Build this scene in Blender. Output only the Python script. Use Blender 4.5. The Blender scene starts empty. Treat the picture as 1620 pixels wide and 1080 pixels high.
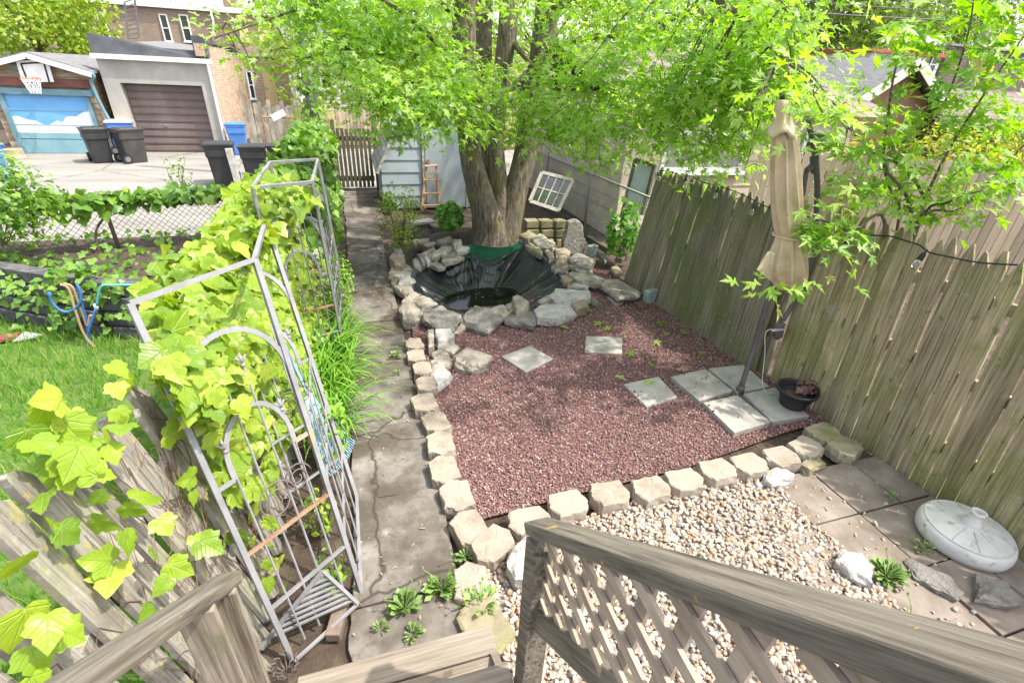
import bpy, math, random
import numpy as np
from mathutils import Vector, Matrix

C = bpy.context.scene.collection
scene = bpy.context.scene
RS = np.random.RandomState(11)
random.seed(5)
rad = math.radians

# ------------------------------------------------------------------ camera
FPX, CX, CY, EYE = 765.0, 810.0, 540.0, 2.6
def _axes():
    d = np.array([740 - CX, -(1950 - CY), -FPX]); d /= np.linalg.norm(d)
    up = -d
    v = np.array([545 - CX, -(112 - CY), -FPX]); v -= up * (v @ up); v /= np.linalg.norm(v)
    return np.array([np.cross(v, up), v, up])
ROT = _axes()
cam = bpy.data.cameras.new('camera')
cam.sensor_width = 36.0
cam.lens = FPX / 1620.0 * 36.0
cam.clip_start = 0.03
cam.clip_end = 600
cam_ob = bpy.data.objects.new('camera', cam)
C.objects.link(cam_ob)
mw = Matrix.Identity(4)
for i in range(3):
    for j in range(3):
        mw[i][j] = ROT[i][j]
mw[2][3] = EYE
cam_ob.matrix_world = mw
scene.camera = cam_ob

# ------------------------------------------------------------------ light
SUN_DIR = Vector((0.46, -0.22, 0.86)).normalized()
sun_el = math.asin(SUN_DIR.z)
sun_az = math.atan2(SUN_DIR.x, SUN_DIR.y)
world = bpy.data.worlds.new('World'); scene.world = world
world.use_nodes = True
wn = world.node_tree.nodes; wl = world.node_tree.links
sky = wn.new('ShaderNodeTexSky'); sky.sky_type = 'NISHITA'; sky.sun_disc = False
sky.sun_elevation = sun_el; sky.sun_rotation = sun_az
sky.air_density = 1.0; sky.dust_density = 3.0; sky.ozone_density = 1.0
hsv = wn.new('ShaderNodeHueSaturation'); hsv.inputs['Saturation'].default_value = 0.5
wl.new(sky.outputs[0], hsv.inputs['Color']); wl.new(hsv.outputs[0], wn['Background'].inputs[0])
wn['Background'].inputs[1].default_value = 0.15
sl = bpy.data.lights.new('sun', 'SUN'); sl.energy = 2.05; sl.angle = rad(0.9)
sl.color = (1.0, 0.95, 0.87)
so = bpy.data.objects.new('sun', sl); C.objects.link(so)
so.rotation_euler = SUN_DIR.to_track_quat('Z', 'Y').to_euler()
so.location = (6, -3, 12)
scene.view_settings.view_transform = 'Standard'
scene.view_settings.look = 'None'
scene.view_settings.exposure = 1.74
scene.view_settings.gamma = 1.0
scene.cycles.use_denoising = True
scene.cycles.max_bounces = 8
scene.cycles.transmission_bounces = 6
scene.cycles.sample_clamp_indirect = 8.0

# ------------------------------------------------------------------ measuring: a pixel of the photograph onto a plane of the yard
def ray(px, py):
    w = ROT @ np.array([px - CX, -(py - CY), -FPX]); return w
def az(px, py, z=0.0):
    w = ray(px, py); t = (z - EYE) / w[2]; return Vector((w[0] * t, w[1] * t, z))
def ay(px, py, Y):
    w = ray(px, py); t = Y / w[1]; return Vector((w[0] * t, Y, EYE + w[2] * t))
def ax(px, py, X):
    w = ray(px, py); t = X / w[0]; return Vector((X, w[1] * t, EYE + w[2] * t))
def pix(p):
    c = ROT.T @ np.array([p[0], p[1], p[2] - EYE]); return CX + FPX * c[0] / -c[2], CY - FPX * c[1] / -c[2]
def aplane(px, py, p0, n):
    w = Vector(ray(px, py)); o = Vector((0, 0, EYE)); t = (Vector(p0) - o).dot(n) / w.dot(n); return o + w * t

# ------------------------------------------------------------------ objects
def tag(o, label=None, cat=None, group=None, kind=None):
    if label: o['label'] = label
    if cat: o['category'] = cat
    if group: o['group'] = group
    if kind: o['kind'] = kind
    return o
def thing(name, label, cat, loc=(0, 0, 0), group=None):
    o = bpy.data.objects.new(name, None); C.objects.link(o)
    o.empty_display_size = 0.1
    o.location = loc
    return tag(o, label, cat, group)
def link(name, me, mat=None, parent=None):
    o = bpy.data.objects.new(name, me); C.objects.link(o)
    if mat: me.materials.append(mat)
    if parent is not None:
        o.parent = parent
        if parent.type == 'EMPTY':
            o.matrix_parent_inverse = Matrix.LocRotScale(parent.location, None, None).inverted()
    return o
def raw_mesh(name, V, F, smooth=False, uv=None):
    """V (n,3); F list of lists or (m,k) array"""
    me = bpy.data.meshes.new(name)
    V = np.asarray(V, np.float32)
    me.vertices.add(len(V)); me.vertices.foreach_set('co', V.ravel())
    if isinstance(F, np.ndarray):
        k = F.shape[1]; n = len(F)
        loops = F.astype(np.int32).ravel(); starts = np.arange(0, n * k, k, dtype=np.int32)
    else:
        n = len(F); lens = [len(f) for f in F]
        loops = np.fromiter((i for f in F for i in f), np.int32)
        starts = np.concatenate([[0], np.cumsum(lens)[:-1]]).astype(np.int32)
    me.loops.add(len(loops)); me.loops.foreach_set('vertex_index', loops)
    me.polygons.add(n); me.polygons.foreach_set('loop_start', starts)
    me.polygons.foreach_set('use_smooth', np.full(n, bool(smooth)))
    if uv is not None:
        l = me.uv_layers.new(name='UVMap')
        l.data.foreach_set('uv', np.asarray(uv, np.float32)[loops].ravel())
    me.update(calc_edges=True); me.validate()
    return me

class MB:
    """collects simple shapes into one mesh"""
    def __init__(s): s.v = []; s.f = []
    def add(s, vs, fs):
        b = len(s.v); s.v += [tuple(v) for v in vs]; s.f += [[i + b for i in f] for f in fs]; return s
    def box(s, c, size, R=None, taper=1.0):
        hx, hy, hz = (q / 2 for q in size); vs = []
        for z in (-hz, hz):
            k = taper if z > 0 else 1.0
            for x, y in ((-hx, -hy), (hx, -hy), (hx, hy), (-hx, hy)):
                p = Vector((x * k, y * k, z))
                if R is not None: p = R @ p
                vs.append(p + Vector(c))
        return s.add(vs, [[3, 2, 1, 0], [4, 5, 6, 7], [0, 1, 5, 4], [1, 2, 6, 5], [2, 3, 7, 6], [3, 0, 4, 7]])
    def bar(s, a, b, w, h, up=(0, 0, 1)):
        a = Vector(a); b = Vector(b); d = (b - a)
        if d.length < 1e-6: return s
        d.normalize(); u = Vector(up)
        r = d.cross(u)
        if r.length < 1e-4: r = d.cross(Vector((0, 1, 0)))
        r.normalize(); u = r.cross(d)
        vs = []
        for p in (a, b):
            for x, y in ((-1, -1), (1, -1), (1, 1), (-1, 1)):
                vs.append(p + r * (x * w / 2) + u * (y * h / 2))
        return s.add(vs, [[0, 1, 2, 3], [7, 6, 5, 4], [4, 5, 1, 0], [5, 6, 2, 1], [6, 7, 3, 2], [7, 4, 0, 3]])
    def tube(s, pts, rs, n=8, cap=True):
        pts = [Vector(p) for p in pts]
        if not hasattr(rs, '__len__'): rs = [rs] * len(pts)
        b = len(s.v); prev = None
        for i, p in enumerate(pts):
            d = (pts[min(i + 1, len(pts) - 1)] - pts[max(i - 1, 0)])
            if d.length < 1e-7: d = Vector((0, 0, 1))
            d.normalize()
            if prev is None:
                r = d.orthogonal().normalized()
            else:
                r = prev - d * prev.dot(d)
                r = r.normalized() if r.length > 1e-5 else d.orthogonal().normalized()
            prev = r; u = d.cross(r)
            for k in range(n):
                a = 2 * math.pi * k / n
                s.v.append(tuple(p + r * (math.cos(a) * rs[i]) + u * (math.sin(a) * rs[i])))
        for i in range(len(pts) - 1):
            for k in range(n):
                k2 = (k + 1) % n
                s.f.append([b + i * n + k, b + i * n + k2, b + (i + 1) * n + k2, b + (i + 1) * n + k])
        if cap:
            s.f.append([b + k for k in range(n)][::-1]); s.f.append([b + (len(pts) - 1) * n + k for k in range(n)])
        return s
    def prism(s, top, d):
        """top: polygon (counter-clockwise seen from the outside of the top), d: vector to the bottom"""
        n = len(top); d = Vector(d); vs = [Vector(p) for p in top] + [Vector(p) + d for p in top]
        fs = [list(range(n)), list(range(2 * n - 1, n - 1, -1))]
        for i in range(n):
            j = (i + 1) % n; fs.append([j, i, n + i, n + j])
        return s.add(vs, fs)
    def lathe(s, prof, c, n=24, sx=1, sy=1):
        """prof: list of (r, z)"""
        b = len(s.v); c = Vector(c)
        for r, z in prof:
            for k in range(n):
                a = 2 * math.pi * k / n
                s.v.append(tuple(c + Vector((r * math.cos(a) * sx, r * math.sin(a) * sy, z))))
        for i in range(len(prof) - 1):
            for k in range(n):
                k2 = (k + 1) % n
                s.f.append([b + i * n + k, b + i * n + k2, b + (i + 1) * n + k2, b + (i + 1) * n + k])
        return s
    def quad(s, a, b, c, d): return s.add([a, b, c, d], [[0, 1, 2, 3]])
    def build(s, name, mat=None, parent=None, smooth=False, bevel=0):
        me = raw_mesh(name, s.v, s.f, smooth)
        o = link(name, me, mat, parent)
        if bevel:
            m = o.modifiers.new('bevel', 'BEVEL'); m.width = bevel; m.segments = 2; m.limit_method = 'ANGLE'; m.angle_limit = rad(40)
        return o

# ------------------------------------------------------------------ materials
def _rgb(c): return (c[0], c[1], c[2], 1.0)
def new_mat(name):
    m = bpy.data.materials.new(name); m.use_nodes = True
    nt = m.node_tree
    return m, nt, nt.nodes['Principled BSDF'], nt.nodes['Material Output']
def ramp(nt, fac, stops):
    r = nt.nodes.new('ShaderNodeValToRGB')
    el = r.color_ramp.elements
    el[0].position, el[0].color = stops[0][0], _rgb(stops[0][1])
    el[1].position, el[1].color = stops[-1][0], _rgb(stops[-1][1])
    for p, c in stops[1:-1]:
        e = el.new(p); e.color = _rgb(c)
    if fac is not None: nt.links.new(fac, r.inputs[0])
    return r.outputs[0]
def coords(nt, stretch=(1, 1, 1), rot=(0, 0, 0)):
    tc = nt.nodes.new('ShaderNodeTexCoord'); mp = nt.nodes.new('ShaderNodeMapping')
    mp.inputs['Scale'].default_value = stretch; mp.inputs['Rotation'].default_value = rot
    if any(rot):
        m2 = nt.nodes.new('ShaderNodeMapping'); m2.inputs['Rotation'].default_value = rot
        mp.inputs['Rotation'].default_value = (0, 0, 0)
        nt.links.new(tc.outputs['Object'], m2.inputs[0]); nt.links.new(m2.outputs[0], mp.inputs[0])
    else:
        nt.links.new(tc.outputs['Object'], mp.inputs[0])
    return mp.outputs[0]
def noise(nt, vec, scale, detail=5, rough=0.6):
    n = nt.nodes.new('ShaderNodeTexNoise'); n.inputs['Scale'].default_value = scale
    n.inputs['Detail'].default_value = detail; n.inputs['Roughness'].default_value = rough
    if vec is not None: nt.links.new(vec, n.inputs['Vector'])
    return n.outputs['Fac']
def mixc(nt, fac, a, b, mode='MIX'):
    m = nt.nodes.new('ShaderNodeMix'); m.data_type = 'RGBA'; m.blend_type = mode
    for sock, v in ((m.inputs[0], fac), (m.inputs[6], a), (m.inputs[7], b)):
        if isinstance(v, (int, float)): sock.default_value = v
        elif isinstance(v, tuple): sock.default_value = _rgb(v)
        else: nt.links.new(v, sock)
    return m.outputs[2]
def mrange(nt, v, a, b, c=0.0, d=1.0):
    m = nt.nodes.new('ShaderNodeMapRange'); m.inputs[1].default_value = a; m.inputs[2].default_value = b
    m.inputs[3].default_value = c; m.inputs[4].default_value = d
    nt.links.new(v, m.inputs[0]); return m.outputs[0]
def pm(name, cols, scale=4, rough=0.8, bump=0.3, bscale=30, stretch=(1, 1, 1), rot=(0, 0, 0), island=0.0, spots=(), spec=0.3,
       detail=6, bdist=0.01, metallic=0.0, coat=0.0, bstretch=None):
    m, nt, p, out = new_mat(name)
    v = coords(nt, stretch, rot)
    col = ramp(nt, noise(nt, v, scale, detail), cols)
    if island:
        g = nt.nodes.new('ShaderNodeNewGeometry')
        k = mrange(nt, g.outputs['Random Per Island'], 0, 1, 1 - island, 1 + island)
        mm = nt.nodes.new('ShaderNodeVectorMath'); mm.operation = 'SCALE'
        nt.links.new(col, mm.inputs[0]); nt.links.new(k, mm.inputs['Scale']); col = mm.outputs[0]
    for c, sc, lo, hi, st in spots:
        vv = coords(nt)
        f = mrange(nt, noise(nt, vv, sc, 6, 0.65), lo, hi, 0, st)
        col = mixc(nt, f, col, c)
    nt.links.new(col, p.inputs['Base Color'])
    p.inputs['Roughness'].default_value = rough
    p.inputs['Specular IOR Level'].default_value = spec
    p.inputs['Metallic'].default_value = metallic
    p.inputs['Coat Weight'].default_value = coat
    if bump:
        bn = nt.nodes.new('ShaderNodeBump'); bn.inputs['Strength'].default_value = bump; bn.inputs['Distance'].default_value = bdist
        nt.links.new(noise(nt, coords(nt, bstretch or stretch, rot), bscale, 6, 0.65), bn.inputs['Height'])
        nt.links.new(bn.outputs[0], p.inputs['Normal'])
    return m
def leafmat(name, cols, trans=0.45, rough=0.42, spec=0.35, veins=False, vary=0.0, glow=1.4, tint=(1.0, 1.0, 0.45)):
    m, nt, p, out = new_mat(name)
    g = nt.nodes.new('ShaderNodeNewGeometry')
    col = ramp(nt, g.outputs['Random Per Island'], cols)
    if vary:
        v = coords(nt); f = mrange(nt, noise(nt, v, 9, 4), 0.35, 0.7, 0, vary)
        col = mixc(nt, f, col, tuple(min(1, q * 0.55) for q in cols[0][1]))
    if veins:
        tc = nt.nodes.new('ShaderNodeTexCoord'); sep = nt.nodes.new('ShaderNodeSeparateXYZ')
        nt.links.new(tc.outputs['UV'], sep.inputs[0])
        def mth(op, a, b=None):
            n = nt.nodes.new('ShaderNodeMath'); n.operation = op
            for i, q in enumerate((a, b)):
                if q is None: continue
                if isinstance(q, (int, float)): n.inputs[i].default_value = q
                else: nt.links.new(q, n.inputs[i])
            return n.outputs[0]
        x = mth('ABSOLUTE', sep.outputs[0]); y = sep.outputs[1]
        best = None
        for dx, dy in ((0, 1), (0.62, 0.78), (0.97, 0.22)):
            dist = mth('ABSOLUTE', mth('SUBTRACT', mth('MULTIPLY', x, dy), mth('MULTIPLY', y, dx)))
            best = dist if best is None else mth('MINIMUM', best, dist)
        # side veins along the midrib
        sv = mth('ABSOLUTE', mth('SUBTRACT', mth('FRACT', mth('MULTIPLY', mth('SUBTRACT', y, mth('MULTIPLY', x, 0.9)), 5.5)), 0.5))
        vm = mth('MAXIMUM', mrange(nt, best, 0.025, 0.0), mth('MULTIPLY', mrange(nt, sv, 0.10, 0.0), 0.25))
        col = mixc(nt, mth('MULTIPLY', vm, 0.28), col, (0.55, 0.66, 0.2))
        b = nt.nodes.new('ShaderNodeBump'); b.inputs['Strength'].default_value = 0.5; b.inputs['Distance'].default_value = 0.01; b.invert = True
        nt.links.new(vm, b.inputs['Height']); nt.links.new(b.outputs[0], p.inputs['Normal'])
    nt.links.new(col, p.inputs['Base Color'])
    p.inputs['Roughness'].default_value = rough; p.inputs['Specular IOR Level'].default_value = spec
    t = nt.nodes.new('ShaderNodeBsdfTranslucent')
    tcol = mixc(nt, 1.0, col, tint, 'MULTIPLY')
    hs = nt.nodes.new('ShaderNodeHueSaturation'); hs.inputs['Value'].default_value = glow; hs.inputs['Saturation'].default_value = 1.1
    nt.links.new(tcol, hs.inputs['Color']); nt.links.new(hs.outputs[0], t.inputs[0])
    mx = nt.nodes.new('ShaderNodeMixShader'); mx.inputs[0].default_value = trans
    nt.links.new(p.outputs[0], mx.inputs[1]); nt.links.new(t.outputs[0], mx.inputs[2]); nt.links.new(mx.outputs[0], out.inputs[0])
    return m
def brickmat(name, c1, c2, mortar, bw=0.2, bh=0.067, ms=0.012, stain=None):
    m, nt, p, out = new_mat(name)
    tc = nt.nodes.new('ShaderNodeTexCoord'); sp = nt.nodes.new('ShaderNodeSeparateXYZ'); nt.links.new(tc.outputs['Object'], sp.inputs[0])
    ad = nt.nodes.new('ShaderNodeMath'); nt.links.new(sp.outputs[0], ad.inputs[0]); nt.links.new(sp.outputs[1], ad.inputs[1])
    cb = nt.nodes.new('ShaderNodeCombineXYZ'); nt.links.new(ad.outputs[0], cb.inputs[0]); nt.links.new(sp.outputs[2], cb.inputs[1])
    b = nt.nodes.new('ShaderNodeTexBrick'); nt.links.new(cb.outputs[0], b.inputs[0])
    b.inputs['Color1'].default_value = _rgb(c1); b.inputs['Color2'].default_value = _rgb(c2); b.inputs['Mortar'].default_value = _rgb(mortar)
    b.inputs['Scale'].default_value = 1.0; b.inputs['Brick Width'].default_value = bw; b.inputs['Row Height'].default_value = bh
    b.inputs['Mortar Size'].default_value = ms; b.inputs['Bias'].default_value = -0.1
    v = coords(nt)
    col = mixc(nt, mrange(nt, noise(nt, v, 1.2, 6), 0.4, 0.7, 0, 0.5), b.outputs[0], stain or tuple(q * 0.55 for q in c1))
    nt.links.new(col, p.inputs['Base Color']); p.inputs['Roughness'].default_value = 0.9
    bn = nt.nodes.new('ShaderNodeBump'); bn.inputs['Strength'].default_value = 0.4; bn.inputs['Distance'].default_value = 0.01; bn.invert = True
    nt.links.new(b.outputs['Fac'], bn.inputs['Height']); nt.links.new(bn.outputs[0], p.inputs['Normal'])
    return m

# ------------------------------------------------------------------ leaves
def template(half, center, fold=0.12, droop=0.12, ring=False, wav=0.0):
    pts = list(half) + [(-x, y) for x, y in half[-2:0:-1]]
    n = len(pts); cx, cy = center
    V = []; F = []
    def z(x, y): return fold * abs(x) - droop * y * y + wav * math.sin(9 * x + 7 * y)
    V.append((cx, cy, z(cx, cy) - 0.01))
    if ring:
        for x, y in pts:
            xx, yy = cx + (x - cx) * 0.55, cy + (y - cy) * 0.55; V.append((xx, yy, z(xx, yy) + wav * 0.6 + 0.02))
    for x, y in pts: V.append((x, y, z(x, y)))
    if ring:
        for i in range(n):
            j = (i + 1) % n
            F += [[0, 1 + i, 1 + j], [1 + i, 1 + n + i, 1 + n + j], [1 + i, 1 + n + j, 1 + j]]
    else:
        for i in range(n): F.append([0, 1 + i, 1 + (i + 1) % n])
    return np.array(V), np.array(F)
MAPLE = template([(0, 0), (.07, .05), (.40, .06), (.30, .16), (.10, .27), (.30, .42), (.56, .80), (.34, .66), (.28, .72), (.08, .5), (.17, .82), (.10, .9), (0, 1.2)], (0, .33), 0.18, 0.22)
IVY = template([(0, 0), (.17, -.1), (.38, -.06), (.52, .12), (.5, .24), (.62, .4), (.5, .5), (.34, .55), (.36, .68), (.24, .8), (.14, .92), (0, 1.08)],
               (0, .34), 0.10, 0.16, True, 0.035)
IVYLO = template([(0, 0), (.3, -.1), (.54, .14), (.6, .42), (.33, .55), (.24, .82), (0, 1.08)], (0, .34), 0.12, 0.18)
OVAL = template([(0, 0), (.22, .25), (.28, .5), (.16, .8), (0, 1.0)], (0, .45), 0.2, 0.15)
DIAMOND = (np.array([(0, 0, 0), (.32, .5, .07), (0, 1, -.08), (-.32, .5, .07)], float), np.array([[0, 1, 2], [0, 2, 3]]))
def leaves(name, tmpl, P, N, T, S, mat, parent=None, smooth=True):
    TV, TF = tmpl; P = np.asarray(P, float); n = len(P)
    N = np.asarray(N, float); T = np.asarray(T, float); S = np.asarray(S, float).reshape(-1, 1)
    N = N / (np.linalg.norm(N, axis=1, keepdims=True) + 1e-9)
    T = T - N * (T * N).sum(1, keepdims=True); T /= (np.linalg.norm(T, axis=1, keepdims=True) + 1e-9)
    X = np.cross(T, N)
    W = RS.uniform(0.85, 1.15, (n, 1))
    V = (P[:, None, :] + (X * S * W)[:, None, :] * TV[None, :, 0:1] + (T * S)[:, None, :] * TV[None, :, 1:2] + (N * S)[:, None, :] * TV[None, :, 2:3])
    F = TF[None] + (np.arange(n) * len(TV))[:, None, None]
    uv = np.tile(TV[:, :2], (n, 1))
    me = raw_mesh(name, V.reshape(-1, 3), F.reshape(-1, 3), smooth, uv)
    return link(name, me, mat, parent)
def rnd_dirs(n, zlo=-1, zhi=1):
    z = RS.uniform(zlo, zhi, n); a = RS.uniform(0, 2 * math.pi, n); r = np.sqrt(np.maximum(0, 1 - z * z))
    return np.stack([r * np.cos(a), r * np.sin(a), z], 1)
def spray_points(clumps, per=11, spread=0.16, flat=0.75):
    """clumps: (centre, radius, leaves) -> leaf bases, normals, tips; leaves gather round small twig ends so that gaps stay open"""
    P = []; N = []; T = []
    for c, r, k in clumps:
        c = np.array(c); m = max(1, int(k / per))
        d = rnd_dirs(m); rr = r * RS.uniform(0.15, 1.0, (m, 1)) ** 0.6
        tw = c + d * rr * np.array([1, 1, flat])
        for q, dd in zip(tw, d):
            kk = per + RS.randint(-3, 4)
            o = RS.normal(0, spread, (kk, 3)) * np.array([1, 1, 0.55])
            P.append(q + o)
            t = o * 2.5 + dd * 0.35 + np.array([0, 0, -0.28]) + RS.normal(0, .2, (kk, 3)); T.append(t)
            N.append(RS.normal(0, .38, (kk, 3)) + np.array([0.12, -0.18, 0.85]))
    return np.concatenate(P), np.concatenate(N), np.concatenate(T)
def inpoly(x, y, poly):
    ins = np.zeros(len(x), bool); n = len(poly); j = n - 1
    for i in range(n):
        xi, yi = poly[i][:2]; xj, yj = poly[j][:2]
        c = ((yi > y) != (yj > y)) & (x < (xj - xi) * (y - yi) / (yj - yi + 1e-12) + xi)
        ins ^= c; j = i
    return ins
def vnoise(x, y, s, seed=0):
    """cheap smooth value noise"""
    r = np.random.RandomState(seed); g = r.rand(64, 64)
    u = np.asarray(x) * s + 100; v = np.asarray(y) * s + 100
    i = np.floor(u).astype(int); j = np.floor(v).astype(int); fu = u - i; fv = v - j
    fu = fu * fu * (3 - 2 * fu); fv = fv * fv * (3 - 2 * fv)
    a = g[i % 64, j % 64]; b = g[(i + 1) % 64, j % 64]; c = g[i % 64, (j + 1) % 64]; d = g[(i + 1) % 64, (j + 1) % 64]
    return (a * (1 - fu) + b * fu) * (1 - fv) + (c * (1 - fu) + d * fu) * fv
def lerp(a, b, t): return Vector(a).lerp(Vector(b), t)
def bez(pts, n=24):
    """Catmull-Rom through pts"""
    P = [Vector(p) for p in pts]; P = [P[0] * 2 - P[1]] + P + [P[-1] * 2 - P[-2]]; out = []
    seg = len(P) - 3
    for k in range(n + 1):
        t = k / n * seg; i = min(int(t), seg - 1); t -= i
        a, b, c, d = P[i:i + 4]
        out.append(0.5 * ((2 * b) + (c - a) * t + (2 * a - 5 * b + 4 * c - d) * t * t + (3 * b - a - 3 * c + d) * t ** 3))
    return out

# ------------------------------------------------------------------ the materials of the place
M = {}
M['soil'] = pm('soil', [(.3, (.045, .032, .024)), (.55, (.085, .062, .045)), (.75, (.14, .105, .075))], 9, .95, .9, 60, bdist=.02)
M['concrete'] = pm('path_concrete', [(.3, (.115, .10, .085)), (.5, (.175, .155, .134)), (.7, (.235, .212, .187))], 3.2, .85, .5, 90, bdist=.006,
                   spots=[((.07, .054, .04), 1.5, .44, .56, .85), ((.09, .072, .055), 22, .55, .65, .6), ((.30, .27, .235), 2.3, .6, .68, .4), ((.46, .42, .38), 7, .62, .72, .4)])
def cracks(mat, scale, width, dark):
    nt = mat.node_tree; p = nt.nodes['Principled BSDF']; src = p.inputs['Base Color'].links[0].from_socket
    v = nt.nodes.new('ShaderNodeTexVoronoi'); v.feature = 'DISTANCE_TO_EDGE'; v.inputs['Scale'].default_value = scale
    tc = coords(nt); ns = nt.nodes.new('ShaderNodeTexNoise'); ns.inputs['Scale'].default_value = 5; nt.links.new(tc, ns.inputs['Vector'])
    ad = nt.nodes.new('ShaderNodeVectorMath'); ad.operation = 'MULTIPLY_ADD'; ad.inputs[1].default_value = (.22, .22, .22); nt.links.new(ns.outputs['Color'], ad.inputs[0]); nt.links.new(tc, ad.inputs[2]); nt.links.new(ad.outputs[0], v.inputs['Vector'])
    f = mrange(nt, v.outputs['Distance'], width, width * .3, 0, .85); nt.links.new(mixc(nt, f, src, dark), p.inputs['Base Color'])
cracks(M['concrete'], .9, .014, (.045, .035, .026))
M['alley'] = pm('alley_concrete', [(.3, (.19, .175, .155)), (.6, (.26, .24, .212)), (.8, (.31, .29, .257))], 1.1, .9, .3, 60, stretch=(.4, 1.6, 1),
                spots=[((.25, .23, .2), .8, .58, .7, .6)])
cracks(M['alley'], .32, .010, (.10, .09, .07))
M['lava'] = leafmat('lava_rock', [(0, (.07, .05, .048)), (.18, (.20, .098, .083)), (.44, (.305, .165, .142)), (.62, (.14, .085, .08)), (.78, (.275, .165, .145)), (.93, (.42, .33, .30)), (1, (.14, .125, .125))], 0.0, .8, .3)
M['lavabase'] = pm('lava_bed', [(.35, (.09, .05, .047)), (.6, (.17, .09, .082))], 45, .95, .8, 120)
M['pebble'] = leafmat('pebble', [(0, (.37, .30, .225)), (.18, (.48, .42, .345)), (.36, (.31, .22, .145)), (.5, (.41, .34, .26)), (.62, (.5, .46, .40)), (.74, (.35, .2, .115)), (.84, (.39, .30, .22)), (.93, (.15, .16, .18)), (1, (.45, .39, .33))], 0.0, .6, .35)
M['stone'] = pm('limestone', [(.28, (.17, .142, .112)), (.48, (.32, .28, .228)), (.72, (.44, .40, .335))], 6, .9, 1.0, 26, bdist=.03, detail=8,
                spots=[((.10, .09, .075), 11, .54, .64, .65), ((.38, .27, .16), 3.1, .6, .7, .45), ((.5, .47, .43), 6, .6, .68, .5), ((.09, .08, .065), 45, .6, .66, .5)])
M['palestone'] = pm('pale_stone', [(.28, (.32, .295, .26)), (.5, (.45, .425, .39)), (.72, (.54, .52, .48))], 8, .85, 1.0, 26, bdist=.03,
                    spots=[((.2, .165, .13), 13, .57, .66, .65), ((.17, .15, .12), 50, .62, .68, .5)])
M['greystone'] = pm('grey_stone', [(.28, (.13, .115, .098)), (.5, (.215, .195, .17)), (.72, (.31, .288, .255))], 7, .9, 1.0, 26, bdist=.03,
                    spots=[((.12, .13, .06), 4, .55, .68, .5), ((.4, .39, .34), 14, .6, .7, .55), ((.07, .062, .05), 30, .6, .66, .5)])
M['tanstone'] = pm('tan_stone', [(.3, (.22, .16, .105)), (.5, (.31, .24, .17)), (.72, (.39, .33, .255))], 6, .9, 1.0, 26, bdist=.03)
M['block'] = pm('block_concrete', [(.3, (.21, .17, .13)), (.5, (.30, .25, .198)), (.7, (.37, .32, .262))], 5, .92, .7, 75, bdist=.006,
                spots=[((.21, .18, .13), 5, .57, .7, .6), ((.25, .24, .10), 2.2, .62, .75, .5), ((.2, .165, .12), 55, .56, .64, .5), ((.5, .45, .38), 40, .62, .68, .5)])
M['mossblock'] = pm('mossy_block', [(.3, (.17, .145, .09)), (.5, (.255, .22, .14)), (.7, (.33, .29, .205))], 6, .92, .7, 70, bdist=.006,
                    spots=[((.13, .15, .03), 4, .50, .64, .6), ((.09, .08, .05), 18, .58, .66, .6)])
M['slab'] = pm('slab_concrete', [(.3, (.24, .22, .19)), (.5, (.32, .30, .265)), (.7, (.39, .365, .33))], 6, .88, .4, 80, bdist=.004,
               spots=[((.2, .17, .14), 9, .62, .7, .6)])
M['patio'] = pm('patio_paver', [(.3, (.135, .108, .086)), (.5, (.20, .164, .132)), (.7, (.27, .228, .19))], 4, .9, .4, 70, bdist=.005,
                spots=[((.14, .115, .085), 2.6, .52, .64, .65), ((.45, .4, .35), 7, .64, .72, .4)])
M['liner'] = pm('pond_liner', [(.3, (.007, .008, .011)), (.7, (.016, .018, .023))], 5, .24, .5, 16, spec=.6, bdist=.02, detail=3, spots=[((.05, .045, .04), 4, .60, .78, .5)])
M['water'] = pm('pond_water', [(.3, (.004, .006, .004)), (.7, (.008, .012, .006))], 3, .09, .04, 6, spec=.22)
M['greencloth'] = pm('green_cloth', [(.3, (.004, .045, .022)), (.7, (.008, .09, .045))], 7, .9, .3, 60, spots=[((.03, .05, .03), 6, .55, .7, .5)])
M['grass'] = leafmat('grass_blade', [(0, (.10, .24, .03)), (.5, (.16, .33, .045)), (.85, (.24, .40, .07)), (1, (.40, .38, .16))], .35, .5)
M['litter'] = leafmat('dry_leaf', [(0, (.28, .19, .10)), (.4, (.40, .31, .19)), (.7, (.2, .12, .07)), (1, (.48, .40, .29))], .15, .7)

# ------------------------------------------------------------------ the ground, one sheet with a hollow for the pond
POND = (1.45, 6.45)
WALL_A, WALL_C = az(-90, 408, .6), az(148, 446, .6)
def wall_y(x):
    t = (x - WALL_A.x) / (WALL_C.x - WALL_A.x); return WALL_A.y + (WALL_C.y - WALL_A.y) * min(1, max(-.5, t))
def ground_z(x, y):
    z = 0.24 * math.exp(-(((x - 2.1) / 1.15) ** 2 + ((y - 8.2) / .8) ** 2) ** 2)
    d = math.hypot((x - POND[0]) / .80, (y - POND[1]) / .80)
    if d < 1: z -= 0.5 * (1 - d ** 3)
    yw = wall_y(x) + .1
    if x < -1.05 and y > yw:                                   # the planted bank behind the timbers
        t = min(1, max(0, (y - yw) / .1)); u = min(1, max(0, (9.2 - y) / 1.0)); w = min(1, max(0, (-1.1 - x) / .3)); z += 0.36 * t * u * w
    return z
xs = sorted(set([-90, -60, -40, -28, -20, -14, -10, -8, -6.5] + [round(-5.6 + .2 * i, 2) for i in range(54)] + [5.5, 6.5, 8, 10, 13, 17, 22, 28, 36, 48, 65, 95]))
ys = sorted(set([-30, -12, -6, -3, -1] + [round(0 + .2 * i, 2) for i in range(54)] + [11, 12, 13, 15, 17, 20, 24, 29, 35, 43, 54, 70, 100, 150, 220]))
g = MB()
for j, y in enumerate(ys):
    for i, x in enumerate(xs):
        g.v.append((x, y, ground_z(x, y) - 0.03))
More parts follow.
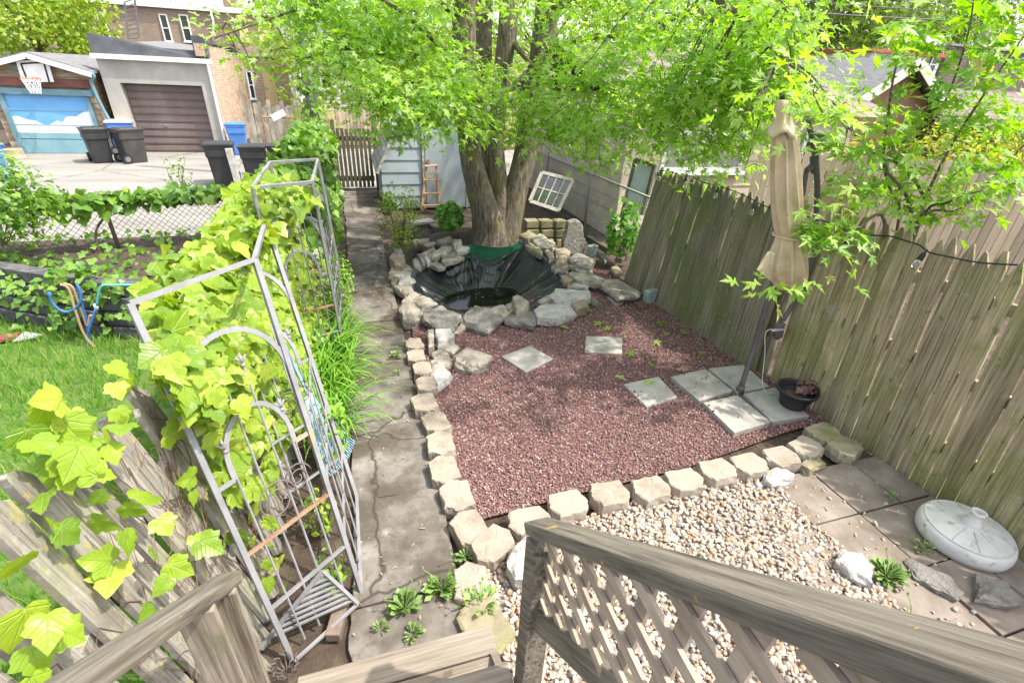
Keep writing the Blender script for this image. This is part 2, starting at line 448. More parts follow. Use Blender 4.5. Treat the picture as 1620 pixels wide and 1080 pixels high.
for j in range(len(ys) - 1):
    for i in range(len(xs) - 1):
        a = j * len(xs) + i; g.f.append([a, a + 1, a + 1 + len(xs), a + len(xs)])
tag(g.build('ground', M['soil'], smooth=True), kind='structure')

def sheet(name, pts, z, mat, kind='structure'):
    m = MB(); m.add([(p[0], p[1], z) for p in pts], [list(range(len(pts)))])
    return tag(m.build(name, mat), kind=kind)
sheet('alley', [(-45, 9.3), (-1.25, 9.3), (-1.25, 13.2), (14, 13.2), (14, 20.6), (-45, 20.6)], -0.008, M['alley'])
lawn_poly = [(-7, 1.0), (-1.05, 1.0), (-1.05, 5.6), (-2.7, 5.7), (-3.9, 6.2), (-7, 7.4)]
M['lawnbase'] = pm('lawn_soil', [(.35, (.06, .12, .02)), (.6, (.11, .17, .035)), (.8, (.17, .17, .07))], 5, .95, .6, 60)
sheet('lawn', lawn_poly, -0.012, M['lawnbase'])

# the concrete walk: slabs with open joints
walk = MB(); jr = random.Random(3)
ycuts = [1.36, 1.78, 2.56, 3.35, 4.02, 4.42, 5.35, 6.18, 7.05, 7.9, 8.75, 9.6, 10.4, 11.2, 12.0, 12.75]
for i in range(len(ycuts) - 1):
    a, b = ycuts[i] + .004, ycuts[i + 1] - .004
    xl = -0.26 + jr.uniform(-.02, .02) - (0.06 if a > 10 else 0); xr = 0.335 + jr.uniform(-.012, .012) + (.12 if a > 9.5 else 0)
    dz = jr.uniform(-.008, .008)
    n = 7; top = []
    for k in range(n): top.append((xl + jr.uniform(-.012, .012), b + (a - b) * k / (n - 1), .012 + dz))
    for k in range(1, n): top.append((xl + (xr - xl) * k / n, a + jr.uniform(-.006, .006), .012 + dz))
    for k in range(n): top.append((xr + jr.uniform(-.008, .008), a + (b - a) * k / (n - 1), .012 + dz))
    for k in range(1, n): top.append((xr + (xl - xr) * k / n, b + jr.uniform(-.006, .006), .012 + dz))
    walk.prism(top, (0, 0, -.06))
tag(walk.build('path', M['concrete'], bevel=.006), kind='structure')

# lava rock bed
lava_poly = [(.5, 2.2), (1.2, 2.25), (2.3, 2.3), (3.3, 2.45), (3.85, 2.5), (3.84, 4.0), (3.78, 5.2), (3.68, 6.4), (3.2, 6.9), (2.5, 5.7), (1.6, 5.5), (.75, 5.55), (.45, 5.3), (.42, 4.2)]
sheet('lava_bed', lava_poly, 0.004, M['lavabase'])
def rocks(name, poly, n, smin, smax, mat, layers=.02, sub=0, flat=(.55, .95), seed=1, zbase=0.0, power=1.6, yb=None):
    r = np.random.RandomState(seed); px = np.array([p[0] for p in poly]); py = np.array([p[1] for p in poly])
    X = []; Y = []
    while sum(len(q) for q in X) < n:
        k = n * 2
        x = r.uniform(px.min(), px.max(), k); y = px.min() * 0 + py.min() + (py.max() - py.min()) * r.rand(k) ** (yb or 1)
        m = inpoly(x, y, poly); X.append(x[m]); Y.append(y[m])
    x = np.concatenate(X)[:n]; y = np.concatenate(Y)[:n]
    import bmesh
    bm = bmesh.new(); bmesh.ops.create_icosphere(bm, subdivisions=1 + sub, radius=1.0)
    bv = np.array([v.co for v in bm.verts]); bf = np.array([[v.index for v in f.verts] for f in bm.faces]); bm.free()
    s = smin + (smax - smin) * r.rand(n) ** power
    A = r.normal(0, 1, (n, 3, 3)); q, _ = np.linalg.qr(A)
    sc = np.stack([np.ones(n), r.uniform(.65, 1, n), r.uniform(flat[0], flat[1], n)], 1)
    jit = 1 + r.uniform(-.28, .22, (n, len(bv), 1)) * (1.0 if not sub else .35)
    V = bv[None] * jit * sc[:, None, :] * (s / 2)[:, None, None]
    if sub:                                                     # river pebbles lie on their flat side
        an = r.uniform(0, 6.28, n); ti = r.normal(0, .35, (n, 2))
        c, sn = np.cos(an), np.sin(an); Vx = V[..., 0] * c[:, None] - V[..., 1] * sn[:, None]; Vy = V[..., 0] * sn[:, None] + V[..., 1] * c[:, None]
        V = np.stack([Vx, Vy, V[..., 2] + Vx * ti[:, 0:1] + Vy * ti[:, 1:2]], 2)
    else:
        V = np.einsum('nij,nkj->nki', q, V)
    z = zbase + s * .25 + layers * r.rand(n)
    V = V + np.stack([x, y, z], 1)[:, None, :]
    F = bf[None] + (np.arange(n) * len(bv))[:, None, None]
    me = raw_mesh(name, V.reshape(-1, 3), F.reshape(-1, 3), bool(sub))
    return link(name, me, mat)
tag(rocks('lava_gravel', lava_poly, 62000, .008, .0235, M['lava'], .012, 0, seed=4, yb=1.35), 'crushed dark red lava rock filling the bed', None, kind='stuff')
del_ = None
peb_poly = [(.47, 1.98), (.9, 2.02), (1.6, 2.07), (2.4, 2.14), (2.72, 2.12), (2.78, 1.95), (2.75, 1.6), (2.82, 1.3), (2.75, 1.0), (2.9, .7), (2.6, .25), (1.0, .2), (.5, .5), (.46, 1.4)]
M['pebbase'] = pm('pebble_soil', [(.35, (.2, .165, .13)), (.6, (.34, .29, .23))], 40, .95, .6, 80)
sheet('pebble_bed', peb_poly, 0.003, M['pebbase'])
tag(rocks('pebbles', peb_poly, 13500, .015, .042, M['pebble'], .022, 1, flat=(.5, .85), seed=8), 'pale river pebbles beside the deck', None, kind='stuff')

# the brown paved patio in the near right corner
pat = MB(); jr = random.Random(9)
for i in range(7):
    for j in range(6):
        x0 = 2.62 - .42 * 0 + .41 * (i - 1) + .13; y0 = 2.02 - .445 * (j + 1)
        a, b, c, d = x0 + .006, x0 + .404, y0 + .006, y0 + .439
        if b < 2.45 or a > 3.84: continue
        b = min(b, 3.86); z = .014 + jr.uniform(-.007, .007)
        pat.prism([(a, c, z), (b, c, z + jr.uniform(-.004, .004)), (b, d, z), (a, d, z + jr.uniform(-.004, .004))], (0, 0, -.05))
tag(pat.build('patio', M['patio'], bevel=.004), kind='structure')

# ------------------------------------------------------------------ edging blocks, all of one make
def edge_block(px, py, ang, label, ztop=.1, th=.1, scale=1.0, mat='block', seed=0, group='edging blocks round the lava bed', name='edging_block'):
    r = random.Random(seed * 7 + int(px)); p = az(px, py, ztop)
    ang += r.uniform(-.05, .05); ztop += r.uniform(-.012, .010); prof = [(-.108, -.1), (.108, -.1), (.142, .015), (.092, .1), (-.092, .1), (-.142, .015)]
    m = MB(); ca, sa = math.cos(ang), math.sin(ang)
    def ring(k, z, ch=0.0):
        out = []
        for i in range(6):
            x0, y0 = prof[i]; x1, y1 = prof[(i + 1) % 6]
            for t in (0, .25, .5, .75):
                x = (x0 + (x1 - x0) * t) * k * scale; y = (y0 + (y1 - y0) * t) * k * scale
                x += r.uniform(-.007, .007); y += r.uniform(-.007, .007)
                out.append((p.x + x * ca - y * sa, p.y + x * sa + y * ca, z + r.uniform(-.002, .002)))
        return out
    R = [ring(.5, ztop), ring(.95, ztop), ring(1.0, ztop - .008), ring(1.03, ztop - th * .5), ring(1.0, ztop - th)]
    vs = [(p.x, p.y, ztop)] + [q for rr in R for q in rr]; n = 24; fs = []
    for i in range(n): fs.append([0, 1 + i, 1 + (i + 1) % n])
    for k in range(4):
        for i in range(n):
            a = 1 + k * n + i; b = 1 + k * n + (i + 1) % n; fs.append([a, a + n, b + n, b])
    m.add(vs, fs)
    o = m.build(name, M[mat])
    return tag(o, label, 'block', group)
W, S_ = math.pi / 2, math.pi          # flat face towards -x, towards -y
blocks = [
 (655, 541, W + .1, 'small worn block at the top end of the left edging column'),
 (658, 560, W, 'second block down the left edging column, below the worn top one'),
 (668, 580, W, 'edging block beside the pair of split stones, path side'),
 (674, 606, W + .05, 'pale edging block left of the bright split stone'),
 (671, 636, W + .12, 'dark-edged block in the left column just below the pale pair'),
 (689, 664, W + .1, 'block in the left column leaning out over the walk'),
 (697, 699, W, 'sunlit block halfway down the left edging column'),
 (702, 740, W, 'shaded block with mossy foot beside the wet walk'),
 (722, 779, W + .1, 'block third from the front corner beside the walk'),
 (743, 830, W + .22, 'long block just behind the front corner of the edging'),
 (780, 857, S_ + .5, 'corner block where the two edging rows meet'),
 (838, 822, S_ + .05, 'block with a curled dry leaf, next to the corner block'),
 (899, 795, S_, 'edging block behind the end of the deck rail'),
 (965, 779, S_ - .03, 'flat bright block in the front row, second past the deck rail end'),
 (1031, 770, S_, 'block in the middle of the front edging row'),
 (1084, 757, S_ - .05, 'narrow-looking block right of the middle of the front row'),
 (1136, 742, S_, 'sandy block over the widest part of the pebbles'),
 (1187, 731, S_, 'block above the white chalky rock'),
 (1238, 719, S_ - .03, 'yellowish block between the white rock and the mossy brick'),
 (1277, 704, S_ + .3, 'block before the three-block cluster at the fence'),
 (1304, 683, S_ + .1, 'mossy yellow block touching the fence, rear of the cluster'),
 (1338, 705, S_ + .35, 'big hexagonal mossy block at the fence end of the front row'),
]
for i, (px, py, a, lb) in enumerate(blocks):
    edge_block(px, py, a, lb, .105 if i > 8 else .1, .11, 1.0 if i > 3 else .86, 'mossblock' if i >= 20 else 'block', i)
edge_block(745, 917, 1.45, 'single flat block standing apart above the dandelions', .07, .08, .95, 'block', 40)
edge_block(768, 985, 1.9, 'mossy block half hidden by the wooden step', .06, .07, 1.15, 'mossblock', 41)

# ------------------------------------------------------------------ natural stones, traced by their top faces
def rock(name, label, px, ztop, th, mat='stone', cat='stone', group=None, seed=0, tilt=(0, 0), lump=.012, dome=.012):
    r = np.random.RandomState(seed + int(px[0][0])); P = [az(x, y, ztop) for x, y in px]
    area = sum(P[i].x * P[(i + 1) % len(P)].y - P[(i + 1) % len(P)].x * P[i].y for i in range(len(P)))
    if area < 0: P = P[::-1]
    c = sum(P, Vector()) / len(P)
    per = sum((P[i] - P[(i + 1) % len(P)]).length for i in range(len(P)))
    ring = []
    for i in range(len(P)):
        a, b = P[i], P[(i + 1) % len(P)]; k = max(2, int(round((b - a).length / per * 30)))
        for t in range(k):
            q = a.lerp(b, t / k); d = (q - c).normalized(); ring.append(q + d * float(r.normal(0, .05)) * min(.08, (q - c).length * .25) * 1.0)
    n = len(ring); size = per / 6
    V = [c + Vector((0, 0, dome))]; prof = [(.35, dome * .9), (.68, dome * .5), (.9, .0), (1.0, -.12 * th - .004), (1.035, -.45 * th), (1.0, -.8 * th), (.93, -th)]
    for k, (s, z) in enumerate(prof):
        for q in ring:
            p = c + (q - c) * s; p = Vector((p.x, p.y, ztop + z))
            amp = lump * (0.5 if k < 2 else 1.0)
            f = vnoise([p.x * 1.0 + p.z * 3], [p.y + p.z * 2], 9, 3)[0] - .5; f2 = vnoise([p.x * 1.0 + p.z * 5], [p.y - p.z * 4], 27, 5)[0] - .5
            d = (p - c); d.z = 0
            if d.length > 1e-6: d.normalize()
            p += d * (f * amp * 2 + f2 * amp) * (1 if 2 < k < 6 else .3); p.z += (f * 2 + f2 * 1.2) * amp * .8 if k < 5 else 0
            p.z += tilt[0] * (p.x - c.x) + tilt[1] * (p.y - c.y)
            V.append(p)
    F = []
    for i in range(n): F.append([0, 1 + i, 1 + (i + 1) % n])
    for k in range(len(prof) - 1):
        for i in range(n):
            a = 1 + k * n + i; b = 1 + k * n + (i + 1) % n; F.append([a, a + n, b + n, b])
    F.append([1 + (len(prof) - 1) * n + i for i in range(n)][::-1])
    me = raw_mesh(name, V, F, False)
    o = link(name, me, M[mat]); return tag(o, label, cat, group)
RING = 'stones ringing the pond'
ring_stones = [
 # front row
 ('big squared boulder at the front left corner of the pond', [(631, 485), (637, 475), (654, 472), (669, 494), (655, 499), (637, 500)], .17, .18, 'stone'),
 ('broad mossy slab at the front of the pond, next to the corner boulder', [(666, 496), (698, 482), (729, 496), (718, 517), (690, 515), (668, 504)], .14, .1, 'greystone'),
 ('dark pointed slab in the middle of the pond front', [(730, 500), (752, 483), (778, 488), (795, 502), (772, 520), (733, 508)], .12, .1, 'greystone'),
 ('flat grey slab between the dark pointed slab and the white rock', [(796, 503), (840, 487), (852, 502), (843, 514), (800, 507)], .1, .08, 'greystone'),
 ('large white weathered rock at the front right of the pond', [(845, 488), (860, 477), (902, 478), (912, 492), (883, 504), (851, 503)], .14, .13, 'palestone'),
 ('low stone behind the dark slab at the water edge', [(767, 489), (797, 480), (808, 493), (797, 499), (773, 494)], .12, .1, 'stone'),
 ('upright wedge of stone leaning over the water', [(810, 470), (818, 466), (838, 477), (833, 487), (817, 489)], .2, .18, 'stone'),
 ('flat slab lying on the corner boulder, water side', [(651, 475), (670, 464), (691, 478), (668, 489)], .19, .08, 'stone'),
 ('narrow stone tucked behind the corner boulder', [(635, 475), (654, 461), (668, 466), (650, 474)], .16, .14, 'stone'),
 ('small tan stone tucked under the broad mossy slab', [(716, 528), (730, 508), (741, 513), (726, 527)], .06, .06, 'tanstone'),
 ('long pitted stone at the right end of the pond front', [(869, 466), (878, 454), (921, 459), (934, 459), (935, 467), (902, 478), (879, 474)], .17, .13, 'palestone'),
 ('square tan sandstone block beside the white rock', [(904, 480), (919, 466), (932, 481), (913, 489)], .15, .13, 'tanstone'),
 ('thin stone bridging behind the white rock', [(850, 475), (866, 467), (877, 472), (856, 479)], .13, .1, 'stone'),
 ('small stone filling the gap by the upright wedge', [(800, 480), (812, 476), (818, 490), (806, 494)], .09, .08, 'stone'),
 # left side
 ('wide pale stone overhanging the walk, left of the pond', [(615, 436), (619, 421), (643, 415), (662, 431), (650, 436)], .13, .1, 'stone'),
 ('square pale stone in the left wall of the pond', [(630, 449), (633, 436), (647, 433), (656, 442), (650, 450)], .13, .12, 'palestone'),
 ('flat stone below the square one, left wall of the pond', [(621, 451), (652, 449), (654, 462), (640, 466)], .12, .1, 'stone'),
 ('small tan chip wedged at the walk edge', [(618, 442), (627, 440), (628, 448), (620, 450)], .05, .05, 'tanstone'),
 ('rough upright lump with a rusty side, far left of the pond', [(616, 409), (619, 399), (631, 403), (640, 409), (637, 418), (624, 416)], .24, .24, 'tanstone'),
 ('blue-grey cube stone behind the rusty lump', [(621, 393), (634, 390), (641, 406), (626, 407)], .24, .22, 'greystone'),
 ('stone in the left wall, next to the folded liner', [(652, 410), (658, 408), (670, 416), (667, 423), (656, 422)], .2, .15, 'stone'),
 ('thin tilted flake standing in the left wall', [(659, 401), (664, 400), (674, 414), (668, 416)], .26, .12, 'greystone'),
 ('bright small stone in the upper left wall', [(669, 406), (683, 403), (684, 410), (676, 415)], .26, .1, 'palestone'),
 ('flat flake under the long slabs, upper left wall', [(683, 408), (699, 404), (700, 408), (689, 414)], .25, .07, 'stone'),
 ('slab hanging lowest over the liner, upper left', [(677, 415), (687, 413), (706, 417), (704, 422), (693, 423)], .22, .07, 'stone'),
 ('dark long slab laid slanting at the back left', [(664, 402), (687, 390), (691, 394), (670, 405)], .29, .08, 'greystone'),
 ('long tan slab on top of the upper left wall', [(681, 399), (702, 388), (718, 387), (717, 394), (693, 404), (683, 405)], .33, .09, 'stone'),
 ('rounded grey slab in the middle of the upper left wall', [(699, 403), (721, 395), (724, 400), (718, 407), (701, 408)], .3, .08, 'greystone'),
 ('broad curved slab at the edge of the green cloth', [(698, 412), (721, 400), (739, 396), (733, 406), (721, 411), (704, 417)], .27, .08, 'stone'),
 ('topmost pale slab beside the green cloth', [(720, 391), (738, 388), (743, 391), (738, 396), (723, 397)], .35, .08, 'palestone'),
 ('small block capping the upper left wall', [(716, 379), (730, 378), (731, 384), (718, 388)], .4, .1, 'stone'),
 ('thin slab of the second tier behind the pond', [(664, 386), (687, 380), (694, 384), (676, 391)], .2, .07, 'stone'),
 ('small stone at the left end of the second tier', [(652, 379), (664, 376), (665, 385), (655, 386)], .2, .08, 'stone'),
 ('flat pale cap on the second tier', [(663, 378), (679, 377), (677, 381), (663, 383)], .25, .07, 'stone'),
 ('low stone behind the top slabs by the potted plant', [(690, 381), (712, 372), (716, 378), (698, 386)], .27, .1, 'greystone'),
 # right side
 ('mossy flat stone at the foot of the tree, right wall', [(821, 370), (836, 365), (850, 371), (836, 379)], .38, .09, 'mossblock'),
 ('long yellow-stained slab on top of the right wall', [(840, 376), (854, 369), (879, 382), (874, 388), (850, 386)], .38, .1, 'stone'),
 ('long mossy bar of stone over the liner, right wall', [(828, 381), (838, 379), (859, 397), (857, 405), (831, 389)], .33, .1, 'mossblock'),
 ('low stone between the yellow slab and the tan-faced block', [(854, 388), (876, 389), (885, 394), (863, 398)], .3, .08, 'stone'),
 ('knobbly stone under the tan-faced block', [(860, 396), (876, 396), (877, 408), (869, 411)], .29, .14, 'greystone'),
 ('blocky stone with a tan front on the right wall', [(878, 394), (891, 390), (903, 397), (895, 411), (880, 416)], .32, .14, 'tanstone'),
 ('big angular slab before the standing stone', [(898, 408), (913, 395), (942, 409), (932, 424), (910, 419)], .29, .13, 'greystone'),
 ('stacked ledge stone low in the right wall', [(871, 418), (884, 409), (903, 416), (899, 426), (878, 428)], .22, .12, 'stone'),
 ('slim tapering slab lying across the right wall', [(898, 420), (910, 417), (938, 427), (937, 432), (913, 426)], .24, .06, 'stone'),
 ('long layered slab at the bottom of the right wall', [(899, 430), (913, 426), (955, 440), (951, 446), (918, 444), (902, 436)], .19, .1, 'stone'),
 ('large flat slab reaching to the fence', [(948, 449), (957, 440), (975, 439), (1014, 460), (1010, 468), (977, 471)], .13, .08, 'stone'),
 ('small grey-white stone under the layered slab', [(904, 447), (908, 442), (931, 450), (929, 456), (905, 450)], .13, .09, 'palestone'),
 ('orange-tan stone in a hollow of the right wall', [(886, 436), (896, 433), (907, 442), (892, 447)], .17, .1, 'tanstone'),
 ('stone at the water side below the orange one', [(891, 445), (905, 451), (923, 457), (899, 456)], .12, .1, 'stone'),
 ('cracked flagstone flush with the lava rock', [(960, 469), (966, 464), (989, 471), (985, 478), (973, 482)], .03, .04, 'stone'),
 ('little stone between the sandstone block and the flagstone', [(932, 477), (938, 471), (949, 477), (946, 481)], .05, .06, 'greystone'),
]
for i, (lb, px, z, th, mt) in enumerate(ring_stones):
    r = random.Random(i)
    rock('pond_stone', lb, px, z, th, mt, 'stone', RING, i, (r.uniform(-.06, .06), r.uniform(-.08, .04)))
LOOSE = 'loose stones on the lava bed'
for i, (lb, px, z, th, mt) in enumerate([
 ('left half of the upright split stone behind the edging', [(676, 520), (686, 519), (687, 545), (678, 546)], .14, .15, 'stone'),
 ('right half of the upright split stone, squarish and pale', [(687, 520), (713, 518), (718, 530), (693, 542)], .14, .15, 'palestone'),
 ('flat stone lying against the upright split stone', [(686, 543), (711, 538), (726, 547), (717, 559), (700, 554)], .08, .08, 'stone'),
 ('thin ledge stone in the middle of the small pile', [(681, 556), (703, 551), (712, 561), (686, 567)], .07, .06, 'stone'),
 ('wide flat stone at the bottom of the small pile', [(679, 569), (711, 563), (720, 575), (684, 584)], .05, .05, 'stone'),
 ('solitary rounded boulder on the lava rock', [(717, 561), (740, 547), (777, 562), (770, 573), (747, 580), (720, 573)], .12, .13, 'stone'),
 ('bright split stone next to the pale edging block', [(683, 591), (700, 574), (716, 593), (692, 611)], .09, .09, 'palestone')]):
    rock('loose_stone', lb, px, z, th, mt, 'stone', LOOSE, i + 60)
for i, (nm, lb, px, z, th, mt) in enumerate([
 ('chalk_rock', 'white chalky rock at the tip of the pebbles', [(1208, 742), (1230, 737), (1259, 747), (1257, 754), (1223, 765), (1210, 758)], .07, .07, 'palestone'),
 ('mossy_brick', 'brick green with moss beside the edging cluster', [(1263, 733), (1296, 721), (1311, 732), (1281, 746)], .07, .07, 'mossblock'),
 ('limestone_lump', 'pale limestone lump at the edge of pebbles and patio', [(1325, 887), (1333, 871), (1363, 872), (1384, 892), (1377, 918), (1350, 905)], .09, .1, 'palestone'),
 ('flat_stone', 'long flat flagstone lying in front of the white umbrella base', [(1430, 883), (1443, 881), (1503, 908), (1523, 936), (1510, 943), (1450, 911)], .045, .04, 'greystone'),
 ('triangular_stone', 'triangular greenish slab tilted on the patio at the right edge', [(1546, 902), (1590, 915), (1619, 945), (1590, 952), (1546, 946)], .08, .06, 'greystone'),
 ('white_boulder', 'large white boulder half hidden behind the deck rail post', [(807, 862), (830, 845), (862, 850), (870, 890), (850, 912), (815, 912), (803, 885)], .15, .16, 'palestone')]):
    rock(nm, lb, px, z, th, mt, 'brick' if 'brick' in nm else 'stone', None, i + 80, lump=.02)
# small leftovers at the right of the pond
rock('red_brick', 'broken dark red brick at the foot of the fence', [(1001, 477), (1017, 474), (1026, 481), (1018, 489)], .05, .06, 'lavabase', 'brick', seed=90)
rock('paver_brick', 'tan paver brick lying beside the leaning fence', [(966, 422), (976, 418), (985, 430), (973, 434)], .1, .07, 'tanstone', 'brick', seed=91, lump=.004)
rock('stone_shard', 'grey shard leaning behind the big angular slab', [(946, 399), (954, 397), (962, 408), (957, 414)], .14, .05, 'greystone', 'stone', seed=92)
M['glassblock'] = pm('glass_block', [(.3, (.20, .25, .23)), (.7, (.34, .39, .36))], 14, .12, .4, 16, spec=.6)
for lb, c, a in (('cloudy glass block at the foot of the fence by the flat slab', az(1027, 478, 0), .3), ('cloudy glass block beside the standing stone', az(936, 405, .08), .5)):
    m = MB(); m.box((c.x, c.y, c.z + .09), (.19, .1, .19), Matrix.Rotation(a, 3, 'Z')); o = m.build('glass_block', M['glassblock'], bevel=.012)
    tag(o, lb, 'glass block')
M['darkwood'] = pm('dark_timber', [(.3, (.07, .065, .045)), (.7, (.15, .13, .085))], 6, .9, .6, 40, stretch=(1, .2, 1), spots=[((.1, .12, .04), 5, .55, .7, .6)])
m = MB(); m.bar(az(930, 377, .12), az(968, 399, .12), .1, .1); tag(m.build('timber_beam', M['darkwood'], bevel=.006), 'dark mossy beam lying beside the standing stone', 'beam')
m = MB(); m.bar(az(978, 412, .15), az(994, 404, .15), .12, .08); tag(m.build('wood_block', M['darkwood'], bevel=.006), 'short mossy wood block against the leaning fence panel', 'wood block')
# standing stone
r = np.random.RandomState(4); p0 = az(909, 401, .06)
outl = [(-.19, 0), (-.2, .2), (-.155, .34), (-.13, .5), (-.02, .53), (.07, .5), (.125, .42), (.15, .25), (.215, .16), (.225, 0)]
m = MB(); th = .13
f = []
for q, k in ((0, 1.0), (.02, 1.04), (th - .02, 1.04), (th, 1.0)):
    ringp = []
    for i in range(len(outl)):
        a, b = outl[i], outl[(i + 1) % len(outl)]
        for t in (0, .33, .66): ringp.append((a[0] + (b[0] - a[0]) * t + r.normal(0, .004), a[1] + (b[1] - a[1]) * t + r.normal(0, .004)))
    f.append([(p0.x + x * k, p0.y + q + .12 * y, p0.z + y * (k if y > .02 else 1)) for x, y in ringp])
n = len(f[0]); vs = [v for l in f for v in l]; fs = [list(range(n)), list(range(4 * n - 1, 3 * n - 1, -1))]
for k in range(3):
    for i in range(n): fs.append([k * n + (i + 1) % n, k * n + i, (k + 1) * n + i, (k + 1) * n + (i + 1) % n])
m.add(vs, fs)
tag(m.build('standing_stone', M['greystone']), 'tall upright brown-grey stone standing right of the pond', 'stone')
# mossy retaining blocks right of the tree
k = 0
BL = ['left', 'middle', 'right']
for row in range(3):
    for col in range(3):
        c = ay(842 + col * 22 - row * 1, 382 - row * 14.5, 7.95 + row * .04)
        lbs = [['mossy block at the bottom of the low wall, nearest the tree', 'mossy block in the bottom course, centre of the low wall', 'bottom block of the low wall nearest the chain link fence'],
               ['mossy block of the second course, nearest the tree', 'second course block in the centre of the low wall', 'second course block beside the chain link fence'],
               ['loose top block of the low wall leaning on the tree', 'top block under the old window sash', 'top block of the low wall at the fence post']][row][col]
        m = MB(); m.box(c, (.225, .2, .125), Matrix.Rotation(.1 * (col - 1) + .05 * row, 3, 'Z')); o = m.build('wall_block', M['mossblock'], bevel=.01)
        tag(o, lbs, 'block', 'blocks of the low mossy wall')
# cinder blocks and slab under the shrub
for lb, a, sz, rz in (('grey cinder block under the pale slab, left of the potted plant', (668, 372), (.3, .2, .19), .2), ('weathered wooden-looking block right of the cinder block', (692, 371), (.2, .2, .17), -.3)):
    c = az(a[0], a[1], 0); c.z = sz[2] / 2
    m = MB(); m.box(c, sz, Matrix.Rotation(rz, 3, 'Z')); tag(m.build('cinder_block', M['greystone'], bevel=.012), lb, 'block')
m = MB(); m.box(az(667, 351, .26) , (.42, .22, .05), Matrix.Rotation(.3, 3, 'Z')); tag(m.build('concrete_slab', M['palestone'], bevel=.01), 'pale slab resting on the cinder block', 'slab')

# ------------------------------------------------------------------ stepping slabs and the four slabs of the umbrella foot
def slab(pxs, z, th, label, cat='slab', group=None, name='stepping_slab'):
    P = [az(x, y, z) for x, y in pxs]
    if sum(P[i].x * P[(i + 1) % 4].y - P[(i + 1) % 4].x * P[i].y for i in range(4)) < 0: P = P[::-1]
    m = MB(); m.prism(P, (0, 0, -th)); return tag(m.build(name, M['slab'], bevel=.008), label, cat, group)
slab([(793, 563), (839, 546), (875, 567), (832, 588)], .03, .05, 'diamond-turned stepping slab near the solitary boulder', group='stepping slabs in the lava bed')
slab([(927, 531), (985, 533), (984, 559), (925, 556)], .03, .05, 'stepping slab farthest back, speckled with fallen green leaves', group='stepping slabs in the lava bed')
slab([(986, 607), (1042, 595), (1072, 627), (1023, 643)], .03, .05, 'stepping slab with rock crumbs, left of the umbrella foot', group='stepping slabs in the lava bed')
UG = 'slabs weighing down the umbrella foot'
slab([(1061, 595), (1116, 583), (1159, 617), (1107, 634)], .055, .06, 'rear left slab of the umbrella foot, clean and grooved', group=UG, name='weight_slab')
slab([(1121, 582), (1176, 576), (1218, 611), (1168, 620)], .055, .06, 'rear right slab, under the leaf pile at the fence', group=UG, name='weight_slab')
slab([(1112, 636), (1167, 624), (1220, 667), (1162, 684)], .055, .06, 'front left slab, most sunlit, with reddish crumbs', group=UG, name='weight_slab')
slab([(1176, 622), (1226, 612), (1281, 657), (1222, 667)], .055, .06, 'front right slab carrying the black plant pot', group=UG, name='weight_slab')

# ------------------------------------------------------------------ pond liner, cloth and water
rim = [(652, 443, .12), (654, 430, .16), (668, 418, .2), (684, 414, .22), (704, 414, .24), (722, 408, .26), (736, 400, .28), (752, 404, .27), (770, 411, .25), (787, 409, .28), (803, 399, .33), (818, 384, .37),
       (828, 377, .38), (840, 388, .34), (858, 402, .29), (872, 416, .24), (882, 428, .2), (889, 442, .15), (888, 452, .12), (872, 464, .1), (850, 472, .1), (833, 484, .09), (810, 489, .08), (780, 490, .08), (745, 490, .08), (715, 488, .09), (690, 484, .1), (668, 476, .12), (656, 460, .12)]
rimw = bez([az(*p) for p in rim] + [az(*rim[0])], 340)[:-1]
wl_c = az(758, 472, -.05); WZ = -.05
wpx = [(698, 487), (707, 474), (722, 466), (745, 460), (775, 457), (800, 458), (813, 463), (816, 474), (812, 492), (780, 500), (740, 500), (705, 498)]
ww = bez([az(x, y, WZ) for x, y in wpx] + [az(*wpx[0], WZ)], 120)[:-1]
def match(p, c, curve):
    a = math.atan2(p.y - c.y, p.x - c.x); best = min(curve, key=lambda q: abs((math.atan2(q.y - c.y, q.x - c.x) - a + math.pi) % (2 * math.pi) - math.pi)); return best
nr = len(rimw); rows = 16; V = []
cw = sum(ww, Vector()) / len(ww)
wr = [match(p, cw, ww) for p in rimw]
wr = [sum((wr[(i + k) % nr] for k in range(-6, 7)), Vector()) / 13 for i in range(nr)]
for j in range(rows + 1):
    t = j / rows
    for i in range(nr):
        p = rimw[i].lerp(wr[i], t); z0 = rimw[i].z
        z = z0 + (WZ - .05 - z0) * (t ** .85 if rimw[i].y > 6.3 else t ** .6)
        a = i / nr * 2 * math.pi
        env = math.sin(math.pi * min(1, t * 1.02)) ** .6 if t < 1 else 0
        fold = .5 * (1 - 2 * abs(math.sin(a * 14 + 2.9 * math.sin(a * 5) + 1.3 * t + 1.6 * math.sin(a * 2 + t * 3)))) + .16 * math.sin(a * 71 + 4 * math.sin(a * 3) + 2 * t) + 1.5 * (vnoise([a * 4 + t * 2], [t * 3], 1, 9)[0] - .5) + .5 * (vnoise([a * 14 - t * 5], [t * 7], 1, 6)[0] - .5)
        swag = 1.2 * math.sin(t * 24 + 3 * math.cos(a - 1.4)) * max(0, math.sin(a)) ** 2 * (1 - t)
        amp = .040 * (.15 + 1.25 * vnoise([a * 2.2], [3], 1, 2)[0] ** 1.4)
        V.append((p.x, p.y, z + (fold + swag) * amp * env))
for i in range(nr): V.append((cw.x + (wr[i].x - cw.x) * .6, cw.y + (wr[i].y - cw.y) * .6, -.3))
F = []
for j in range(rows + 1):
    for i in range(nr):
        a = j * nr + i; b = j * nr + (i + 1) % nr; F.append([a, b, b + nr, a + nr])
F.append([(rows + 1) * nr + i for i in range(nr)])
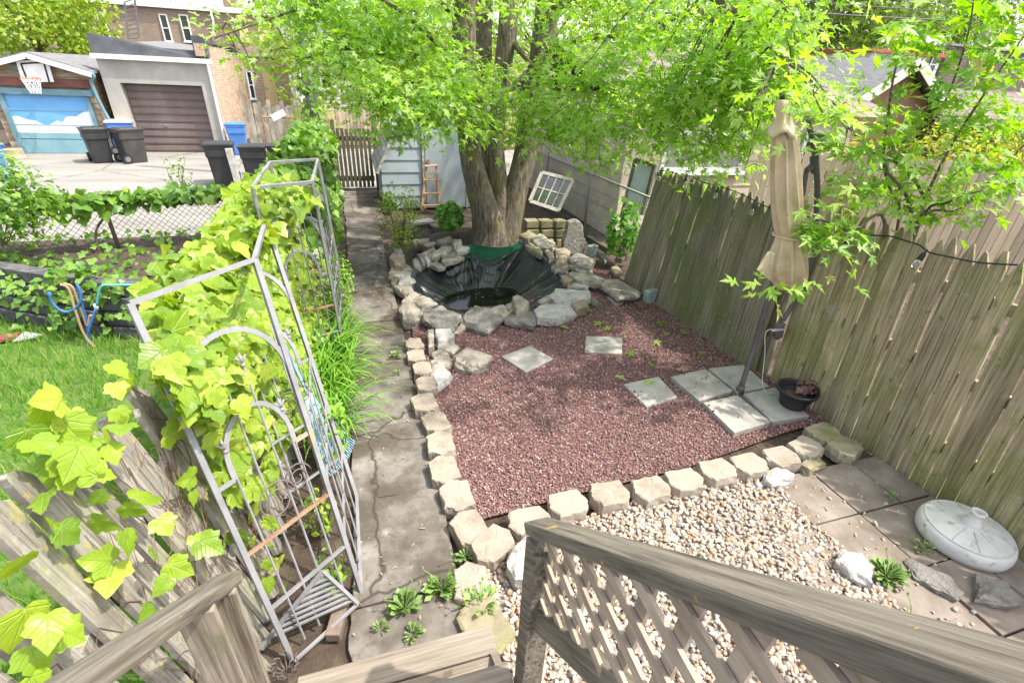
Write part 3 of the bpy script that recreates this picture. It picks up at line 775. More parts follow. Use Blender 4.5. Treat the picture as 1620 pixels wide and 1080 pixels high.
# an outer skirt tucked under the stones
b0 = len(V)
for i in range(nr):
    d = (rimw[i] - cw); d.z = 0; d.normalize(); V.append(tuple(rimw[i] + d * .06 + Vector((0, 0, -.05))))
for i in range(nr): F.append([i, b0 + i, b0 + (i + 1) % nr, (i + 1) % nr])
tag(link('pond_liner', raw_mesh('pond_liner', V, F, True), M['liner']), 'glossy black plastic sheet draped in folds inside the pond', 'pond liner')
m = MB(); ex = [cw + (p - cw) * 1.14 for p in ww]; m.add([(p.x, p.y, WZ) for p in ex], [list(range(len(ex)))])
tag(m.build('water', M['water']), kind='structure')
# green cloth behind the liner
top = bez([az(733, 393, .36), az(745, 388, .36), (az(775, 392, .36)), az(800, 391, .36), az(828, 381, .40)], 30)
bot = bez([az(722, 410, .22), az(745, 407, .24), az(768, 414, .22), az(792, 413, .25), az(818, 396, .32)], 30)
V = []; F = []
for j in range(9):
    for i in range(31):
        t = j / 8; p = top[i].lerp(bot[i], t); p.z += .014 * math.sin(t * 17 + i * .12) - .03 * math.sin(t * 3.14) * 1; V.append(p)
for j in range(8):
    for i in range(30): F.append([j * 31 + i, (j + 1) * 31 + i, (j + 1) * 31 + i + 1, j * 31 + i + 1])
tag(link('green_cloth', raw_mesh('green_cloth', V, F, True), M['greencloth']), 'dark green cloth hanging behind the liner below the tree', 'cloth')
M['bank'] = M['soil']

# ------------------------------------------------------------------ fences
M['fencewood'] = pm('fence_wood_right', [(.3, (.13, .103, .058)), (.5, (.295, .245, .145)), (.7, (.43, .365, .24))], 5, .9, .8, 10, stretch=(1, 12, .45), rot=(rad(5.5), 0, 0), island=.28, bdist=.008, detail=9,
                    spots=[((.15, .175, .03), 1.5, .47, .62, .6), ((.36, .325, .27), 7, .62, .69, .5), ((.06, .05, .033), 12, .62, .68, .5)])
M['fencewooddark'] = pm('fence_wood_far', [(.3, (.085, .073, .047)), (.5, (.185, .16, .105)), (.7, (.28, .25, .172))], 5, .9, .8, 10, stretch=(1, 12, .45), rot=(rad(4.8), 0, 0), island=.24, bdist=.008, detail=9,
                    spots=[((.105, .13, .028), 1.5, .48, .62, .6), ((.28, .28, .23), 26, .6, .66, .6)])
M['oldwood'] = pm('fence_wood_left', [(.3, (.135, .118, .098)), (.5, (.29, .262, .225)), (.7, (.42, .388, .34))], 5, .9, .9, 10, stretch=(1, 12, .45), island=.2, bdist=.008, detail=9,
                  spots=[((.40, .33, .08), 20, .57, .63, .6), ((.36, .37, .25), 26, .56, .62, .5), ((.11, .09, .065), 3, .55, .66, .55), ((.24, .25, .12), 5, .55, .66, .5), ((.4, .38, .33), 30, .62, .68, .5)])
M['railwood'] = pm('rail_wood', [(.3, (.05, .041, .029)), (.48, (.16, .136, .104)), (.7, (.262, .228, .18))], 2, .88, 1.0, 3, stretch=(28, 1.3, 28), rot=(rad(43), 0, 0), bdist=.006, detail=9,
                   spots=[((.62, .33, .06), 16, .66, .70, .8), ((.15, .15, .07), 3, .55, .7, .5)])
M['lattice'] = pm('lattice_wood', [(.3, (.22, .165, .115)), (.5, (.34, .27, .205)), (.7, (.44, .365, .285))], 6, .85, .5, 40, stretch=(3, 1.5, 6), island=.14, bdist=.003,
                  spots=[((.22, .2, .10), 3, .6, .75, .4)])
M['balwood'] = pm('baluster_wood', [(.3, (.10, .075, .05)), (.5, (.26, .215, .165)), (.7, (.38, .33, .265))], 5, .88, .9, 9, stretch=(12, 12, .5), bdist=.006, detail=9, spots=[((.12, .13, .05), 3, .56, .68, .5)])
M['stepwood'] = pm('step_wood', [(.3, (.15, .12, .09)), (.5, (.235, .196, .152)), (.7, (.31, .268, .215))], 5, .88, .5, 26, stretch=(.5, 14, 4), bdist=.005,
                   spots=[((.12, .08, .05), 7, .66, .70, .8)])
M['iron'] = pm('painted_iron', [(.35, (.18, .177, .182)), (.65, (.25, .246, .25))], 8, .5, .15, 60, spec=.4,
               spots=[((.42, .24, .13), 5, .6, .66, .85)])
M['darkiron'] = pm('dark_iron', [(.3, (.10, .075, .065)), (.7, (.18, .15, .14))], 12, .7, .2, 60)
M['rust'] = pm('rusty_iron', [(.3, (.2, .1, .06)), (.7, (.36, .22, .14))], 12, .85, .4, 60)
M['cord'] = pm('black_cord', [(.3, (.012, .012, .013)), (.7, (.025, .025, .025))], 8, .5, 0)
M['blackplastic'] = pm('black_plastic', [(.3, (.012, .013, .014)), (.7, (.03, .031, .033))], 4, .42, .1, 20, spec=.45)
M['glass'] = pm('bulb_glass', [(.3, (.72, .73, .70)), (.7, (.85, .85, .83))], 5, .04, 0, spec=.6); M['glass'].node_tree.nodes['Principled BSDF'].inputs['Transmission Weight'].default_value = .92

def picket(m, b, u, v, w, h, th, peak, r):
    """a pointed board: base b, u along the fence, v up the board; th thickness"""
    n = u.cross(v).normalized(); k = w / 2
    prof = [(-k, 0), (k, 0), (k * r.uniform(.96, 1.02), h - peak), (k * r.uniform(.05, .3), h + r.uniform(-.01, .01)), (-k * r.uniform(.05, .3), h), (-k, h - peak)]
    top = [b + u * x + v * y + n * (th / 2) for x, y in prof]
    m.prism(top, n * -th)

def fence_bay(root, name, a, b, ta, tb, pitch, h, seed, mat, peak=.13, gap=.008):
    """boards from a to b on the ground, with leans ta, tb (top offset)"""
    r = random.Random(seed); a, b, ta, tb = map(Vector, (a, b, ta, tb)); L = (b - a).length; n = int(L / pitch); m = MB()
    for i in range(n):
        t = (i + .5) / n; p = a.lerp(b, t); top = ta.lerp(tb, t) + Vector((r.uniform(-.012, .012), r.uniform(-.02, .02), 0))
        v = (Vector((0, 0, h)) + top).normalized(); u = (b - a).normalized(); u = (u - v * u.dot(v)).normalized()
        p = p + u.cross(v) * r.uniform(-.004, .004); p.z -= .02
        picket(m, p, u, v, L / n - gap * r.uniform(.5, 1.6), h + r.uniform(-.03, .03), .02, peak * r.uniform(.85, 1.1), r)
    m.build(name, M[mat], root)
    up = (Vector((0, 0, h)) + (ta + tb) / 2).normalized(); nn = (b - a).normalized().cross(up)
    for hh in (.35, .85, 1.4):
        if hh > h: continue
        m = MB(); off = nn * (.035 if nn.x > 0 else -.035)
        m.bar(a + (ta / h) * hh + Vector((0, 0, hh)) + off, b + (tb / h) * hh + Vector((0, 0, hh)) + off, .04, .085); m.build('rail', M[mat], root)
    for p, t in ((a, ta), (b, tb)):
        off = nn * (.1 if nn.x > 0 else -.1)
        m = MB(); m.bar(p + off, p + t + off + Vector((0, 0, h - .2)), .09, .09, (0, 1, 0)); m.build('post', M[mat], root)
f1 = thing('wooden_fence', 'dark mossy picket fence panel leaning outwards beside the pond', 'fence', (3.75, 4.7, 0))
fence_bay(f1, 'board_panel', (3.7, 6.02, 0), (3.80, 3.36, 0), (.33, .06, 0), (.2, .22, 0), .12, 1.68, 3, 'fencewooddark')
f2 = thing('wooden_fence', 'long green-stained picket fence beside the patio, string light cord along its tips', 'fence', (3.86, 1.8, 0))
fence_bay(f2, 'board_panel', (3.86, 3.2, 0), (3.93, .1, 0), (.2, .2, 0), (.16, .18, 0), .103, 1.76, 6, 'fencewood')
# left fence: weathered, crooked boards
LF0 = Vector((-.68, 0, 0)); LFT = Vector((-.30, .0, 1.4)); LFN = Vector((0, 1, 0)).cross(LFT).normalized()
def lf(px, py, off=.03): return aplane(px, py, LF0 + LFN * off * (1 if LFN.x > 0 else -1), LFN)
f3 = thing('wooden_fence', 'weathered grey board fence with yellow lichen, climbed by the vine', 'fence', (-.7, 3, 0))
r = random.Random(8); m = MB(); y = .1
while y < 6.6:
    w = r.choice([.12, .135, .15, .1]); h = 1.43 + max(0, 1.95 - y) * .24 + r.uniform(-.07, .07)
    p = Vector((-.68 + r.uniform(-.012, .012), y + w / 2, -.02)); v = Vector((-.30 + r.uniform(-.03, .03), r.uniform(-.014, .010), 1.4)).normalized(); u = Vector((0, 1, 0)); u = (u - v * u.y).normalized()
    # several short pieces so that the board bows a little and its end is ragged
    n = u.cross(v).normalized(); k = w / 2; prof = [(-k, 0), (k, 0), (k, h * .5), (k * .98, h - .05 * r.random()), (k * .7, h - .012), (k * .1, h + .02 * r.random()), (-k * .6, h - .01), (-k, h - .06 * r.random()), (-k, h * .5)]
    m.prism([p + u * x + v * q + n * .012 for x, q in prof], n * -.024)
    y += w + r.choice([.002, .004, .010, .005])
m.build('board_panel', M['oldwood'], f3)
for hh in (.35, 1.0):
    m = MB(); m.bar((-.68 - .214 * hh - .05, .1, hh), (-.68 - .214 * hh - .05, 6.6, hh), .04, .09); m.build('rail', M['oldwood'], f3)
for yy in (.6, 2.6, 4.6, 6.5):
    m = MB(); m.bar((-.80, yy, 0), (-1.05, yy, 1.3), .09, .09, (0, 1, 0)); m.build('post', M['oldwood'], f3)

# ------------------------------------------------------------------ string lights on the right fence
bulbpx = [(1041, 273, 1043, 288), (1086, 281, 1083, 297), (1137, 296, 1129, 316), (1196, 322, 1188, 337), (1343, 376, 1338, 386), (1463, 400, 1449, 418)]
sl_root = thing('string_lights', 'black cord of garden string lights hung along the fence tips', 'string lights', (3.95, 4, 1.6))
cp = [(1044, 270), (1060, 272), (1075, 277), (1092, 279), (1107, 286), (1118, 290), (1138, 295), (1160, 302), (1185, 313), (1205, 324), (1225, 330), (1275, 342), (1322, 356), (1345, 368), (1380, 372), (1410, 374), (1430, 380), (1455, 388), (1470, 399), (1500, 406), (1540, 414), (1570, 417), (1610, 419)]
FP0, FN0 = Vector((3.78, 4, 0)), Vector((1, 0, -.13)).normalized()
FP1, FN1 = Vector((3.86, 2, 0)), Vector((1, 0.02, -.11)).normalized()
def ff(px, py, off=.035):
    p0, n = (FP0, FN0) if px < 1215 else (FP1, FN1)
    return aplane(px, py, p0 - n * off, n)
m = MB(); m.tube(bez([ff(*p) for p in cp], 120), .006, 6); m.build('cord', M['cord'], sl_root)
for (x0, y0, x1, y1) in bulbpx:
    a = ff(x0, y0, .045); b = ff(x1, y1, .06); d = (b - a).normalized()
    m = MB(); m.tube([a - d * .03, a + d * .0, a + d * .012, a + d * .055, a + d * .06], [.005, .008, .016, .02, .02], 10)
    s = m.build('socket', M['cord'], sl_root, True)
    m = MB(); q = a + d * .06
    m.tube([q, q + d * .012, q + d * .03, q + d * .05, q + d * .064, q + d * .07], [.014, .02, .028, .028, .016, .003], 12)
    m.build('bulb', M['glass'], s, True)

# ------------------------------------------------------------------ deck rails and steps
RA = Vector((.47, 1.035, 1.29)); rdir = (Vector(ax(1620, 1088, .50)) - RA).normalized()
rr = thing('stair_railing', 'grey wooden stair rail with diagonal lattice, lichen on its top', 'railing', (.47, 1.0, 0))
m = MB(); side = Vector((1, 0, 0)); rup = side.cross(rdir); rup = rup if rup.z > 0 else -rup
m.bar(RA - rdir * .03, RA + rdir * 1.5, .092, .042, rup); m.build('top_rail', M['railwood'], rr, bevel=.006)
m = MB(); m.box((.47, 1.0, .62), (.088, .088, 1.25)); m.build('post', M['railwood'], rr, bevel=.005)
LB = RA + Vector((0, -.03, -.43)) ; 
m = MB(); m.bar(LB - rdir * -.02, LB + rdir * 1.4, .04, .09, rup); m.build('bottom_rail', M['railwood'], rr, bevel=.004)
# lattice slats in the x = const plane under the rail, two crossing layers
def clip_to_band(p, d):
    """intersect the line with the parallelogram between the rails; (y,z) plane"""
    ts = [-9, 9]
    top0 = (RA.y, RA.z - .03); slope = rdir.z / rdir.y
    for base, sgn in ((top0, 1), ((LB.y, LB.z + .03), -1)):
        # z - base_z - slope (y - base_y) <= 0 for top, >= 0 for bottom
        f0 = (p[1] - base[1] - slope * (p[0] - base[0])) * sgn; fd = (d[1] - slope * d[0]) * sgn
        t = -f0 / fd
        if fd > 0: ts[1] = min(ts[1], t)
        else: ts[0] = max(ts[0], t)
    f0 = p[0] - (RA.y - .075); fd = d[0]
    if abs(fd) > 1e-6:
        t = -f0 / fd
        if fd > 0: ts[1] = min(ts[1], t)
        else: ts[0] = max(ts[0], t)
    return ts
m = MB()
for layer, ang, xo in ((0, rad(86), .010), (1, rad(3), -.002)):
    d = (math.cos(ang), math.sin(ang)); d = (-d[0], d[1]) if layer == 0 else d
    nrm = (-d[1], d[0])
    for k in range(-40, 60):
        p = (RA.y - .5 + nrm[0] * k * .104, RA.z - .1 + nrm[1] * k * .104)
        t0, t1 = clip_to_band(p, d)
        if t1 - t0 < .03: continue
        a = Vector((.47 + xo, p[0] + d[0] * t0, p[1] + d[1] * t0)); b = Vector((.47 + xo, p[0] + d[0] * t1, p[1] + d[1] * t1))
        if max(a.y, b.y) < -.7: continue
        m.bar(a, b, .036, .010, (1, 0, 0))
m.build('lattice_panel', M['lattice'], rr)
LA = Vector(ax(362, 915, -.5)); ldir = Vector((0, rdir.y, rdir.z))
lr = thing('stair_railing', 'plain weathered handrail sloping up at the lower left, with bare balusters', 'railing', (-.5, 1.2, 0))
m = MB(); 
m.bar(LA, LA + ldir * 1.1, .08, .04, rup); m.build('top_rail', M['railwood'], lr, bevel=.01)
for k, q in enumerate((.12, .30)):
    p = LA + ldir * q; m = MB(); m.bar((p.x - .0, p.y, p.z - .03), (p.x - .0, p.y, p.z - .85), .085 if k else .09, .022, (0, 1, 0)); m.build('baluster', M['balwood'], lr)
st = thing('wooden_steps', 'weathered wooden stair treads with wet paw prints', 'steps', (0, 1.3, 0))
for k, (y1, z) in enumerate(((1.40, .19), (1.12, .37), (.84, .55), (.56, .73))):
    for q in range(2):
        m = MB(); yb = y1 - q * .145; m.box((-.03, yb - .07, z - .018), (.9, .137, .036)); m.build('tread', M['stepwood'], st, bevel=.006)
    for xx in (-.40, .36):
        pass
for xx in (-.45, .40):
    m = MB(); m.bar((xx, 1.38, .02), (xx, .5, .60), .035, .16); m.build('stringer', M['stepwood'], st)

# ------------------------------------------------------------------ iron garden arches leaning on the left fence
def iron_panel(root, bl, br, tl, tr, bare=False, mat='iron'):
    """one side of the arch, given by its four corners"""
    bl, br, tl, tr = map(Vector, (bl, br, tl, tr))
    def q(u, v): return bl.lerp(br, u).lerp(tl.lerp(tr, u), v)
    nn = (br - bl).cross(tl - bl).normalized()
    for a, b in ((q(0, 0), q(0, 1)), (q(1, 0), q(1, 1)))[int(bare):]:
        m = MB(); m.bar(a, b, .026, .026, nn); m.build('post', M[mat], root, bevel=.002)
    if not bare: m = MB(); m.bar(q(0, 1), q(1, 1), .022, .026, nn); m.build('top_bar', M[mat], root)
    for v in (.17, .34): m = MB(); m.bar(q(0, v), q(1, v), .014, .02, nn); m.build('cross_bar', M['rust' if v > .3 and not bare else mat], root)
    # arches: a full one, and one on flat shoulders
    m = MB(); P = []
    for k in range(17):
        a = math.pi * (1 - k / 16); P.append(q(.5 + .5 * math.cos(a), .70 + .17 * math.sin(a)))
    for a, b in zip(P, P[1:]): m.bar(a, b, .024, .010, nn)
    m.build('arch', M[mat], root)
    m = MB(); P = [q(0, .53), q(.18, .53)]
    for k in range(13):
        a = math.pi * (1 - k / 12); P.append(q(.5 + .32 * math.cos(a), .56 + .12 * math.sin(a)))
    P += [q(.82, .53), q(1, .53)]
    for a, b in zip(P, P[1:]): m.bar(a, b, .022, .009, nn)
    m.build('arch', M[mat], root)
    # rods with spear heads
    for u, v1 in ((.2, .60), (.4, .76), (.6, .77), (.8, .62)):
        m = MB(); m.tube([q(u, .02), q(u, v1)], .006, 6); rod = m.build('rod', M[mat], root)
        d = (q(u, v1) - q(u, v1 - .05)).normalized(); p = q(u, v1); s = (br - bl).normalized()
        m = MB(); m.tube([p, p + d * .006, p + d * .014, p + d * .02], [.007, .012, .012, .007], 8)
        m.tube([p + d * .02, p + d * .04, p + d * .075], [.006, .012, .001], 6)
        for sg in (-1, 1): m.tube([p + d * .022, p + d * .04 + s * .014 * sg, p + d * .052 + s * .024 * sg, p + d * .05 + s * .03 * sg], [.005, .006, .005, .001], 5)
        m.build('finial', M[mat], rod, True)
    # scroll work under the lower arch
    m = MB()
    for cu, cv, rad0 in ((.45, .42, .1), (.72, .44, .075)):
        P = []
        for k in range(40):
            a = k / 39 * 4.2 * math.pi; rr_ = rad0 * (1 - k / 48); P.append(q(cu, cv) + (br - bl).normalized() * rr_ * math.cos(a) + (tl - bl).normalized() * rr_ * math.sin(a) + nn * .01)
        m.tube(P, .004, 5)
    m.build('scroll', M['darkiron'], root, True)
    return q
a1 = thing('garden_arch', 'nearest grey iron garden arch tilted against the vine-covered fence', 'garden arch', (-.4, 2.0, 0))
BL, BR = az(462, 1042, 0), az(572, 938, 0); TL, TR = az(205, 480, 1.76), az(403, 410, 1.80)
q1 = iron_panel(a1, BL, BR, TL, TR)
dy = Vector(az(565, 790, 0)) - BR
BR2 = az(565, 790, 0); TR2 = az(420, 350, 1.74); BL2 = BL + dy; TL2 = TR2 + (TL - TR) * .9
q2 = iron_panel(a1, BL2, BR2, TL2, TR2, True)
m = MB(); m.bar(TR, TR2, .022, .022); m.build('top_bar', M['iron'], a1)
m = MB(); m.bar(BR + Vector((0, 0, .02)), BR2 + Vector((0, 0, .02)), .02, .02)
for t in (.18, .36, .53): m.bar(BR.lerp(TR, t), BR2.lerp(TR2, t), .012, .018)
m.build('side_bar', M['iron'], a1)
m = MB()
for t in (.25, .5, .75): m.tube([BR.lerp(BR2, t), TR.lerp(TR2, t) * .5 + BR.lerp(BR2, t) * .5 + Vector((0, 0, .1))], .006, 6)
m.build('side_rod', M['iron'], a1)
# diamond of slats hinged at the foot
m = MB(); D = [az(412, 1018, .12), az(440, 975, .2), az(512, 903, .36), az(565, 948, .14)]
t0, t1, t2, t3 = az(412, 1025, .05), az(510, 903, .33), az(566, 955, .08), az(466, 1045, .02)
m.bar(t0, t1, .02, .014); m.bar(t1, t2, .02, .014); m.bar(t2, t3, .018, .012)
for k in range(8):
    t = k / 8; m.bar(t1.lerp(t0, t * .9 + .08), t1.lerp(t2, t * .9 + .08), .014, .01)
m.build('slat_panel', M['iron'], a1)
m = MB(); m.tube(bez([lf(262, 590, .08), lf(255, 600, .1), lf(262, 610, .1), lf(262, 626, .06)], 14), .003, 5)
a2 = thing('garden_arch', 'second iron garden arch farther along the walk, wrapped in vine', 'garden arch', (-.3, 5.2, 0))
B3, B4 = az(545, 560, 0), az(549, 492, 0); T3, T4 = az(484, 288, 1.78), az(511, 252, 1.80)
T3.x, T4.x = (T3.x + T4.x) / 2, (T3.x + T4.x) / 2
wv = Vector((-.42, -.2, 0))
iron_panel(a2, B3 + wv, B3, T3 + wv, T3); iron_panel(a2, B4 + wv, B4, T4 + wv, T4)
for w_ in (Vector(), wv): m = MB(); m.bar(T3 + w_, T4 + w_, .022, .022); m.build('top_bar', M['iron'], a2)
m = MB()
for t in (.2, .38, .55): m.bar(B3.lerp(T3, t), B4.lerp(T4, t), .012, .018)
for t in (.2, .4, .6, .8): m.tube([B3.lerp(B4, t), T3.lerp(T4, t) * .7 + B3.lerp(B4, t) * .3], .006, 6)
m.build('side_rod', M['iron'], a2)

# ------------------------------------------------------------------ vine over the left fence and arches
M['ivy'] = leafmat('vine_leaf', [(0, (.14, .25, .02)), (.3, (.23, .36, .028)), (.7, (.33, .45, .04)), (.92, (.42, .51, .07)), (1, (.46, .5, .12))], .38, .36, .45, veins=True, vary=.35)
M['ivyfar'] = leafmat('vine_leaf_far', [(0, (.06, .15, .02)), (.5, (.12, .24, .03)), (.85, (.2, .34, .045)), (1, (.28, .40, .06))], .35, .38, .4)
M['stem'] = pm('vine_stem', [(.3, (.1, .06, .04)), (.7, (.2, .12, .09))], 10, .8, .2, 50)
def vine_leaves(name, Ps, size, mat, root, tm, out=(1, -.35, .55), spread=.55, tip=(.25, -.5, -.7)):
    n = len(Ps); N = RS.normal(0, spread, (n, 3)) + np.array(out); T = RS.normal(0, .5, (n, 3)) + np.array(tip)
    S = size * RS.uniform(.5, 1.15, n); return leaves(name, tm, Ps, N, T, S, mat, root)
v1 = thing('vine', 'big-leaved lime green creeper spilling over the near fence and arch', 'vine', (-.9, 2.5, 0))
P = []
def clus(px, py, n, s, off=.07, sz=.05):
    c = lf(px, py, off)
    for k in range(max(1, int(n * .42))): P.append(c + Vector((abs(RS.normal(0, sz)) , RS.normal(0, s * .8), RS.normal(0, s * .8))))
near = [(30, 712, 9, .06), (70, 692, 15, .075), (120, 676, 15, .075), (160, 672, 9, .06), (100, 700, 6, .08), (20, 770, 4, .05), (45, 850, 5, .05), (20, 900, 4, .05), (28, 1010, 7, .07), (55, 990, 4, .05), (10, 1050, 5, .06), (150, 770, 5, .05), (190, 800, 6, .06),
        (130, 760, 3, .04), (160, 850, 5, .06), (205, 860, 6, .06), (170, 910, 6, .06), (225, 905, 5, .05), (240, 975, 3, .03), (300, 845, 5, .04), (320, 870, 3, .03), (288, 760, 5, .05), (335, 775, 4, .04), (75, 780, 4, .05), (60, 735, 4, .06),
        (170, 580, 6, .07), (150, 600, 4, .06), (270, 690, 5, .06), (300, 640, 5, .06), (240, 615, 4, .05), (265, 665, 4, .05), (390, 840, 7, .05), (405, 880, 7, .05), (430, 905, 6, .04), (370, 800, 6, .05), (345, 825, 5, .04), (420, 930, 4, .03), (400, 790, 5, .05), (385, 760, 5, .05)]
for a in near: clus(*a)
NEARN = len(P)
vine_leaves('foliage', [tuple(p) for p in P], .094, M['ivy'], v1, IVY)
# the mass over the fence top, from the near arch to the far arch
def fence_mass(y0, y1, n, ztop=1.52, bulge=.3, lo=lambda y: .15):
    y = RS.uniform(y0, y1, n); kind = RS.rand(n); out = np.zeros((n, 3))
    lump = .55 + .75 * vnoise(y, y * 0, 1.7, 5)
    # over the top
    a = RS.uniform(-.3, math.pi * .75, n)
    rx = bulge * lump * RS.uniform(.55, 1.05, n); rz = (.30 * lump) * RS.uniform(.5, 1.1, n)
    topm = kind < .55
    out[:, 0] = np.where(topm, -.98 + rx * np.cos(a) + .05, 0); out[:, 1] = y; out[:, 2] = np.where(topm, ztop - .22 + rz * np.sin(a), 0)
    z = np.array([RS.uniform(lo(v), 1.45) for v in y]); fx = -.68 - .214 * z + RS.uniform(.03, .22, n) * (.5 + lump * .5)
    out[:, 0] = np.where(topm, out[:, 0], fx); out[:, 2] = np.where(topm, out[:, 2], z)
    return out
Pm = fence_mass(1.9, 6.0, 11000, 1.55, .34, lambda y: max(.1, .7 - (y - 2.1) * .45))
pq = np.array([pix(p) for p in Pm]); MASS = [(228, 400), (255, 345), (300, 300), (360, 280), (400, 258), (545, 195), (556, 330), (556, 520), (530, 640), (470, 800), (430, 905), (390, 870), (345, 760), (330, 690), (290, 640), (258, 585), (240, 500)]
Pm = Pm[inpoly(pq[:, 0], pq[:, 1], MASS) & (RS.rand(len(Pm)) < np.where(pq[:, 1] > 600, .2, np.where(pq[:, 0] < 270, .6, .9)))]
vine_leaves('foliage', Pm, .104, M['ivy'], v1, IVY, (.8, -.6, .75))
Pb = [tuple(TL2.lerp(TR2, RS.uniform(-.1, .95)) + Vector((RS.normal(0, .06), RS.normal(-.02, .05), RS.normal(-.08, .05)))) for k in range(130)] + [tuple(TL2.lerp(BL2, RS.uniform(0, .45)) + Vector((RS.normal(0, .07), RS.normal(-.04, .06), 0))) for k in range(120)] + [tuple((T3 + wv).lerp(T4 + wv, RS.rand()).lerp(T3, RS.uniform(0, .7)) + Vector((RS.normal(0, .08), RS.normal(-.04, .08), RS.normal(-.12, .05)))) for k in range(170)]
vine_leaves('foliage', Pb, .10, M['ivy'], v1, IVYLO, (.5, -.7, .8))
m = MB(); r = random.Random(2)
for k in range(80):
    y0 = r.uniform(.5, 2.6); z0 = r.uniform(.1, 1.0); P0 = []
    for q in range(9): P0.append(Vector((-.68 - .214 * z0 + .018 + r.uniform(0, .012), y0, z0))); z0 += r.uniform(-.02, .12); y0 += r.uniform(-.07, .07)
    m.tube(P0, r.uniform(.0012, .003), 5)
m.build('stem', M['stem'], v1)
v2 = thing('vine', 'darker dense creeper hedge over the far end of the left fence toward the gate', 'vine', (-.9, 9, 0))
Pm = fence_mass(6.0, 12.6, 4200, 1.5, .42, lambda y: .05)
Pm[:, 0] = Pm[:, 0] * 1.0 + .1
vine_leaves('foliage', Pm, .15, M['ivyfar'], v2, IVYLO, (.8, -.6, .7))
f4 = thing('wooden_fence', 'far low board fence under the dark creeper hedge', 'fence', (-.75, 9, 0))
m = MB(); r = random.Random(4); y = 6.7
while y < 12.6: picket(m, Vector((-.74, y, 0)), Vector((0, 1, 0)), Vector((-.1, 0, 1)).normalized(), .1, 1.25, .02, .05, r); y += .115
m.build('board_panel', M['fencewooddark'], f4)
m = MB(); m.bar((-.80, 6.7, .4), (-.80, 12.6, .4), .04, .09); m.bar((-.88, 6.7, 1.0), (-.88, 12.6, 1.0), .04, .09); m.build('rail', M['fencewooddark'], f4)

# ------------------------------------------------------------------ strappy and weedy plants along the walk
M['blade'] = leafmat('strap_leaf', [(0, (.10, .26, .03)), (.5, (.17, .37, .045)), (1, (.28, .46, .07))], .35, .4)
M['weed'] = leafmat('weed_leaf', [(0, (.14, .25, .06)), (.5, (.21, .33, .09)), (1, (.30, .40, .14))], .3, .5)
M['shrubleaf'] = leafmat('shrub_leaf', [(0, (.14, .30, .03)), (.5, (.22, .40, .045)), (1, (.34, .48, .08))], .4, .45)
M['twig'] = pm('twig', [(.3, (.10, .075, .055)), (.7, (.19, .15, .115))], 12, .9, .3, 60)
def blades(name, centers, n, L, wid, mat, root=None, up=1.0, droop=1.0, seg=6, lean=None, spread=.06, seed=1):
    r = np.random.RandomState(seed); V = []; F = []
    for c in centers:
        for k in range(n):
            a = r.uniform(0, 6.283); d = np.array([math.cos(a), math.sin(a), 0])
            if lean is not None: d = d * .8 + np.array(lean); d /= np.linalg.norm(d) + 1e-9
            l = L * r.uniform(.6, 1.15); b = np.array(c) + np.array([r.normal(0, spread), r.normal(0, spread), 0]); s = np.cross(d, [0, 0, 1]); e0 = up * r.uniform(.8, 1.4); w = wid * r.uniform(.7, 1.2); p = b.copy(); th = math.atan(e0 * 2)
            i0 = len(V)
            for j in range(seg + 1):
                t = j / seg; ww_ = w * (1 - t ** 2.2) * (.6 + .4 * min(1, t * 4)) + .0006
                V += [p - s * ww_ / 2, p + s * ww_ / 2 + np.array([0, 0, .15 * ww_])]
                th -= droop * r.uniform(.8, 1.2) * (.16 + .5 * t) * 6 / seg * .75
                p = p + (d * math.cos(th) + np.array([0, 0, 1]) * math.sin(th)) * l / seg
                p[2] = max(p[2], .015 + c[2] * .0)
            for j in range(seg): q = i0 + j * 2; F.append([q, q + 1, q + 3, q + 2])
    return link(name, raw_mesh(name, V, F, True), mat, root)
dl = thing('daylily', 'fountain of long arching strap leaves spilling onto the walk', 'plant', (-.42, 3.9, 0))
blades('foliage', [(-.42 + .07 * math.sin(k * 2), 3.3 + k * .18, 0) for k in range(9)], 40, .70, .024, M['blade'], dl, 1.6, 1.0, 7, (.55, -.15, 0), .07, 3)
dl2 = thing('daylily', 'smaller strap-leaved clump farther up the walk under the second arch', 'plant', (-.36, 5.2, 0))
blades('foliage', [(-.36, 4.95, 0), (-.34, 5.2, 0), (-.36, 5.45, 0)], 26, .42, .02, M['blade'], dl2, 1.5, 1.0, 7, (.5, -.1, 0), .06, 5)
def bush(name, label, cat, c, rx, ry, rz, n, size, mat, tmpl=DIAMOND, stems=6, hi=None, seed=1, tip=(0, 0, .3), holes=0):
    root = thing(name, label, cat, (c[0], c[1], c[2]))
    d = rnd_dirs(n); rr = RS.uniform(.2, 1, (n, 1)) ** .45
    if holes: d = d[vnoise(d[:, 0] * 3, d[:, 2] * 3 + d[:, 1] * 2, 1.0, seed) > holes]; rr = rr[:len(d)]
    P = np.array(c) + np.array([0, 0, rz]) + d * rr * np.array([rx, ry, rz]); N = d + RS.normal(0, .5, d.shape) + np.array([0, 0, .5]); T = RS.normal(0, .7, d.shape) + np.array(tip)
    leaves('foliage', tmpl, P, N, T, size * RS.uniform(.6, 1.2, len(P)), mat, root)
    r = random.Random(seed); m = MB()
    for k in range(stems):
        e = Vector(c) + Vector((r.uniform(-.7, .7) * rx, r.uniform(-.7, .7) * ry, rz * r.uniform(1.0, 1.75)))
        m.tube(bez([Vector(c) + Vector((r.uniform(-.03, .03), r.uniform(-.03, .03), -.02)), Vector(c).lerp(e, .5) + Vector((r.uniform(-.04, .04), r.uniform(-.04, .04), .04)), e], 8), [.008 - .0008 * i for i in range(9)], 5)
    m.build('stem', M['twig'], root)
    return root
bush('privet_shrub', 'bright leafy shoot between the two arches at the walk', 'shrub', (-.33, 5.75, 0), .2, .42, .36, 700, .045, M['shrubleaf'], OVAL, 8, seed=2)
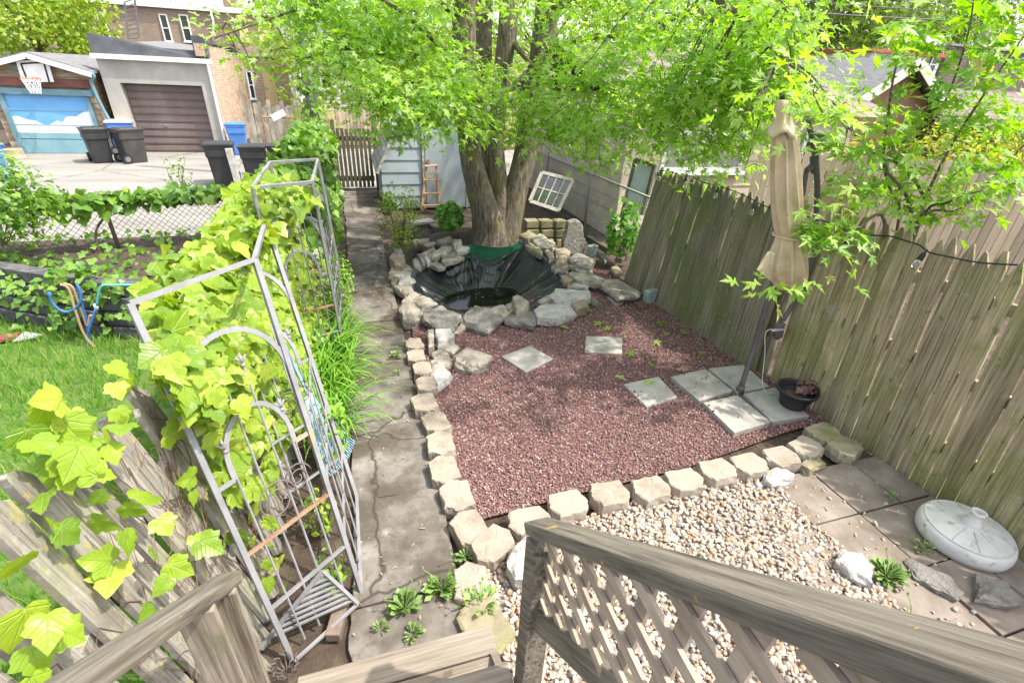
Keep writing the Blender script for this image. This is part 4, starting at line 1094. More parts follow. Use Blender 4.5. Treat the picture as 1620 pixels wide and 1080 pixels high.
bush('climbing_shrub', 'loose leafy stem growing up through the near arch', 'shrub', (-.33, 2.95, 0), .11, .22, .36, 150, .06, M['shrubleaf'], OVAL, 6, seed=3)
bush('low_shrub', 'small bright shoots at the foot of the near arch by the steps', 'shrub', (-.36, 1.98, 0), .12, .12, .13, 60, .055, M['shrubleaf'], OVAL, 5, seed=4)
bush('low_shrub', 'little shoots in the soil under the middle of the near arch', 'shrub', (-.42, 2.35, 0), .10, .12, .2, 70, .06, M['ivy'], OVAL, 5, seed=14)
# dandelions and weeds
DANDE = (np.array([(0, 0, 0), (.05, .2, .02), (.1, .3, .02), (.05, .38, .02), (.14, .52, .02), (.07, .6, .02), (.17, .78, 0), (0, 1, -.06), (-.17, .78, 0), (-.07, .6, .02), (-.14, .52, .02), (-.05, .38, .02), (-.1, .3, .02), (-.05, .2, .02)], float),
         np.array([[0, i, i + 1] for i in range(1, 13)]))
def weed(px, py, label, n=16, L=.16, stems=2, z=0.02, bud=True, flower=False, seed=0):
    n = int(n * 1.5); L *= .62
    c = az(px, py, z); root = thing('dandelion', label, 'weed', c); a = RS.uniform(0, 6.28, n); e = RS.uniform(.15, .9, n)
    T = np.stack([np.cos(a) * np.cos(e), np.sin(a) * np.cos(e), np.sin(e)], 1); N = np.stack([-np.cos(a) * np.sin(e), -np.sin(a) * np.sin(e), np.cos(e)], 1) + RS.normal(0, .15, (n, 3))
    leaves('rosette', DANDE, np.array(c) + T * .012, N, T, L * RS.uniform(.6, 1.15, n), M['weed'], root)
    r = random.Random(seed + int(px)); m = MB(); b = MB()
    for k in range(stems):
        e = c + Vector((r.uniform(-.1, .1), r.uniform(-.08, .1), r.uniform(.1, .2))); m = MB(); m.tube([c, c.lerp(e, .5) + Vector((0, 0, .03)), e], [.003, .0025, .002], 5); sm_ = m.build('stem', M['weed'], root); b = MB(); b.tube([e, e + Vector((0, 0, .008)), e + Vector((0, 0, .02))], [.004, .008, .003], 7); b.build('bud', M['yellow'] if flower else M['weed'], sm_)
M['yellow'] = pm('dandelion_flower', [(.3, (.75, .5, .02)), (.7, (.85, .65, .05))], 60, .8, 0)
for a in [(640, 962, 'sprawling weed in the crack of the walk, left of the two dandelions', 26, .15, 3), (700, 930, 'tall bushy dandelion between the walk and the single flat block', 34, .17, 5), (763, 962, 'dandelion rosette lying over the pebbles by the flat block', 15, .19, 3),
          (603, 995, 'small round-leaved weed in the cracked slab near the steps', 11, .07, 0), (653, 1003, 'lowest weed, right at the edge of the wooden step', 15, .09, 0), (737, 882, 'shoot sprouting at the corner edging block', 12, .1, 1),
          (625, 565, 'grassy tuft on the walk beside the strap-leaved plant', 22, .11, 0), (627, 592, 'pale weed beside the upper edging blocks on the walk', 12, .08, 0), (1402, 912, 'leggy weed clump between the limestone lump and the flagstone', 26, .17, 4),
          (1460, 870, 'heart-leaved weed at the foot of the white umbrella base', 9, .10, 1), (1412, 788, 'small weed in the patio joint under the fence', 7, .09, 0), (1440, 985, 'sparse weed among pebbles at the patio edge', 12, .09, 1), (735, 960, 'thin weed in front of the single flat block', 10, .12, 2, .02, True, True)]:
    weed(*a)
# leaf rake standing behind the arch
M['bluerake'] = pm('blue_plastic', [(.3, (.28, .50, .64)), (.7, (.36, .58, .72))], 4, .5, .05, 20)
rk = thing('leaf_rake', 'pale blue plastic leaf rake standing tines down behind the near arch', 'rake', (-.33, 3.0, 0))
c0, c1 = az(488, 625, .55), az(537, 735, .03); m = MB(); sd = Vector((.5, .9, 0)).normalized(); bdir = (c1 - c0)
for k in range(23):
    t = (k - 11) / 11; e = c1 + sd * t * .20 + Vector((.02 * (1 - t * t), 0, .02 + .05 * t * t)); s = c0 + sd * t * .035 + bdir * .1
    m.bar(s, s.lerp(e, .9), .011, .003, (1, 0, .3)); m.bar(s.lerp(e, .9), e + Vector((.02, 0, -.015)), .008, .003, (1, 0, .3))
m.build('tines', M['bluerake'], rk)
m = MB(); m.prism([c0 + sd * -.04, c0 + sd * .04, c0.lerp(c1, .62) + sd * .115, c0.lerp(c1, .62) + sd * -.115], Vector((-.006, 0, -.002))); m.build('rake_head', M['bluerake'], rk)
m = MB(); m.tube([c0, c0 + Vector((-.16, .0, .75))], .012, 8); m.build('handle', M['bluerake'], rk)
M['oldbrick'] = pm('old_brick', [(.3, (.13, .095, .075)), (.7, (.22, .165, .13))], 8, .9, .5, 50)
# wire plant basket and brick by the steps
wb = thing('wire_basket', 'small wire scroll basket on the soil at the foot of the arch by the steps', 'basket', az(455, 1065, 0)); m = MB(); c = az(455, 1062, .02)
for k in range(14):
    a = k / 14 * 6.283; m.tube(bez([c + Vector((.02 * math.cos(a), .02 * math.sin(a), 0)), c + Vector((.05 * math.cos(a), .05 * math.sin(a), .02)), c + Vector((.05 * math.cos(a), .05 * math.sin(a), .06)), c + Vector((.065 * math.cos(a + .3), .065 * math.sin(a + .3), .07))], 10), .0028, 5)
m.build('wires', M['darkiron'], wb)
m = MB(); m.box(az(533, 985, .03), (.075, .16, .06), Matrix.Rotation(-.25, 3, 'Z')); tag(m.build('brick', M['oldbrick'], bevel=.005), 'lone brick on the soil beside the end of the walk', 'brick')

# ------------------------------------------------------------------ folded cantilever umbrella
M['canvas'] = pm('umbrella_canvas', [(.28, (.42, .325, .20)), (.5, (.57, .46, .30)), (.72, (.66, .56, .40))], 4, .9, .35, 50, spots=[((.27, .25, .12), 2.6, .52, .68, .55)])
M['mast'] = pm('umbrella_mast', [(.3, (.075, .066, .066)), (.7, (.13, .118, .118))], 6, .55, .15, 60)
um = thing('patio_umbrella', 'folded beige cantilever umbrella tied with a strap, on a dark mast', 'umbrella', (3.4, 3.1, 0))
YM = 3.12
foot = az(1171, 617, .055); m = MB(); mp = [foot, ay(1193, 548, YM + .02), ay(1214, 478, YM + .04), ay(1229, 430, YM + .06), ay(1240, 392, YM + .08), ay(1250, 340, YM + .1)]
m.tube(bez(mp, 20), .024, 12); m.build('mast', M['mast'], um, True)
m = MB(); m.tube([foot - Vector((0, 0, .02)), foot + Vector((0, 0, .05))], [.04, .035], 12); m.build('mast_socket', M['mast'], um, True)
m = MB()
for d in ((.30, -.12), (-.34, .13), (.1, .42), (-.1, -.44)): m.bar(foot + Vector((0, 0, -.04)), foot + Vector((d[0], d[1], -.04)), .045, .03)
m.build('cross_foot', M['mast'], um)
YA = 3.28
ap = [ay(1278, 190, YA), ay(1284, 215, YA), ay(1289, 240, YA), ay(1293, 290, YA), ay(1292, 340, YA), ay(1288, 400, YA), ay(1272, 445, YA), ay(1252, 485, YA), ay(1238, 507, YA)]
m = MB(); m.tube(bez(ap, 40), [.021 + .002 * (i > 5) for i in range(41)], 12); m.build('arm', M['mast'], um, True)
m = MB(); m.tube([ay(1288, 248, YA), ay(1290, 272, YA)], [.033, .033], 12); m.bar(ay(1290, 258, YA), ay(1276, 270, YA - .02), .03, .04); m.bar(ay(1276, 268, YA - .02), ay(1270, 310, YA - .02), .02, .03); m.build('slide_collar', M['mast'], um)
m = MB(); a = ay(1234, 512, YA); b = ay(1230, 531, YA); m.tube([a + (a - b) * .1, a, b, b + (b - a) * .25], [.028, .047, .047, .02], 14); m.build('crank_housing', M['mast'], um, True)
m = MB(); m.tube(bez([ay(1232, 520, YA - .05), ay(1212, 525, 3.2), ay(1210, 560, 3.15), ay(1206, 600, 3.1), az(1207, 612, .07), az(1214, 622, .065), az(1222, 622, .065)], 30), .004, 6)
m.tube([ay(1221, 523, YA - .05), ay(1240, 521, YA - .05)], .01, 6); m.build('rope', pm('white_rope', [(.3, (.5, .48, .44)), (.7, (.65, .62, .58))], 30, .9, .2), um, True)
# the canopy: pleated tube along an axis, traced width by width
YC = 3.02
prof = [(205, 1224, 1254), (214, 1217, 1262), (235, 1217, 1265), (265, 1216, 1268), (300, 1215, 1271), (335, 1217, 1273), (362, 1220, 1274), (373, 1224, 1274), (385, 1220, 1277), (405, 1212, 1281), (425, 1207, 1282), (440, 1212, 1279), (452, 1222, 1272), (461, 1233, 1262)]
V = []; F = []; n = 72
for j, (y, x0, x1) in enumerate(prof):
    a = ay(x0, y, YC); b = ay(x1, y, YC); c = (a + b) / 2; wv_ = Vector((c.x, c.y, 0)).normalized(); u = Vector((wv_.y, -wv_.x, 0)); rx = abs((b - a).dot(u)) / 2 * .86
    for k in range(n):
        t = 2 * math.pi * k / n; pl = 1 + (.25 * (1 - 2 * abs(math.sin(t * 4.5 + .4 * math.sin(j * .45)))) + .06 * math.sin(t * 17 + j * .4)) * min(1, j / 2) * (.45 if 6 < j < 9 else 1)
        V.append(c + u * (rx * pl * math.cos(t)) + wv_ * (rx * .85 * pl * math.sin(t)) + Vector((0, 0, .012 * math.sin(t * 5 + j))))
for j in range(len(prof) - 1):
    for k in range(n): F.append([j * n + k, j * n + (k + 1) % n, (j + 1) * n + (k + 1) % n, (j + 1) * n + k])
F.append([(len(prof) - 1) * n + k for k in range(n)])
cano = link('canopy', raw_mesh('canopy', V, F, True), M['canvas'], um); sd_ = cano.modifiers.new('sub', 'SUBSURF'); sd_.levels = 1; sd_.render_levels = 1
m = MB(); fl = [ay(1216, 398, YC - .07), ay(1198, 427, YC - .09), ay(1219, 444, YC - .07), ay(1226, 400, YC - .08)]
m.prism(fl, (0, .012, 0)); m.build('canopy_flap', M['canvas'], cano)
prof = [(158, 1231, 1246), (161, 1226, 1251), (176, 1224, 1253), (195, 1221, 1256), (204, 1216, 1260), (210, 1209, 1265), (213, 1213, 1261)]
V = []; F = []
for j, (y, x0, x1) in enumerate(prof):
    a = ay(x0, y, YC - .01); b = ay(x1, y, YC - .01); c = (a + b) / 2; wv_ = Vector((c.x, c.y, 0)).normalized(); u = Vector((wv_.y, -wv_.x, 0)); rx = abs((b - a).dot(u)) / 2
    for k in range(n):
        t = 2 * math.pi * k / n; pl = 1 + .06 * math.sin(t * 7) * (j > 1); V.append(c + u * (rx * pl * math.cos(t)) + wv_ * (rx * .9 * pl * math.sin(t)) + Vector((0, 0, (.02 * math.sin(t * 4 + 1)) * (j > 3))))
for j in range(len(prof) - 1):
    for k in range(n): F.append([j * n + k, j * n + (k + 1) % n, (j + 1) * n + (k + 1) % n, (j + 1) * n + k])
link('canopy_cap', raw_mesh('canopy_cap', V, F, True), M['canvas'], um)
m = MB(); m.tube([ay(1237, 160, YC), ay(1238, 148, YC)], [.02, .014], 10); m.bar(ay(1230, 165, YC), ay(1246, 165, YC), .04, .02); m.build('hub', M['cord'], um)
m = MB(); a = ay(1221, 373, YC); b = ay(1276, 374, YC); c = (a + b) / 2; wv_ = Vector((c.x, c.y, 0)).normalized(); u = Vector((wv_.y, -wv_.x, 0)); rr_ = abs((b - a).dot(u)) / 2; m.tube([c + u * rr_ * 1.03 * math.cos(t / 30 * 6.283) + wv_ * rr_ * .88 * math.sin(t / 30 * 6.283) for t in range(31)], .007, 6, False)
m.bar(b, ay(1288, 379, YC - .02), .03, .006, (0, 1, 0)); m.build('tie_strap', M['canvas'], um)

# black plant pot with a small purple plant
pc = az(1253, 640, .055); pot = thing('plant_pot', 'black plastic plant pot with purple-leaved heuchera, on the umbrella slab by the fence', 'plant pot', pc)
m = MB(); m.lathe([(.105, 0), (.118, .02), (.11, .03), (.135, .09), (.152, .14), (.158, .152), (.178, .156), (.182, .17), (.178, .184), (.165, .186), (.155, .17), (.15, .12), (.0, .115)], pc, 36); m.build('pot', M['blackplastic'], pot, True)
m = MB(); m.lathe([(0, .0), (.148, .0)], pc + Vector((0, 0, .118)), 24); m.build('potting_soil', M['soil'], pot)
M['purple'] = leafmat('purple_leaf', [(0, (.10, .045, .05)), (.5, (.17, .09, .075)), (1, (.25, .17, .10))], .25, .45)
n = 36; d = rnd_dirs(n, .1, 1); hc = np.array(pc) + np.array([.09, -.02, .17]); leaves('foliage', IVYLO, hc + d * RS.uniform(.03, .10, (n, 1)), d + RS.normal(0, .3, (n, 3)) + [0, -.2, .5], d * [1, 1, -.2], RS.uniform(.04, .06, n), M['purple'], pot)
m = MB()
for k in range(7): m.tube([Vector(hc) + Vector((0, 0, -.06)), Vector(hc) + Vector((.05 * math.cos(k), .05 * math.sin(k), .05))], .0025, 5)
m.build('stem', M['stem'], pot)
# white umbrella base
M['whiteplastic'] = pm('white_plastic', [(.3, (.52, .50, .46)), (.7, (.63, .61, .565))], 5, .55, .25, 60, spots=[((.16, .15, .13), 14, .58, .68, .6), ((.33, .325, .3), 3, .48, .66, .6)])
bc = az(1519, 853, .015); ub = thing('umbrella_base', 'empty round white plastic umbrella base lying on the patio', 'umbrella base', bc)
m = MB(); m.lathe([(.0, 0), (.24, .0), (.256, .012), (.262, .045), (.258, .085), (.25, .104), (.23, .118), (.1, .138), (.055, .143), (.05, .15), (.0, .15)], bc, 56); m.build('body', M['whiteplastic'], ub, True)
m = MB()
for k in range(10):
    a = k / 10 * 6.283 + .2; d = Vector((math.cos(a), math.sin(a), 0)); m.tube([bc + d * .07 + Vector((0, 0, .1425)), bc + d * .15 + Vector((0, 0, .1315)), bc + d * .225 + Vector((0, 0, .120))], .005, 5)
P = [bc + Vector((.235 * math.cos(t / 50 * 6.283), .235 * math.sin(t / 50 * 6.283), .118)) for t in range(51)]; m.tube(P, .004, 5); m.build('rib', M['whiteplastic'], ub, True)
m = MB(); m.lathe([(.05, .14), (.048, .19), (.036, .195), (.036, .24), (.042, .245), (.042, .262), (.03, .262), (.03, .16)], bc, 24); m.build('tube_socket', M['whiteplastic'], ub, True)

# ------------------------------------------------------------------ the big maple
M['bark'] = pm('maple_bark', [(.32, (.065, .05, .037)), (.5, (.165, .132, .098)), (.68, (.27, .225, .175))], 5, .95, 1.0, 7, stretch=(6, 6, 1.1), bdist=.04, detail=10, spots=[((.19, .19, .05), 2.0, .52, .66, .55), ((.30, .28, .24), 9, .6, .7, .5)])
M['maple'] = leafmat('maple_leaf', [(0, (.19, .31, .05)), (.35, (.30, .43, .08)), (.7, (.40, .53, .13)), (.92, (.42, .56, .18)), (1, (.5, .6, .3))], .56, .38, .5, glow=1.6, tint=(.86, 1.0, .5))
mt = thing('maple_tree', 'big multi-stemmed silver maple overhanging the pond with bright green leaves', 'tree', (2.1, 7.75, .2))
def ptube(pts, n=10, sub=28):
    P = [ay(x, y, Y) for x, y, Y, w in pts]; R_ = []
    for (x, y, Y, w), p in zip(pts, P): R_.append(w / FPX * (p - Vector((0, 0, EYE))).length / 2 * .97)
    Q = bez(P, sub); k = len(pts) - 1; rr = [R_[min(int(i / sub * k), k - 1)] * (1 - (i / sub * k - min(int(i / sub * k), k - 1))) + R_[min(int(i / sub * k), k - 1) + 1] * (i / sub * k - min(int(i / sub * k), k - 1)) for i in range(sub + 1)]
    return Q, rr
trunks = [[(774, 398, 7.8, 84), (774, 365, 7.8, 62), (763, 320, 7.75, 47), (748, 262, 7.72, 40), (740, 200, 7.72, 38), (733, 120, 7.75, 38), (735, 40, 7.8, 37), (735, -60, 7.85, 36), (715, -220, 7.9, 30)],
          [(788, 398, 7.85, 72), (790, 350, 7.85, 44), (789, 290, 7.9, 30), (786, 220, 7.95, 27), (792, 140, 8.0, 30), (802, 60, 8.0, 30), (806, -20, 8.0, 28), (820, -220, 8.1, 24)],
          [(800, 398, 7.85, 70), (803, 355, 7.85, 52), (817, 300, 7.85, 42), (832, 240, 7.9, 40), (842, 170, 7.95, 38), (856, 90, 8.0, 38), (866, 20, 8.0, 36), (880, -60, 8.0, 34), (905, -220, 8.1, 28)],
          [(772, 385, 8.1, 50), (772, 300, 8.2, 30), (766, 240, 8.3, 32), (757, 180, 8.4, 30), (764, 90, 8.6, 28), (768, -40, 8.8, 24)]]
for k, t in enumerate(trunks):
    Q, rr = ptube(t); m = MB(); b0 = len(m.v); m.tube(Q, rr, 20)
    V = np.array(m.v); d = vnoise(V[:, 0] * 1.0 + V[:, 1] * 1.3, V[:, 2] * .35, 9, k) - .5
    for i in range(len(m.v)):
        ri = i // 20
        if ri < len(Q): c = Q[ri]; v = Vector(m.v[i]); m.v[i] = tuple(c + (v - c) * (.86 + .13 * d[i]))
    m.build('trunk', M['bark'], mt, True)

limbs = [[(738, 150, 7.75, 14), (700, 80, 7.3, 9), (650, 30, 6.9, 6), (590, -10, 6.5, 4)], [(736, 100, 7.75, 12), (690, 75, 7.6, 8), (640, 95, 7.2, 5), (560, 78, 7.0, 3), (470, 95, 6.9, 2)], [(745, 230, 7.7, 10), (700, 160, 7.2, 7), (640, 130, 6.8, 4), (580, 160, 6.6, 2)],
         [(858, 80, 8, 14), (930, 60, 7.2, 9), (1010, 50, 6.2, 7), (1090, 20, 5.2, 5)], [(842, 170, 7.95, 10), (900, 150, 7.2, 6), (980, 170, 6.4, 4), (1040, 190, 6, 3), (1090, 240, 5.8, 2)], [(866, 20, 8, 14), (960, -30, 6.6, 9), (1080, -20, 5.0, 8), (1180, 30, 4.1, 6), (1230, 90, 3.8, 3)], [(880, -60, 8, 16), (1000, -120, 6, 14), (1150, -150, 4.4, 12)],
         [(735, 30, 7.8, 10), (640, -20, 7.4, 7), (520, 0, 7.0, 4), (400, 40, 6.8, 2), (340, 60, 6.7, 1.5)], [(806, 60, 8, 9), (850, 110, 7.4, 5), (900, 120, 6.8, 3), (940, 200, 6.6, 2)]]
for t in limbs:
    Q, rr = ptube(t, 6, 18); m = MB(); m.tube(Q, [max(q, .006) for q in rr], 7); m.build('limb', M['bark'], mt, True)
rc = random.Random(17); cl = []
def crow(y, x0, x1, step, Yf, rad_, k, jy=18):
    x = x0
    while x <= x1:
        Y = Yf(x) + rc.uniform(-.5, .5); cl.append((ay(x + rc.uniform(-14, 14), y + rc.uniform(-jy, jy), Y), rad_ * rc.uniform(.8, 1.25), int(k * rc.uniform(.7, 1.3)))); x += step
Yf = lambda x: 7.2 - max(0, (x - 780)) / 470 * 3.2
crow(-40, 470, 1000, 62, lambda x: Yf(x), .5, 150)
crow(20, 480, 720, 50, lambda x: 7.0, .42, 170); crow(20, 880, 1270, 52, Yf, .4, 130); crow(30, 735, 880, 70, lambda x: 8.6, .4, 60)
crow(70, 560, 715, 46, lambda x: 6.9, .42, 170); crow(75, 890, 1265, 52, Yf, .38, 130); crow(80, 790, 840, 50, lambda x: 8.6, .35, 60)
crow(125, 580, 720, 44, lambda x: 6.7, .36, 150); crow(125, 770, 1260, 52, Yf, .34, 115)
crow(165, 590, 740, 42, lambda x: 6.5, .3, 110, 12); crow(165, 760, 1240, 44, Yf, .32, 130, 14)
crow(200, 640, 700, 40, lambda x: 6.4, .24, 70, 8); crow(200, 820, 1200, 44, lambda x: Yf(x) * .98, .28, 100, 12)
for (x, y, Y, rr_, k) in [(735, 196, 6.2, .22, 70), (760, 205, 6.2, .18, 45), (855, 222, 6.6, .2, 45), (888, 205, 6.4, .22, 60), (925, 222, 6.1, .25, 80), (950, 262, 6.0, .2, 40), (975, 250, 6.0, .22, 55), (1010, 235, 5.8, .25, 75), (1055, 225, 5.4, .25, 70), (1095, 245, 5.2, .25, 60), (1120, 280, 5.1, .16, 30),
                        (1150, 235, 4.6, .22, 60), (1180, 265, 4.4, .16, 35), (1195, 215, 4.2, .2, 60), (1060, 150, 4.8, .35, 110), (1140, 110, 4.2, .35, 120), (1200, 160, 3.9, .3, 120), (1240, 120, 3.8, .26, 90), (1262, 170, 3.7, .2, 50), (1300, 165, 3.7, .16, 20),
                        (1250, 128, 2.95, .10, 20), (1285, 150, 2.9, .10, 20), (1305, 185, 2.9, .10, 20), (1325, 172, 2.95, .12, 22), (1340, 205, 2.95, .12, 22), (1205, 150, 3.05, .09, 14), (1190, 178, 3.1, .09, 14), (1285, 200, 3.15, .06, 10), (372, 75, 6.9, .2, 30), (352, 45, 6.9, .18, 22), (385, 42, 6.9, .16, 22), (432, 40, 6.9, .22, 40), (440, 78, 6.9, .2, 28), (405, 118, 6.8, .12, 12), (420, 22, 6.9, .2, 28), (478, 98, 6.8, .24, 36), (515, 92, 6.8, .26, 50), (545, 120, 6.7, .26, 55), (540, 60, 6.8, .3, 80), (470, 20, 6.9, .26, 55), (505, 10, 6.9, .28, 65), (600, 190, 6.5, .22, 45), (570, 165, 6.5, .22, 45), (640, 215, 6.4, .16, 26)]:
    cl.append((ay(x, y, Y), rr_, k))
# the part of the crown above the picture; it throws the dappled shade
for k in range(24):
    x = rc.uniform(.2, 7.5); y = rc.uniform(1.4, 10); z = rc.uniform(4.6, 7.5)
    if x < 1.2 and y < 5: continue
    cl.append((Vector((x, y, z)), rc.uniform(.45, .8), 90))
cl = [(c_, r_, int(k_ * 1.35)) for c_, r_, k_ in cl]
P, N, T = spray_points(cl, 13, .15)
limb_pts = [p for t in limbs + trunks for p in ptube(t, 6, 14)[0]]
m = MB(); rt = random.Random(8)
for c_, r_, k_ in cl:
    if c_.z > 4.6 or k_ < 14: continue
    q_ = min(limb_pts, key=lambda p: (p - c_).length + max(0, c_.z - p.z) * .5)
    if .1 < (q_ - c_).length < 2.2: m.tube(bez([q_, q_.lerp(c_, .5) + Vector((0, 0, .06)), c_], 6), [.011, .01, .009, .008, .007, .006, .005], 5, False)
    for k in range(4):
        e_ = c_ + Vector((rt.gauss(0, 1), rt.gauss(0, 1), rt.gauss(-.2, .6))).normalized() * r_ * .9; m.tube([c_, c_.lerp(e_, .5) + Vector((0, 0, .03)), e_], [.005, .004, .002], 4, False)
tag(m.build('branchwork', M['bark'], mt), kind='stuff')
keep = np.ones(len(P), bool)
S = RS.uniform(.055, .108, len(P)); S[P[:, 2] > 4.4] *= 1.4
leaves('crown', MAPLE, P[keep], N[keep], T[keep], S[keep], M['maple'], mt)

# ------------------------------------------------------------------ sapling behind the right fence
M['sapling'] = leafmat('sapling_leaf', [(0, (.15, .30, .035)), (.4, (.23, .39, .05)), (.8, (.33, .48, .075)), (.95, (.38, .48, .12)), (1, (.45, .38, .14))], .45, .42, .4, tint=(.85, 1.0, .42))
sp = thing('maple_sapling', 'young many-stemmed maple leaning over the right fence', 'tree', (4.6, 2.6, 0))
stems = [[(1448, 362, 2.75), (1470, 300, 2.75), (1508, 225, 2.75), (1550, 160, 2.7), (1590, 100, 2.65), (1640, 30, 2.6)], [(1440, 362, 2.8), (1400, 262, 2.85), (1440, 215, 2.9), (1490, 170, 2.9), (1530, 60, 2.85), (1545, -40, 2.85)], [(1448, 365, 2.8), (1500, 320, 2.6), (1560, 300, 2.45), (1640, 285, 2.35)],
         [(1446, 365, 2.8), (1520, 330, 2.7), (1600, 250, 2.6), (1660, 190, 2.5)], [(1420, 362, 3.0), (1408, 300, 3.0), (1398, 250, 3.05), (1412, 130, 3.1), (1430, 70, 3.1), (1440, 45, 3.1)], [(1400, 360, 2.8), (1345, 372, 2.8), (1318, 385, 2.75), (1300, 398, 2.7)], [(1452, 360, 2.7), (1455, 300, 2.8), (1420, 260, 2.9), (1380, 240, 3.0), (1340, 200, 3.1)]]
cl2 = []; base = Vector((4.5, 2.75, 1.2))
for t in stems:
    P_ = [ay(*q) for q in t]; P_ = ([Vector((4.55, 2.8, 0)), P_[0]] if t[0][1] > 300 and t[0][0] > 1395 else [P_[0] + Vector((.3, .1, -.2))]) + P_
    P_ = [q for i, q in enumerate(P_) if i == 0 or (q - P_[i - 1]).length > .01]
    Q = bez(P_, 26); m = MB(); m.tube(Q, [.015 - .0105 * i / 26 for i in range(27)], 7); m.build('stem', M['twig'], sp, True)
    for i in range(9, 27, 2): cl2.append((Q[i] + Vector((rc.uniform(-.1, .1), rc.uniform(-.1, .1), rc.uniform(-.04, .1))), .11, 8))
for (x, y, Y, rr_, k) in [(1330, 230, 3.0, .18, 40), (1370, 215, 3.0, .18, 40), (1420, 190, 3.0, .18, 40), (1390, 290, 2.8, .16, 26), (1350, 300, 2.8, .16, 24), (1320, 330, 2.8, .15, 22), (1315, 395, 2.75, .12, 18), (1322, 415, 2.7, .1, 12), (1305, 362, 2.8, .08, 10), (1225, 440, 2.7, .06, 10), (1213, 462, 2.7, .06, 9), (1480, 140, 2.9, .2, 40), (1520, 120, 2.85, .18, 36), (1560, 120, 2.7, .18, 34), (1600, 150, 2.6, .2, 40), (1580, 200, 2.6, .16, 26), (1540, 200, 2.7, .15, 24), (1440, 60, 3.1, .16, 44), (1470, 75, 3.0, .12, 24), (1530, 30, 2.85, .16, 34), (1515, 70, 2.85, .14, 26), (1600, 290, 2.4, .12, 18), (1570, 330, 2.4, .1, 14), (1495, 330, 2.6, .12, 18), (1450, 250, 2.8, .16, 24), (1490, 260, 2.75, .14, 20), (1590, 60, 2.7, .15, 24), (1610, 90, 2.6, .15, 24)]:
    cl2.append((ay(x, y, Y), rr_ * .9, max(6, int(k * .62))))
P, N, T = spray_points(cl2, 9, .1)
leaves('crown', MAPLE, P, N, T, RS.uniform(.06, .135, len(P)), M['sapling'], sp)
# leafy shoot on the chain link fence, and the shrub and potted plant by the shed
M['potgreen'] = leafmat('sapling_green', [(0, (.07, .19, .03)), (.6, (.13, .30, .045)), (1, (.22, .40, .07))], .42, .42)
bush('elder_sapling', 'fresh green sapling growing through the chain link beside the leaning fence', 'sapling', (3.95, 6.7, .1), .3, .26, .52, 520, .085, M['potgreen'], IVYLO, 6, seed=12, holes=.4)
bush('currant_shrub', 'sparse upright shrub with tiny leaves in front of the shed', 'shrub', az(635, 400, .1), .38, .3, .55, 1300, .052, M['ivy'], OVAL, 16, seed=5, holes=.36)
pp = bush('potted_plant', 'leafy green bush in a dark pot beside the maple trunk', 'potted plant', az(712, 366, .28), .25, .22, .25, 620, .07, leafmat('potted_leaf', [(0, (.09, .22, .04)), (.6, (.16, .34, .06)), (1, (.26, .42, .09))], .4, .4), IVYLO, 8, seed=6, holes=.3)
pc2 = az(712, 366, .08); m = MB(); m.lathe([(.0, 0), (.12, 0), (.16, .2), (.172, .2), (.172, .23), (.15, .23), (.14, .17), (0, .17)], pc2, 24); m.build('pot', M['blackplastic'], pp, True)
bush('leafy_weed', 'broad-leaved dark weed at the corner of the shed', 'weed', (.62, 10.6, 0), .14, .2, .2, 60, .13, leafmat('dock_leaf', [(0, (.05, .15, .03)), (1, (.12, .28, .05))], .3, .4), OVAL, 3, seed=7)

# ------------------------------------------------------------------ the shed, ladder, sash
M['shedpaint'] = pm('shed_paint', [(.3, (.30, .345, .37)), (.6, (.38, .425, .45)), (.8, (.44, .48, .50))], 2.2, .75, .15, 40, spots=[((.25, .24, .22), 3.4, .6, .7, .5)])
M['shingle'] = brickmat('shingle_roof', (.27, .24, .22), (.38, .35, .32), (.12, .11, .10), .25, .13, .012)
M['roofgrey'] = pm('roof_grey', [(.3, (.12, .115, .115)), (.7, (.21, .205, .205))], 5, .95, .4, 40, stretch=(1, 1, 8))
sh = thing('garden_shed', 'pale blue-grey painted shed with a flat door, behind the maple', 'shed', (1.6, 10.9, 0))
ysd = 10.9; fp = [(.52, 0), (.54, .85), (.84, 1.55), (1.55, 1.95), (3.05, 1.95), (3.05, 0)]
m = MB()
m.prism([Vector((x, ysd, z)) for x, z in fp], (0, 1.9, 0)); m.build('wall', M['shedpaint'], sh)
m = MB(); m2 = MB(); zz = .03
while zz < 1.9:                                                 # clapboards on the front, lapped
    x0 = .5 if zz < .85 else .5 + (zz - .85) / .7 * .32; 
    for mm_, xa, xb in ((m, x0 + .02, 1.36), (m2, 2.38, 3.06)): mm_.add([(xa, ysd - .022, zz), (xb, ysd - .022, zz), (xb, ysd - .004, zz + .24), (xa, ysd - .004, zz + .24), (xa, ysd, zz), (xb, ysd, zz)], [[0, 1, 2, 3], [4, 5, 1, 0]])
    zz += .245
m.build('siding', M['shedpaint'], sh); m2.build('siding', M['shedpaint'], sh)
m = MB(); m.prism([Vector((.40, ysd - .1, .78)), Vector((.44, ysd - .1, .74)), Vector((.88, ysd - .1, 1.6)), Vector((.84, ysd - .1, 1.64))], (0, 2.1, 0)); m.prism([Vector((.83, ysd - .1, 1.62)), Vector((.86, ysd - .1, 1.57)), Vector((1.56, ysd - .1, 1.98)), Vector((1.53, ysd - .1, 2.03))], (0, 2.1, 0)); m.prism([Vector((1.5, ysd - .12, 1.99)), Vector((3.15, ysd - .12, 1.99)), Vector((3.15, ysd - .12, 2.04)), Vector((1.5, ysd - .12, 2.04))], (0, 2.1, 0)); m.build('roof', M['shingle'], sh)
